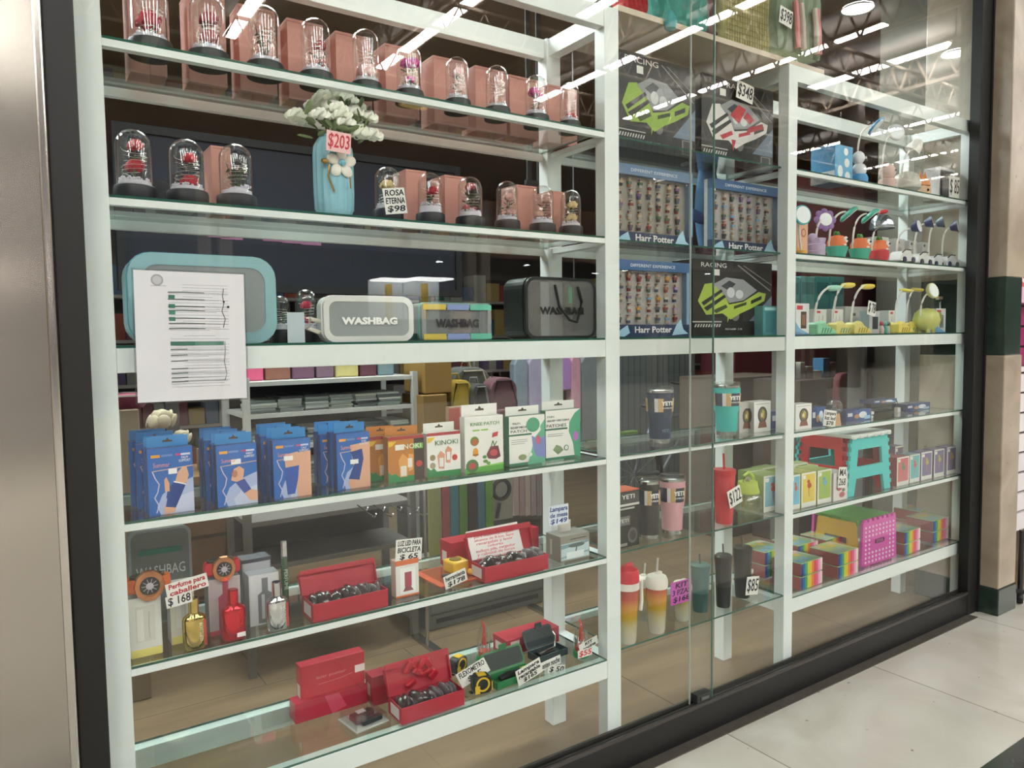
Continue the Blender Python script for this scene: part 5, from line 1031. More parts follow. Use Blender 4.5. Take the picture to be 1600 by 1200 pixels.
# folding step stools
def stool(name, label, uL, uR, vt, y, z, top, front, side, dots=False, ufar=None, legw=.30):
    x0, x1 = X(uL, y, z), X(uR, y, z); w_ = x1-x0; H = Zat((uL+uR)/2, vt, y)-z; D = .26
    t = T(name, label, 'stool', ((x0+x1)/2, y+D/2, z))
    fy = -D/2
    def panel(mt, w0, w1, mat, nm, par, holes=True):
        # trapezoid leg panel with a window and an arch below
        g = G(); zw0, zw1 = H*.46, H*.74; a = lambda zz: (w0+(w1-w0)*(1-zz/H))/2
        lw = .26*w0
        def quad(p): g.prism(p, 0, .012, 0, mt)
        quad([(-a(H*.94), H*.94), (a(H*.94), H*.94), (a(zw1), zw1), (-a(zw1), zw1)])
        for s_ in (-1, 1): quad([(s_*a(zw1), zw1), (s_*(a(zw1)-lw*.75), zw1), (s_*(a(zw0)-lw*.75), zw0), (s_*a(zw0), zw0)])
        quad([(-a(zw0), zw0), (a(zw0), zw0), (a(H*.27), H*.27), (-a(H*.27), H*.27)])
        for s_ in (-1, 1): quad([(s_*a(H*.27), H*.27), (s_*(a(H*.27)-lw*.8), H*.27), (s_*(a(0)-lw*.7), 0), (s_*a(0), 0)])
        for s_ in (-1, 1):
            for k in range(6): zz = H*(.1+.14*k); quad([(s_*a(zz), zz), (s_*(a(zz)+.010), zz), (s_*(a(zz)+.010), zz+H*.06), (s_*a(zz), zz+H*.06)])
        return g.obj(nm, mat, t)
    panel(Matrix.Translation((0, fy, 0)), w_*.80, w_, M(front, .4), 'leg_panel', t)
    panel(Matrix.Translation((0, D/2-.012, 0)), w_*.80, w_, M(front, .4), 'leg_panel', t)
    panel(Matrix.Translation((-w_*.44, 0, 0)) @ Matrix.Rotation(pi/2, 4, 'Z'), D*.7, D*.86, M(side, .4), 'side_panel', t)
    panel(Matrix.Translation((w_*.44, 0, 0)) @ Matrix.Rotation(pi/2, 4, 'Z'), D*.7, D*.86, M(side, .4), 'side_panel', t)
    g = G(); g.b(-w_*.46, w_*.46, -D/2-.008, D/2+.008, H*.94, H)
    for k in range(6): g.b(-w_*.44+k*w_*.16, -w_*.36+k*w_*.16, -D/2-.012, -D/2-.002, H*.93, H*.985)
    g.obj('top_board', M(top, .4), t, bevel=.003)
    return t, w_, H, D
stool('folding_stool', 'folding step stool with a white top, turquoise end and red sides', 1324, 1391, 676, .035, Z4, '#d9dcd8', '#46c6c4', '#c82f38')
# yellow, green and pink stool
y = .055; x0, x1 = X(1344, y, ZB), X(1399, y, ZB); w_ = x1-x0; H = Zat(1370, 812, y)-ZB
t = T('folding_stool', 'folding step stool with a pink dotted end, green top and yellow sides', 'stool', ((x0+x1)/2, y+.12, ZB)); D = .25
g = G(); g.prism([(-w_*.46, H), (w_*.46, H), (w_*.5, 0), (-w_*.5, 0)], -D/2, -D/2+.012, 0)
for k in range(7): g.b(-w_*.44+k*w_*.135, -w_*.36+k*w_*.135, -D/2, -D/2+.012, H, H+.012)
pk = g.obj('dotted_end', M('#cf4aa4', .4), t)
g = G()
for r_ in range(9):
    for c in range(9):
        if 3 <= r_ <= 5 and 1 < c < 7: continue
        g.prism(ell(-w_*.39+c*w_*.097, H*(.08+.1*r_), .0055, .0055, 8), -D/2-.0015, -D/2)
g.obj('dot_pattern', M('#ecdde8', .5), pk)
g = G(); g.prism(rrect(-w_*.13, w_*.13, H*.46, H*.56, .006), -D/2-.0016, -D/2); g.obj('label', M('#5a1a40', .5), pk); text('STOOL', .018, (0, -D/2-.0022, H*.51), M('#d87ab8', .5), pk)
G().prism([(-w_*.46, H), (w_*.46, H), (w_*.5, 0), (-w_*.5, 0)], D/2-.012, D/2, 0).obj('end_panel', M('#cf4aa4', .4), t)
for sx in (-1, 1):
    g = G(); X_ = sx*w_*.45; 
    for s_ in (-1, 1): g.prism([(s_*D*.44, 0), (s_*D*.24, 0), (s_*D*.22, H*.6), (s_*D*.40, H*.6)], 0, .012, 0, Matrix.Translation((X_, 0, 0)) @ Matrix.Rotation(pi/2, 4, 'Z'))
    g.prism([(-D*.40, H*.6), (D*.40, H*.6), (D*.36, H*.98), (-D*.36, H*.98)], 0, .012, 0, Matrix.Translation((X_, 0, 0)) @ Matrix.Rotation(pi/2, 4, 'Z')); g.obj('side_panel', M('#d9a93c', .4), t)
g = G(); g.b(-w_*.44, w_*.44, -D/2+.013, D/2-.013, H*.97, H+.010)
for k in range(5): g.b(-w_*.46, -w_*.44, -D*.4+k*D*.17, -D*.32+k*D*.17, H*.9, H+.009)
g.obj('top_board', M('#5a9a48', .5), t, bevel=.003)
# rainbow clay packs
RB = ['#27407e', '#3a6cb4', '#3fae5c', '#c8d044', '#ecc23c', '#e8813c', '#e2525a', '#e8629a', '#f0a6c4', '#f2dcd6']
def clay(label, uc, uw, vt, y, z, rz=0, zoff=0):
    x = X(uc, y, z); h = .055; w_ = .155; d = .13
    t = T('clay_pack', label, 'clay pack', (x, y+d/2, z+zoff), rz, 'rainbow packs of modelling clay')
    g = G()
    for k in range(10): g.b(-w_/2+k*w_/10, -w_/2+(k+1)*w_/10-.0012, -d/2, d/2, 0, h*.92, k)
    g.b(-w_/2-.003, -w_/2-.0002, -d/2, d/2, 0, h*.92, 10)
    g.obj('clay_sticks', [M(c, .6) for c in RB+['#9a5a58']], t, bevel=.002)
    G().b(-w_/2-.001, w_/2*.75, -d/2-.001, d/2, h*.93, h*.97).obj('label_card', M('#a8c890', .5), t)
    art(t, w_, d, h*.9705-.0, [('p', [(0, .0), (.35, .0), (.5, .4), (.1, .45)], '#6aa8c8'), ('e', .2, .75, .12, .12, '#d8c03c'), ('e', .55, .6, .12, .14, '#e0a83c'), ('p', [(.4, .0), (.7, .0), (.8, .3), (.5, .35)], '#5c8ec0'), ('e', .7, .85, .1, .1, '#d8565c'), ('p', [(.62, .5), (.9, .5), (.9, .95), (.75, .95)], '#d8b8b8')], 'printed_top', rot=(-pi/2, 0, 0), loc=(0, 0, 0)) if False else None
    g = G()
    for k, (px, py, sx, sy, mi) in enumerate([(-.05, -.04, .022, .016, 0), (-.035, .03, .014, .014, 1), (0, -.03, .016, .02, 0), (.012, .02, .016, .016, 1), (.035, .04, .012, .012, 2), (-.06, .04, .010, .012, 2)]): g.b(px-sx, px+sx, py-sy, py+sy, h*.971, h*.985, mi)
    g.obj('label_print', [M('#8fc0dc', .5), M('#f0cc4c', .5), M('#f0c0c0', .5)], t)
    g = G(); g.b(-w_/2-.002, w_/2+.012, -d/2-.002, d/2+.002, h*.99, h); g.b(w_/2+.002, w_/2+.016, -d/2, d/2, 0, h*.9, 0); g.obj('clear_wrap', glassy((.98, .98, .98), .02, .12), t)
k = 0
for nm, u, y, rz, lv in [('left front', 1268, .03, .05, 2), ('left middle', 1325, .02, .03, 2), ('left middle back', 1306, .17, .02, 2), ('left far back', 1262, .19, .05, 2), ('centre right', 1425, .035, .05, 2), ('rightmost', 1470, .06, .0, 2), ('right back', 1447, .20, .04, 2)]:
    for q in range(lv): clay('rainbow clay pack in the %s stack of the lowest right shelf, %s' % (nm, ['bottom', 'top'][q]), u, 0, 0, y, ZB, rz, q*.0555)
for q in range(2): clay('rainbow clay pack left of the second post on the lowest glass shelf, %s' % ['bottom', 'top'][q], 1212, 0, 0, .17, MZB, .05, q*.0555)

# ================================================================== LAMPS IN THE RIGHT CABINET
Z1R = 1.985+GT
def curve3(a, b, c, n=10): return [tuple(Vector(a)*(1-s)**2+Vector(b)*2*s*(1-s)+Vector(c)*s*s) for s in [k/n for k in range(n+1)]]
def headdisc(t, p, r, col, rot, face='#e9eef0', name='lamp_head', thick=.014):
    o = G().lathe([(0, 0), (r*.7, 0), (r, thick*.5), (r, thick), (0, thick)], 22).obj(name, M(col, .4), t, loc=p, rot=rot)
    G().lathe([(0, thick), (r*.86, thick), (r*.86, thick+.002), (0, thick+.002)], 22).obj('light_disc', M(face, .35), o); return o
def neck(t, a, b, c, col='#d8d4cc', r=.004): return G().tube(curve3(a, b, c), r).obj('neck', M(col, .45), t)
def lampthing(label, uc, y, z, group): x = X(uc, y, z); return T('desk_lamp', label, 'desk lamp', (x, y, z), 0, group), x
def rel(u, v, y, x, z, yl): p = at(u, v, y); return Vector((p.x-x, y-yl, p.z-z))
gA = 'animal desk lamps on the top right shelf'
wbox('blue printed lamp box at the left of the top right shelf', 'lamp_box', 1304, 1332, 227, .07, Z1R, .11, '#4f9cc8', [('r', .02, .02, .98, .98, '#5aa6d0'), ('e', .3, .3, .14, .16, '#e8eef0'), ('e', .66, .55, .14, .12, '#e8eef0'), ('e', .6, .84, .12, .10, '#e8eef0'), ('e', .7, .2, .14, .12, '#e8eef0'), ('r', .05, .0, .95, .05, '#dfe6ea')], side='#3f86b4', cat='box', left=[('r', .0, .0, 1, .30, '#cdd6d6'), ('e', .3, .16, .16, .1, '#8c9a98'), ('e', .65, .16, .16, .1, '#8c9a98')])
t, x = lampthing('white and blue rabbit-shaped desk lamp with a blue head beside the blue box', 1342, .07, Z1R, gA)
G().lathe([(0, 0), (.034, 0), (.036, .03), (.03, .045), (0, .05)], 20).obj('blue_foot', M('#3c9ad2', .4), t)
g = G(); g.ball((0, 0, .065), (.034, .028, .030), 0); g.ball((-.006, 0, .115), (.028, .024, .028), 0); g.ball((.012, -.022, .115), .005, 0); g.obj('rabbit_body', M('#dfe3e6', .5), t)
hp = rel(1366, 195, .07, x, Z1R, .07); neck(t, (-.01, 0, .10), (-.03, 0, hp.z*.9), tuple(hp)); headdisc(t, hp, .042, '#3f8ec0', Euler((radians(140), radians(-25), 0)))
t, x = lampthing('pink bear desk lamp with a round white head, second on the top right shelf', 1386, .08, Z1R, gA)
g = G(); g.lathe([(0, 0), (.036, 0), (.037, .05), (.03, .055), (0, .055)], 20); g.obj('pink_base', M('#e0bdb4', .5), t)
g = G(); g.ball((0, 0, .085), (.040, .034, .034), 0); g.ball((-.028, 0, .112), .012, 1); g.ball((.028, 0, .112), .012, 0); g.obj('bear_head', [M('#e2c6bc', .5), M('#8a6258', .5)], t)
g = G(); g.ball((.006, -.032, .088), .005); g.obj('eye', INK, t)
hp = rel(1398, 208, .08, x, Z1R, .08); neck(t, (-.04, 0, .04), (-.055, 0, hp.z*.95), tuple(hp)); headdisc(t, hp, .038, '#d8d6d2', Euler((radians(80), 0, radians(-30))))
t, x = lampthing('round white ball desk lamp with a white tulip head on the top right shelf', 1416, .06, Z1R, gA)
G().lathe([(0, 0), (.035, 0), (.058, .02), (.060, .05), (.045, .082), (.02, .095), (0, .097)], 24).obj('ball_base', M('#c9c8be', .4), t)
hp = rel(1428, 232, .06, x, Z1R, .06); neck(t, (-.045, 0, .03), (-.05, 0, hp.z*.85), tuple(hp))
G().lathe([(0, .045), (.018, .04), (.030, .01), (.036, -.02), (.030, -.018), (0, .0)], 18).obj('tulip_head', M('#e2e2dc', .4), t, loc=hp, rot=(radians(20), radians(30), 0))
t, x = lampthing('orange fox-eared night lamp right of the white ball lamp', 1441, .07, Z1R, gA)
G().b(-.032, .032, -.028, .028, 0, .05).obj('fox_body', M('#e8c4a0', .5), t, bevel=.01)
g = G(); g.lathe([(0, .048), (.034, .05), (.028, .075), (0, .085)], 16, 0); g.lathe([(.014, 0), (0, .05)], 10, 0, (-.02, 0, .07)); g.lathe([(.014, 0), (0, .05)], 10, 0, (.02, 0, .07)); g.obj('fox_ears', M('#d98648', .5), t)
G().ball((-.008, -.029, .028), .006).obj('eye', INK, t)
x0, x1 = X(1466, .06, Z1R), X(1491, .06, Z1R); w_ = x1-x0; H = Zat(1478, 262, .06)-Z1R
t = T('frame_lamp', 'white square frame device at the right end of the top shelf', 'lamp', ((x0+x1)/2, .09, Z1R))
G().ring(rrect(-w_/2, w_/2, 0, H, .008), rrect(-w_/2+.014, w_/2-.014, .02, H-.014, .005), -.03, .04).obj('frame', M('#d8d8da', .4), t)
G().b(-w_/2+.01, w_/2-.01, .02, .03, .012, H-.01).obj('dark_back', M('#4a4644', .4), t)
card('white oval card hanging at the right end of the top right shelf', 1483, 1499, 276, 309, .02, ['$ 85'], col='#e6e4e0')
# second shelf
gB = 'desk lamps on the second right shelf'
wbox('peach lamp box beside the second post', 'lamp_box', 1244, 1262, 340, .05, Z2, .05, '#d9a684', [('r', .05, .02, .95, .98, '#dba888'), ('e', .6, .6, .2, .12, '#a86a48'), ('e', .6, .6, .13, .08, '#dba888'), ('r', .1, .02, .6, .2, '#e0a03c')], side='#c08a6c')
t, x = lampthing('lamp with a round turquoise ring head beside the second post', 1252, .02, Z2, gB)
G().lathe([(0, 0), (.022, 0), (.022, .012), (0, .014)], 18).obj('base', M('#e0a848', .5), t)
hp = rel(1251, 337, .02, x, Z2, .02); neck(t, (0, 0, .01), (-.002, .01, hp.z*.5), (hp.x, .008, hp.z)); headdisc(t, hp, .038, '#3aa6a8', Euler((radians(85), 0, radians(-15))))
t, x = lampthing('lavender pot desk lamp with a flower-shaped purple head', 1275, .05, Z2, gB)
G().lathe([(0, 0), (.034, 0), (.036, .02), (.033, .022), (.036, .045), (.033, .048), (.036, .07), (0, .072)], 20).obj('pot', M('#b9a8c8', .45), t); G().ball((-.024, 0, .072), (.02, .018, .018)).obj('pot_ear', M('#b9a8c8', .45), t)
hp = rel(1288, 344, .05, x, Z2, .05); neck(t, (0, 0, .06), (-.004, 0, hp.z*.8), (hp.x-.02, 0, hp.z))
g = G()
for k in range(8): g.ball((.032*cos(k*.785), .032*sin(k*.785), .004), (.016, .016, .006), 0, 8)
o = g.obj('petal_head', M('#8d6aa2', .45), t, loc=hp, rot=(radians(82), 0, radians(-28))); G().lathe([(0, .0), (.026, .0), (.026, .013), (0, .014)], 20).obj('light_disc', M('#eef0f2', .4), o)
def carrot(label, uc, y, hu, hv, pot, head, vtop=None, clip=False):
    t, x = lampthing(label, uc, y, Z2, gB)
    if pot == 'boat': G().lathe([(0, 0), (.040, 0), (.056, .045), (.050, .045), (0, .035)], 24, sy=.7).obj('pot', M('#3aa890', .45), t)
    else: G().lathe([(0, 0), (.034, 0), (.040, .02), (.040, .045), (.034, .052), (0, .05)], 24).obj('pot', M('#c2283a', .45), t)
    G().lathe([(0, .03), (.036, .04), (.038, .065), (.026, .088), (0, .094)], 22).obj('carrot', M('#e0703a', .5), t)
    g = G(); 
    for k in range(5): g.ball((.008*cos(k*1.26), .008*sin(k*1.26), .098), (.005, .005, .012), 0, 8, rot=Euler((.5*sin(k*1.26), .5*cos(k*1.26), 0)))
    g.obj('leaf_tuft', M('#4a8a3c', .6), t)
    g = G(); g.ball((.010, -.034, .072), (.013, .006, .013), 0, 12); g.ball((.012, -.040, .073), .005, 1, 8); g.obj('eye', [M('#f0eeea', .4), INK], t)
    G().ball((-.002, -.038, .050), (.010, .004, .004)).obj('teeth', M('#f0eeea', .4), t)
    hp = rel(hu, hv, y, x, Z2, y); neck(t, (-.034, .01, .04), (-.045, .01, hp.z*.95), tuple(hp))
    if not clip: headdisc(t, hp+Vector((.01, 0, 0)), .042, head, Euler((radians(150), radians(-28), 0)), thick=.018)
    return t, x, hp
carrot('orange carrot desk lamp in a green pot, left of its twin', 1307, .05, 1321, 331, 'boat', '#3fb096')
carrot('orange carrot desk lamp in a green pot, right of its twin', 1343, .05, 1354, 334, 'boat', '#3fb096')
t, x, hp = carrot('orange carrot lamp in a red pot under a shiny metal shade', 1373, .05, 1378, 352, 'red', '#c9ced4', clip=True)
G().lathe([(.052, 0), (.055, .004), (.055, .010), (.050, .012), (.047, .035), (.03, .055), (0, .060)], 26).obj('metal_shade', M('#b8bfc8', .18, .9), t, loc=hp+Vector((.0, 0, -.015)))
G().ball((.01, 0, .058), (.030, .016, .010), 0, 12, rot=Euler((0, -.25, 0))).obj('red_clip', M('#d02838', .4), t, loc=hp)
t.children[0].name = t.children[0].name
for i, (a, b2, v) in enumerate([(1370, 1388, 370), (1399, 1413, 373), (1420, 1432, 376), (1440, 1452, 379)]):
    wbox('small white lamp box behind the car lamps, %s' % ['leftmost, behind the red pot', 'second from left', 'third from left', 'rightmost'][i], 'lamp_box', a, b2, v, .17, Z2, .07, '#cfcccb', [('e', .3, .88, .1, .05, '#3a3840'), ('e', .45, .62, .2, .1, '#a8a6aa')], side='#bab8b6', group='white lamp boxes behind the car lamps')
def carlamp(label, uc, y, hu, hv, rot, col='#26305c'):
    t, x = lampthing(label, uc, y, Z2, 'white car-shaped desk lamps')
    g = G(); g.prism([(-.062, .012), (-.055, .040), (-.040, .052), (.010, .054), (.028, .038), (.060, .032), (.066, .014), (.060, .008), (-.058, .008)], -.028, .028); g.obj('car_body', M('#d6d6d6', .35), t, bevel=.006)
    for wx in (-.036, .036): G().lathe([(0, -.032), (.013, -.032), (.014, -.028), (.014, .028), (.013, .032), (0, .032)], 16, 0, (wx, 0, .014), Euler((pi/2, 0, 0))).obj('wheel', M('#1f3350', .4), t)
    G().tube([(-.055, -.029, .044), (-.03, -.030, .058), (.012, -.030, .058)], .0028).obj('roof_trim', M('#22242c', .4), t)
    g = G(); g.ball((.024, -.01, .052), (.010, .010, .010)); g.obj('horn', M('#d6d6d6', .35), t)
    hp = rel(hu, hv, y, x, Z2, y); neck(t, (-.01, .02, .05), (-.02, .02, hp.z*.95), tuple(hp))
    o = G().lathe([(0, 0), (.014, .002), (.024, .022), (.030, .034), (.027, .034), (0, .030)], 18).obj('cone_head', M(col, .4), t, loc=hp, rot=rot); G().lathe([(0, .031), (.027, .031), (.027, .035), (0, .036)], 18).obj('light_disc', M('#e8ecee', .35), o)
carlamp('white car lamp with navy head, first of the row right of the red pot', 1410, .05, 1424, 357, (radians(75), radians(35), 0)) 
carlamp('white car lamp with navy head, second of the row', 1437, .07, 1444, 350, (radians(60), radians(60), 0))
carlamp('white car lamp with slate blue head, third of the row', 1459, .09, 1462, 350, (radians(60), radians(60), 0), '#4a5a70')
carlamp('white car lamp with navy head, last of the row', 1480, .07, 1484, 356, (radians(70), radians(60), 0))
# third shelf of the right cabinet, on the beam
def watchbox(label, u0, u1, vt, y, dark=True):
    return wbox(label, 'window_box', u0, u1, vt, y, ZM, .045, '#dcdedd', [('r', .08, .80, .5, .93, '#c23440'), ('r', .38, .2, .78, .74, '#3a2c26' if dark else '#8a8a86'), ('r', .46, .3, .7, .64, '#8a5a3a' if dark else '#6a6a68'), ('p', [(0, .05), (.9, .05), (.3, .2), (0, .4)], '#7ab0cc'), ('r', 0, 0, 1, .04, '#4a78a8')], side='#a8b0b4', group='white window boxes on the right beam')
watchbox('white window box with a brown item beside the second post', 1243, 1264, 474, .02)
watchbox('white window box at the right end of the beam shelf', 1462, 1477, 482, .05, False)
for i, (a, b2, v, y) in enumerate([(1272, 1291, 483, .10), (1299, 1317, 483, .10), (1388, 1401, 485, .10)]):
    wbox('plain white shoe-lamp box, %s' % ['behind the green lamp', 'behind the second lamp', 'right of the row of black dots box'][i], 'lamp_box', a, b2, v, y, ZM, .05, '#d5d5d2', [('r', .2, .84, .5, .93, '#c04848'), ('l', [(.3, .2), (.4, .75)], .03, '#b5b5b2'), ('l', [(.6, .2), (.7, .75)], .03, '#b5b5b2')], side='#b8b8b4', group='plain lamp boxes')
wbox('grey clear-fronted box with four dark marks in the middle of the beam shelf', 'pattern_box', 1320, 1356, 479, .13, ZM, .06, '#a8a8a4', [('r', .3, .66, .45, .76, '#3a4448'), ('r', .68, .66, .83, .76, '#3a4448'), ('e', .38, .35, .09, .07, '#5a6468'), ('e', .76, .35, .09, .07, '#5a6468')], side='#93938f')
wbox('small dark fronted window box under the card', 'window_box', 1358, 1374, 486, .04, ZM, .045, '#b8b8b8', [('r', .3, .2, .85, .75, '#2a3438'), ('r', .1, .82, .6, .95, '#e0e0dc')], side='#93a0a4')
card('white card reading $78 above the small window box', 1356, 1368, 471, 493, .03, ['$ 78'], tilt=radians(10))
g0 = 'shoe-shaped desk lamps on the right beam'
def shoe(label, uc, y, hu, hv, col, hcol, hroll=-8):
    t, x = lampthing(label, uc, y, ZM, g0)
    g = G(); g.prism([(-.060, 0), (.070, 0), (.072, .010), (.050, .022), (.015, .034), (-.005, .050), (-.030, .046), (-.048, .050), (-.060, .040)], -.024, .024); g.obj('shoe_base', M(col, .45), t, bevel=.007)
    g = G()
    for k in range(4): g.prism([(-.035+k*.018, .006), (-.028+k*.018, .006), (-.018+k*.018, .026), (-.025+k*.018, .026)], -.0255, -.024)
    g.obj('stripe', M('#6a9a7c' if 'green' in label else '#a8943c', .5), t)
    G().ball((.0, 0, .045), (.020, .014, .010), 0, 10).obj('bow', M(col, .45), t)
    hp = rel(hu, hv, y, x, ZM, y); neck(t, (-.048, 0, .03), (-.05, 0, hp.z*.9), tuple(hp), r=.0045)
    o = G().lathe([(0, .004), (.036, .002), (.040, -.004), (.034, -.010), (0, -.011)], 20, sy=.6).obj('lamp_head', M(hcol, .4), t, loc=hp+Vector((.02, 0, 0)), rot=(radians(12), radians(hroll), 0)); G().lathe([(0, -.0105), (.030, -.0105), (.030, -.0125), (0, -.0125)], 18, sy=.55).obj('light_disc', M('#e6eaea', .4), o)
shoe('pale green shoe-shaped desk lamp, leftmost of the row on the beam', 1283, .03, 1299, 448, '#8fcfa8', '#a8dcc4')
shoe('yellow shoe-shaped desk lamp right of the green one', 1312, .05, 1321, 444, '#d9cd7c', '#e8c94c')
shoe('yellow shoe-shaped desk lamp in the middle of the row', 1340, .03, 1352, 446, '#d9cd7c', '#e8c94c')
shoe('yellow shoe-shaped desk lamp beyond the card', 1407, .04, 1412, 452, '#e0cc68', '#dccb58', 0)
shoe('yellow shoe-shaped desk lamp, rightmost, touching the green ball lamp', 1424, .09, 1430, 451, '#e0cc68', '#dccb58', 0)
t, x = lampthing('yellow-green ball desk lamp with a round head at the right of the beam shelf', 1447, .04, ZM, g0)
G().lathe([(0, .012), (.03, .014), (.052, .035), (.058, .06), (.050, .092), (.03, .11), (0, .114)], 24).obj('ball_base', M('#c4c672', .45), t)
g = G()
for k in range(4): g.cyl((.028*cos(k*1.57+.7), .028*sin(k*1.57+.7), 0), .008, .02, 0, 8)
g.obj('foot', M('#c4c672', .45), t); G().ball((.026, -.042, .070), (.020, .012, .028), 0, 12).obj('dark_opening', M('#8a8c4c', .5), t)
hp = rel(1452, 456, .04, x, ZM, .04); neck(t, (-.045, 0, .06), (-.075, 0, hp.z*.8), tuple(hp)); headdisc(t, hp, .036, '#c9c98a', Euler((radians(75), radians(10), radians(-10))), thick=.022)
t = T('light_bar', 'short white bar lamp with an orange end behind the ball lamp', 'lamp', (X(1468, .15, ZM), .15, ZM)); G().tube([(0, 0, 0), (0, 0, .15), (.02, 0, .17)], .004).obj('stem', M('#c9c7c2', .4), t); G().b(-.03, .05, -.008, .008, .165, .180).obj('bar_head', M('#d9c0a0', .4), t)
g = G(); 
for k in range(3):
    t = T('small_trinket', 'small %s trinket on the beam shelf right of the small window box' % ['red and white', 'green', 'grey dotted'][k], 'trinket', (X(1377+k*5, .04+k*.012, ZM), .04+k*.012, ZM), 0)
    G().lathe([(0, 0), (.011, 0), (.012, .02), (.006, .035), (0, .036)], 14).obj('trinket_body', M(['#c8b4ac', '#4a9a88', '#b8b4b0'][k], .5), t); G().ball((0, 0, .043), .011, 0, 10).obj('trinket_top', M(['#b85a5c', '#62a890', '#6a6668'][k], .5), t)

# ================================================================== CLOTHES ON THE TOP BOARD
def cloth(name, label, u0, u1, v0, v1, y, col, pts=None, sag=.012, folds=5, d=.05, cat='garment', extra=None):
    a, b2 = at(u0, (v0+v1)/2, y), at(u1, (v0+v1)/2, y); zt, zb = Zat((u0+u1)/2, v0, y), Zat((u0+u1)/2, v1, y); zb = max(zb, 2.384)
    w_ = b2.x-a.x; h = zt-zb; t = T(name, label, cat, ((a.x+b2.x)/2, y, zb)); g = G(); n, m_ = 24, 10
    for sgn in (0, 1):
        vs = [[g.bm.verts.new((-w_/2+w_*i/n+.004*sin(j*1.3), (-d/2 if sgn == 0 else d/2)+sag*sin(i*folds*.5+j*.4)*(1-j/m_*.5), h*j/m_)) for i in range(n+1)] for j in range(m_+1)]
        for j in range(m_):
            for i in range(n): f = g.bm.faces.new([vs[j][i], vs[j][i+1], vs[j+1][i+1], vs[j+1][i]]); f.smooth = True
        if sgn == 0: A = vs
        else: B = vs
    for i in range(n):
        g.bm.faces.new([A[m_][i], A[m_][i+1], B[m_][i+1], B[m_][i]]); g.bm.faces.new([A[0][i+1], A[0][i], B[0][i], B[0][i+1]])
    for j in range(m_):
        g.bm.faces.new([A[j][0], A[j+1][0], B[j+1][0], B[j][0]]); g.bm.faces.new([A[j+1][n], A[j][n], B[j][n], B[j+1][n]])
    g.obj('fabric', M(col, .85, noise=.12, scale=14), t); return t, w_, h
cloth('folded_garment', 'red garment standing on the top board beside the first post', 966, 1000, -60, 22, .06, '#c23840')
cloth('folded_garment', 'teal garment standing on the top board, left part', 1010, 1094, -60, 40, .08, '#3f9a90')
G_ = G().lathe([(0, 0), (.018, .01), (.022, .03), (.012, .06), (0, .075)], 12).obj('fabric_tail', M('#3a9c9e', .8), None); p = at(1045, 46, .0); G_.location = (p.x, -.006, p.z-.01); tag(G_, 'small teal cloth tip hanging over the edge of the top board', 'cloth tip')
cloth('folded_garment', 'plum coloured cloth behind the gap of the top board', 1096, 1122, -60, 60, .14, '#6e4c52')
t, w_, h = cloth('mesh_bag', 'yellow-green mesh fabric piece standing on the top board', 1122, 1192, -60, 76, .10, '#a8a170', sag=.003)
g = G()
for k in range(16): g.b(-w_/2+.004, w_/2-.004, -.030, -.0285, h*k/16, h*k/16+.002)
for k in range(18): g.b(-w_/2+w_*k/18, -w_/2+w_*k/18+.0015, -.030, -.0285, 0, h)
g.obj('mesh_grid', M('#8a8450', .8), t)
cloth('folded_garment', 'plum coloured cloth right of the mesh piece', 1193, 1204, -60, 78, .13, '#6e4c52')
t, w_, h = cloth('folded_garment', 'sage green garment with pink ribbons and a $398 card on the top board', 1207, 1272, -60, 88, .08, '#86967e', sag=.008)
g = G(); 
for k, (px, c) in enumerate([(-.02, 0), (.065, 0), (-.055, 1), (.08, 1)]): g.tube([(px, -.045, h*.5), (px+.006, -.05, h*.28), (px+.018, -.046, .01)], .011, c)
g.obj('ribbon', [M('#c8bcae', .7), M('#d08a88', .7)], t)
card('white card reading $398 pinned to the sage garment', 1218, 1238, 13, 40, .035, ['$398'], tilt=radians(8))

# ================================================================== DEEPER IN THE SHOP
def bbox(name, label, u0, u1, v0, v1, y, d, col, cat, group=None, shapes=(), rough=.6, floor=False, noise=0, bevel=.004, side=None, zb=None):
    um = (u0+u1)/2; vm = (v0+v1)/2; a, b2 = at(u0, vm, y), at(u1, vm, y); zt = Zat(um, v0, y); z0 = 0 if floor else (zb if zb is not None else Zat(um, v1, y))
    w_ = b2.x-a.x; t = T(name, label, cat, ((a.x+b2.x)/2, y+d/2, z0), 0, group)
    G().b(-w_/2, w_/2, -d/2, d/2, 0, zt-z0).obj('body', M(col, rough, noise=noise, scale=12), t, bevel=bevel)
    if shapes: art(t, w_, zt-z0, -d/2-.0005, shapes)
    return t, w_, zt-z0
def rack(name, label, u0, u1, vlist, y, d, col, zt=None):
    a, b2 = at(u0, 650, y), at(u1, 650, y); w_ = b2.x-a.x; t = T(name, label, 'shelving', ((a.x+b2.x)/2, y+d/2, 0)); zs = [Zat((u0+u1)/2, v, y) for v in vlist]; top = zt or max(zs)+.02
    for sx in (-1, 1):
        for sy in (-1, 1): G().b(sx*w_/2-.015, sx*w_/2+.015, sy*d/2-.015, sy*d/2+.015, 0, top).obj('upright', M(col, .4), t)
    for z in zs: G().b(-w_/2, w_/2, -d/2, d/2, z-.02, z).obj('shelf', M(col, .4), t)
    G().b(-w_/2, w_/2, d/2-.01, d/2, min(zs), top).obj('back_panel', M('#3b3836', .7), t)
    return t, a.x, b2.x, zs
rnd = random.Random(11)
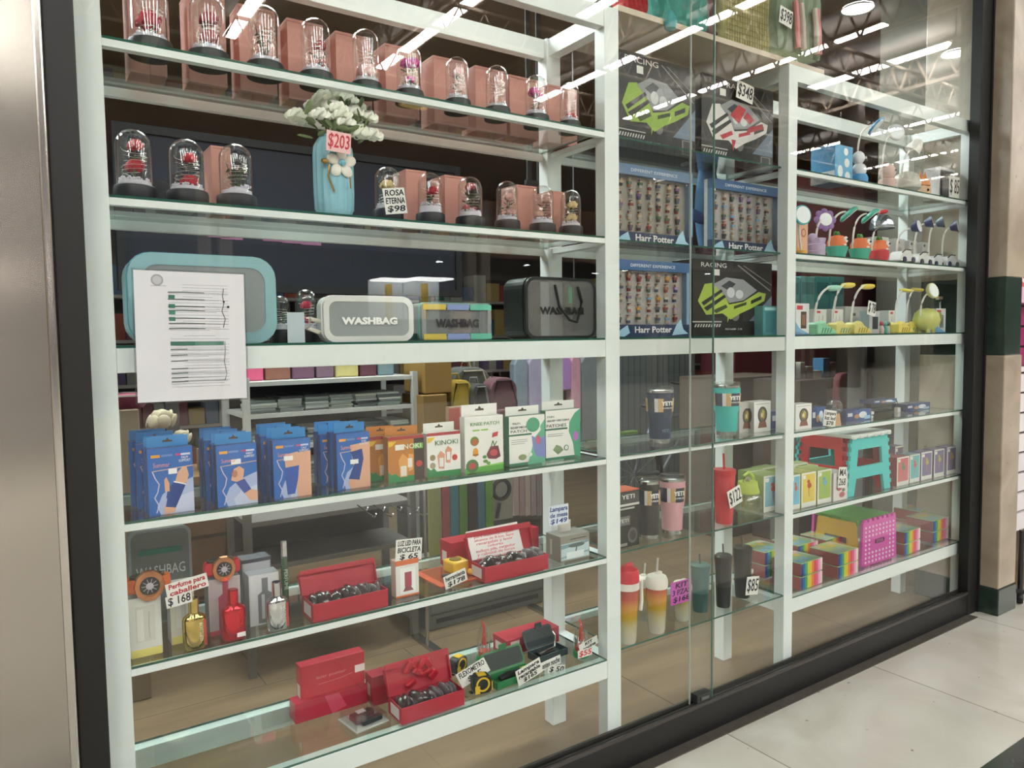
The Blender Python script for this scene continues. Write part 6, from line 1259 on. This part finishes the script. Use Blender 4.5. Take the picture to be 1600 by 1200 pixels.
# rack of flat packs seen above the blue boxes
t, xa, xb, zs = rack('goods_rack', 'white shelf rack of flat folded packs behind the blue boxes', 385, 648, [592, 640, 690, 748], 1.75, .4, '#b9bab6')
for si, (zl, top_) in enumerate(zip(zs, (.10, .095, .11, .12))):
    if si == 0:
        items = [('#d0567c', .10), ('#8a5a4c', .13), ('#6f4c62', .12), ('#745a6a', .10), ('#b9ae72', .13), ('#5a2f3c', .10), ('#6a8088', .10)]; x = xa+.02
        for k, (c, ww) in enumerate(items):
            if x+ww > xb: break
            g = G().b(0, ww-.008, -.05, .08, 0, top_).obj('packet', M(c, .6, noise=.3, scale=20), None, loc=(x, 1.90, zl+.0), bevel=.008)
            tag(g, '%s soft packet on the top level of the flat pack rack' % ['pink', 'brown', 'plum', 'grey purple', 'yellow', 'dark red', 'slate'][k], 'packet', 'packets on the rack top'); x += ww
        continue
    x = xa+.03; c_ = 0
    while x < xb-.12:
        ww = rnd.uniform(.10, .14); z = zl; c_ += 1; q_ = 0
        while z < zl+.6*top_+.02*rnd.random():
            hh = rnd.uniform(.009, .014); c = rnd.choice(['#c2ccc6', '#a9b3ae', '#8f9a98', '#6d7572', '#b8c2b8', '#54595a', '#d0d4cc', '#7c8a86', '#4a4c50'])
            o = G().b(-ww/2, ww/2, -.10, .10, 0, hh*.85).obj('flat_pack', M(c, .5), None, loc=(x+ww/2+rnd.uniform(-.004, .004), 1.88+rnd.uniform(-.015, .015), z), rot=(0, 0, rnd.uniform(-.06, .06)))
            q_ += 1; tag(o, 'flat folded pack on the %s rack shelf, %s stack from the left, %s from below' % (['', 'upper', 'middle', 'lowest'][si], ORD[min(19, c_-1)], ORD[min(19, q_-1)]), 'flat pack', 'stacked flat packs on the rack'); z += hh
        x += ww+.012
# gold cases and backpacks
bbox('suitcase', 'gold coloured hard case, upper one left of the backpacks', 664, 706, 566, 606, 1.7, .25, '#8a6c34', 'suitcase', floor=False, zb=.96)
bbox('luggage_stand', 'dark low stand under the upper gold case and the backpacks', 670, 880, 697, 760, 1.62, .4, '#2e2c2b', 'stand', floor=True)
zst = Zat(760, 697, 1.62)
bbox('suitcase', 'gold coloured hard case, lower one standing on the dark stand', 662, 699, 617, 690, 1.66, .25, '#7d5f2c', 'suitcase', zb=zst)
for o_ in [o for o in bpy.data.objects if o.name == 'suitcase']: o_.location.z = zst+Zat(680, 617, 1.66)-zst+.005
def backpack(label, u0, u1, v0, y, col, trim, group='backpacks on the dark stand'):
    a, b2 = at(u0, 640, y), at(u1, 640, y); w_ = b2.x-a.x; h = Zat((u0+u1)/2, v0, y)-zst; t = T('backpack', label, 'backpack', ((a.x+b2.x)/2, y+.1, zst), 0, group)
    G().prism(rrect(-w_/2, w_/2, 0, h, w_*.42, 8), -.08, .08).obj('bag_body', M(col, .7, noise=.15), t, bevel=.01)
    G().prism(rrect(-w_*.38, w_*.38, .02, h*.5, w_*.15), -.12, -.08).obj('front_pocket', M(col, .7, noise=.15), t, bevel=.008)
    G().tube([(-w_*.44, -.082, .02), (-w_*.46, -.082, h*.6), (-w_*.25, -.082, h*.95), (w_*.25, -.082, h*.95), (w_*.46, -.082, h*.6), (w_*.44, -.082, .02)], .006).obj('zip', M(trim, .5), t)
    G().tube([(-.03, 0, h-.004), (-.02, 0, h+.03), (.02, 0, h+.03), (.03, 0, h-.004)], .006).obj('carry_loop', M(trim, .6), t)
backpack('yellow backpack with a dark zip, second from the gold case', 708, 742, 594, 1.70, '#a88d2c', '#8a7420')
backpack('dark grey backpack with pale piping behind the yellow one', 712, 772, 574, 1.84, '#4a4c4a', '#9a9484')
backpack('maroon backpack right of the dark grey one', 770, 812, 590, 1.74, '#5c3a42', '#3a2228')
backpack('black small backpack between the yellow and maroon ones', 742, 768, 600, 1.66, '#2f302f', '#6a6a68')
# hanging clothes rail
t = T('clothes_rail', 'metal rail of hanging clothes behind the patch boxes', 'clothes rail', (at(860, 560, 2.1).x, 2.1, 0)); zr = Zat(860, 548, 2.1)
G().tube([(-.6, 0, zr), (.6, 0, zr)], .012).obj('rail', STEEL, t)
for sx in (-.58, .58): G().tube([(sx, 0, 0), (sx, 0, zr)], .012).obj('upright', STEEL, t)
for k, (u0, u1, v1, c) in enumerate([(800, 822, 660, '#7a8490'), (822, 846, 650, '#9a92a8'), (846, 866, 640, '#a87aa0'), (866, 890, 610, '#a278b0'), (888, 904, 660, '#b88a98'), (904, 936, 690, '#6d7274')]):
    a, b2 = at(u0, 600, 2.1), at(u1, 600, 2.1); w_ = b2.x-a.x; zb = Zat((u0+u1)/2, v1, 2.1); t = T('hanging_shirt', ['slate', 'lavender grey', 'mauve', 'purple', 'dusty pink', 'grey'][k]+' shirt hanging on the rail behind the patch boxes', 'shirt', ((a.x+b2.x)/2, 2.1, zr), 0, 'shirts on the rail')
    G().prism([(-w_*.2, -.02), (w_*.2, -.02), (w_*.5, -.08), (w_*.46, zb-zr), (-w_*.46, zb-zr), (-w_*.5, -.08)], -.03, .03).obj('shirt_body', M(c, .8, noise=.15), t, bevel=.01)
    G().tube([(-w_*.2, 0, -.03), (0, 0, .0), (w_*.2, 0, -.03)], .004).obj('hanger', STEEL, t)
# bicycle behind the navy tumbler
c = at(990, 655, 2.35); t = T('bicycle', 'dark bicycle leaning behind the navy tumbler', 'bicycle', (c.x, 2.35, 0), radians(4)); R_w = .30
for wx in (0, .95):
    o = G().lathe([(R_w-.02, -.02), (R_w+.02, -.015), (R_w+.02, .015), (R_w-.02, .02), (R_w-.02, -.02)], 40, 0, (wx, 0, R_w+.02), Euler((pi/2, 0, 0))).obj('wheel', M('#1c1c1c', .6), t)
    g = G()
    for k in range(14): a = k*pi/7; g.tube([(wx, .01*(-1)**k, R_w+.02), (wx+(R_w-.02)*cos(a), 0, R_w+.02+(R_w-.02)*sin(a))], .0025, 0, 4)
    g.obj('spoke', M('#9a9a98', .3, .8), o)
g = G(); A_, B_, C_, D_, E_ = (0, 0, .32), (.32, 0, .30), (.22, 0, .72), (.72, 0, .74), (.95, 0, .32)
for a, b2 in ((A_, B_), (A_, C_), (B_, C_), (C_, D_), (B_, D_), (D_, E_)): g.tube([a, b2], .017)
g.obj('bike_frame', M('#5c6066', .3, .4), t); G().tube([(.70, -.22, .98), (.70, 0, .96), (.70, .22, .98)], .012).obj('handlebar', M('#222222', .5), t); G().tube([(.72, 0, .74), (.70, 0, .96)], .013).obj('stem', M('#222222', .5), t)
G().ball((.20, 0, .84), (.12, .05, .03), 0, 12).obj('saddle', M('#1c1c1c', .5), t); G().tube([(.22, 0, .72), (.20, 0, .84)], .012).obj('seat_post', STEEL, t)
G().b(-.12, .02, -.03, .03, .55, .66).obj('green_bag', M('#5a7a3c', .7), t, bevel=.01)
bbox('shutter_panel', 'grey ribbed metal panel behind the bicycle', 962, 1086, 430, 690, 2.9, .05, '#5c6160', 'panel', floor=True, shapes=[('r', k/14, 0, k/14+.012, 1, '#474b4b') for k in range(14)])
# desk and cabinet to the right
bbox('counter_desk', 'brown grey counter desk behind the turquoise tumbler', 1132, 1236, 588, 700, 1.52, .4, '#5d5148', 'desk', floor=True, shapes=[('r', .02, .70, .98, .71, '#3a302a'), ('e', .3, .8, .012, .01, '#2a2420')])
bbox('dark_cabinet', 'dark brown drawer cabinet right of the second post', 1250, 1330, 592, 700, 1.12, .36, '#41342d', 'cabinet', floor=True, shapes=[('r', .02, .6, .98, .607, '#241d19'), ('r', .02, .8, .98, .807, '#241d19'), ('r', .50, .84, .78, .94, '#b8b4ac')])
zc = Zat(1288, 592, 1.12)
for k, (dx, c, hh, ww) in enumerate([(-.10, '#a9a69e', .11, .05), (-.02, '#8c8a84', .08, .07), (.06, '#c2beb4', .05, .1), (-.2, '#7a6a5c', .13, .05), (.16, '#3a6a8c', .13, .07), (.24, '#7a5048', .10, .05)]):
    p = at(1288, 592, 1.12); tag(G().b(-ww/2, ww/2, -.04, .04, 0, hh).obj('stationery_box', M(c, .5), None, loc=(p.x+dx, 1.25, zc), bevel=.003), '%s stationery box on the dark drawer cabinet' % ['light grey', 'mid grey', 'low cream', 'brown', 'blue', 'rust'][k], 'box', 'boxes on the dark cabinet')
t = T('red_chair', 'dark red office chair with white armrest behind the snow globe', 'chair', (at(1330, 640, 1.0).x-.05, .80, 0)); 
G().prism(rrect(-.18, .18, .62, 1.12, .06), .14, .19).obj('backrest', M('#5a1c26', .7), t, bevel=.01)
G().b(-.2, .2, -.2, .14, .50, .58).obj('seat', M('#5a1c26', .7), t, bevel=.015); G().cyl((0, 0, .06), .02, .44, 0, 12).obj('post', M('#2a2a2a', .4), t)
g = G()
for k in range(5): a = k*1.2566; g.tube([(0, 0, .09), (.22*cos(a), .22*sin(a), .03)], .014)
g.obj('star_base', M('#2a2a2a', .4), t)
for sx in (-1, 1): G().b(sx*.22-.025, sx*.22+.025, -.15, .12, .76, .79).obj('armrest', M('#b9b6ac', .5), t, bevel=.006); G().b(sx*.22-.012, sx*.22+.012, -.02, .0, .54, .76).obj('arm_post', M('#2a2a2a', .4), t)
bbox('red_cloth_stack', 'dark red cloth-covered cabinet seen between the upper right shelves', 1228, 1392, 285, 405, .70, .04, '#5e1a22', 'cabinet', zb=1.36)
bbox('red_cabinet', 'tall maroon cupboard behind the shark and the red cloth', 1150, 1300, 255, 420, 2.6, .4, '#5a2024', 'cupboard', floor=True)
for k in range(4):
    bbox('teal_box', 'teal printed carton, %s of a row behind the shoe lamps' % ['first', 'second', 'third', 'fourth'][k], 1228+k*23, 1250+k*23, 432, 500, .61, .05, '#4a8c8c', 'carton', 'teal cartons behind the shoe lamps', shapes=[('e', .5, .3, .4, .1, '#a8c8c0'), ('r', .1, .7, .9, .9, '#2f6a6e')], zb=1.36)
t = T('wall_shelf', 'grey shelf board on the pier carrying teal cartons', 'shelf', (at(1280, 510, .6).x+.02, .625, 1.335)); G().b(-.35, .55, -.06, .13, 0, .024).obj('board', M('#6c6a66', .5), t)
for sx in (-.3, .38): G().b(sx-.012, sx+.012, -.05, .05, -1.335, -.001).obj('bracket_leg', M('#6c6a66', .5), t)
# low and left: crates, column, flower, cabinet
bbox('beige_plinth', 'beige plinth with a brown band behind the leftmost blue box', 192, 222, 640, 860, 1.35, .2, '#8c7c68', 'plinth', floor=True, shapes=[('r', 0, .60, 1, .68, '#5c3a28')])
t = T('pink_bowl', 'pink bowl with white rim standing on the beige plinth', 'bowl', (at(207, 640, 1.35).x, 1.45, Zat(207, 640, 1.35))); G().lathe([(0, 0), (.05, 0), (.09, .05), (.08, .05), (0, .02)], 20).obj('bowl_body', M('#8a4058', .4), t); G().lathe([(.088, .048), (.094, .048), (.094, .055), (.088, .055)], 20).obj('rim', M('#d8d0cc', .4), t)
t, w_, h = bbox('wooden_crate', 'brown wooden crate behind the perfume shelf', 232, 372, 745, 860, 1.6, .35, '#6f5034', 'crate', floor=True, noise=.3, shapes=[('r', 0, .33, 1, .35, '#3f2c1c'), ('r', 0, .66, 1, .68, '#3f2c1c')])
zc = Zat(302, 745, 1.6)
bbox('cream_box', 'cream carton on the wooden crate', 322, 372, 706, 745, 1.62, .2, '#b09c80', 'carton', zb=zc)
t = T('cream_flower', 'cream cloth flower in a dark pot on the wooden crate', 'artificial flower', (at(262, 700, 1.75).x, 1.75, zc)); G().lathe([(0, 0), (.06, 0), (.07, .12), (0, .12)], 18).obj('pot', M('#2a2c26', .6), t); g = G(); bloom(g, (-.02, 0, .24), .07, 0, 4); bloom(g, (.05, -.03, .16), .05, 0, 5); g.obj('flower_head', M('#a89c84', .8), t); G().tube([(0, 0, .1), (-.02, 0, .22)], .006).obj('stem', M('#3c4a34', .7), t)
t, w_, h = bbox('grey_cabinet', 'grey metal cabinet with slotted drawers low behind the lower shelves', 668, 858, 875, 990, 1.30, .30, '#6f7170', 'cabinet', floor=True, shapes=[('r', .02, .60, .98, .63, '#4a4c4c'), ('r', .02, .24, .98, .27, '#4a4c4c'), ('r', .03, .30, .97, .58, '#787a79'), ('r', .03, .66, .97, .95, '#757776'), ('r', .06, .10, .90, .18, '#323434')])
# display table with rods and coloured strips
zt_ = Zat(700, 893, 1.2)
for k, (u0, u1, v1, c) in enumerate([(669, 689, 872, '#7f8040'), (690, 702, 868, '#8f2f35'), (703, 716, 864, '#28697a'), (717, 730, 846, '#567f3c'), (731, 745, 840, '#3a3238'), (746, 757, 826, '#3d6a7e'), (758, 770, 824, '#578a38')]):
    a, b2 = at(u0, 800, 1.12), at(u1, 800, 1.12); z1 = Zat(u0, 700, 1.12); z0 = Zat(u0, v1, 1.12); t = T('hanging_strip', '%s long strip hanging behind the tool set, in a row of seven' % ['olive', 'red', 'blue', 'green', 'dark purple', 'steel blue', 'bright green'][k], 'strip', ((a.x+b2.x)/2, 1.12, z0), 0, 'coloured strips hanging in a row'); w_ = b2.x-a.x
    G().b(-w_/2, w_/2, -.006, .006, 0, z1-z0).obj('strip_body', M(c, .5), t, bevel=.002); G().tube([(0, 0, z1-z0-.002), (0, .006, z1-z0+.02), (0, .03, z1-z0+.02)], .003).obj('hook', STEEL, t)
p = at(783, 790, 1.14); t = T('mirror_pack', 'grey pack with a black hand mirror hanging right of the coloured strips', 'hand mirror', (p.x, 1.14, Zat(783, 812, 1.14))); w_ = at(802, 790, 1.14).x-at(765, 790, 1.14).x; h = Zat(783, 740, 1.14)-Zat(783, 812, 1.14)
G().b(-w_/2, w_/2, 0, .01, 0, h).obj('backing_card', M('#8a8880', .6), t); G().lathe([(w_*.28, -.006), (w_*.40, -.006), (w_*.40, .004), (w_*.28, .004), (w_*.28, -.006)], 24, 0, (0, -.006, h*.66), Euler((pi/2, 0, 0))).obj('mirror_ring', M('#1e1e1e', .4), t); G().tube([(-w_*.1, -.008, h*.38), (-w_*.22, -.008, h*.06)], .008).obj('handle', M('#1e1e1e', .4), t)
for k in range(5):
    a, b2 = at(803+k*9, 790, 1.15), at(811+k*9, 790, 1.15); z0 = Zat(805+k*9, 806, 1.15); z1 = Zat(805+k*9, 742, 1.15)
    tag(G().b((a.x-b2.x)/2, (b2.x-a.x)/2, 0, .02, 0, z1-z0).obj('slim_pack', M(['#a89498', '#9c8488', '#b0a0a0', '#988890', '#8c7c80'][k], .5), None, loc=((a.x+b2.x)/2, 1.15, z0)), 'slim greyish pink pack hanging right of the hand mirror, place %s' % 'one two three four five'.split()[k], 'pack', 'slim packs beside the mirror')
t, xa, xb, zs = rack('tool_rack', 'dark slatted rack holding the strips and hooks behind the fifth shelf', 380, 640, [868, 800], 1.30, .30, '#6a6663', zt=Zat(620, 745, 1.30))
for k in range(8):
    p = at(560+k*13, 790+(k % 2)*10, 1.28); t = T('wire_hook', 'chromed wire hook on the dark rack behind the fifth shelf, %s from the left' % ORD[k], 'hook', (p.x, 1.292, p.z), 0, 'wire hooks on the dark rack'); G().tube([(0, 0, 0), (0, -.10, -.005), (0, -.115, .012)], .003).obj('wire', STEEL, t)
a, b2 = at(664, 740, 1.15), at(850, 740, 1.15); z1 = Zat(760, 700, 1.12); t = T('hanging_rail', 'steel rail stand from which the coloured strips and the mirror pack hang', 'rail', ((a.x+b2.x)/2, 1.16, 0)); w_ = b2.x-a.x
G().tube([(-w_/2, 0, z1+.02), (w_/2, 0, z1+.02)], .008).obj('rail', STEEL, t); G().tube([(-w_/2, 0, Zat(760, 745, 1.15)), (w_/2, 0, Zat(760, 745, 1.15))], .005).obj('rail', STEEL, t)
for sx in (-1, 1): G().tube([(sx*w_/2, 0, 0), (sx*w_/2, 0, z1+.02)], .008).obj('upright', STEEL, t); G().b(sx*w_/2-.02, sx*w_/2+.02, -.15, .12, 0, .015).obj('foot', STEEL, t)
# exit sign and dark screen
p = at(897, 460, 1.9)
t = T('exit_sign', 'small lit green exit sign hanging deep in the shop', 'exit sign', (p.x, 1.9, p.z)); G().b(-.035, .03, -.012, .012, -.055, .055).obj('sign_box', M('#1f9a68', .4, emit=.35), t); G().b(-.012, .018, -.0135, -.012, -.02, .03).obj('symbol', M('#f0fff6', .4, emit=.9), t); G().b(.03, .045, -.012, .012, -.055, .055).obj('lit_edge', M('#f0fff6', .4, emit=1.0), t); G().cyl((0, 0, .055), .004, 3.25-p.z-.055, 0, 6).obj('rod', M('#3a3a3a', .5), t)
a, b2 = at(190, 220, 3.3), at(712, 300, 3.3); z1 = Zat(712, 270, 3.3); z0 = Zat(450, 446, 3.3)
t = T('dark_screen', 'very wide dark blue panel with a black frame above the rear of the shop', 'panel', ((a.x+b2.x)/2, 3.35, z0)); w_ = b2.x-a.x
G().b(-w_/2, w_/2, -.02, .02, 0, z1-z0).obj('screen', M('#090b18', .85), t); G().ring([(-w_/2-.05, -.05), (w_/2+.05, -.05), (w_/2+.05, z1-z0+.05), (-w_/2-.05, z1-z0+.05)], [(-w_/2, 0), (w_/2, 0), (w_/2, z1-z0), (-w_/2, z1-z0)], -.04, .03).obj('frame', M('#0b0a0c', .85), t)
for sx in (-1, 1): G().b(sx*w_/2*.8-.04, sx*w_/2*.8+.04, .03, .08, -z0, z1-z0).obj('post', M('#2a2624', .6), t)
for k, u in enumerate((345, 365, 430, 460, 490)): p = at(u, 367+k*3, 3.28); t2 = G().b(-.07, .07, -.004, 0, -.012, .012).obj('pink_lettering', M('#7a4a68', .7), t, loc=(p.x-(a.x+b2.x)/2, -.021, p.z-z0))
# rear rows of shelving so the shop has depth
for k, (x0, x1, y) in enumerate([(-2.0, -.2, 5.6), (.4, 2.6, 6.2), (3.0, 5.2, 6.2), (5.6, 8.0, 5.6)]):
    t = T('rear_gondola', 'tall loaded shelf unit at the back of the shop, %s from the left' % 'first second third fourth'.split()[k], 'shelving', ((x0+x1)/2, y, 0)); w_ = x1-x0
    G().b(-w_/2, w_/2, .1, .15, 0, 2.1).obj('back_panel', M('#4a4540', .7), t)
    for q in range(5): G().b(-w_/2, w_/2, -.2, .1, .1+q*.42, .13+q*.42).obj('shelf', M('#a8a49c', .5), t)
    for q in range(5):
        x = -w_/2+.02
        g = G(); cols = ['#7c4a50', '#4f6a86', '#b09a62', '#8c8a88', '#5b4a72', '#3f6a58', '#a8a8a0', '#9a4a3a']
        while x < w_/2-.15: ww = rnd.uniform(.08, .2); g.b(x, x+ww-.01, -.17, .08, .131+q*.42, .131+q*.42+rnd.uniform(.15, .34), rnd.randrange(8)); x += ww
        gd = g.obj('goods', [M(c, .6) for c in cols], t); gd['kind'] = 'stuff'
t = T('hanging_straps', 'pair of black straps hanging behind the top right of the left cabinet', 'straps', (at(832, 200, .9).x, .9, Zat(832, 290, .9)))
zh = 3.25-Zat(832, 290, .9)
for dx in (-.02, .035): G().b(dx-.012, dx+.012, -.004, .004, .02, zh).obj('strap', M('#1d1714', .7), t)
G().b(-.04, .055, -.008, .008, 0, .02).obj('bar', M('#1d1714', .5), t)
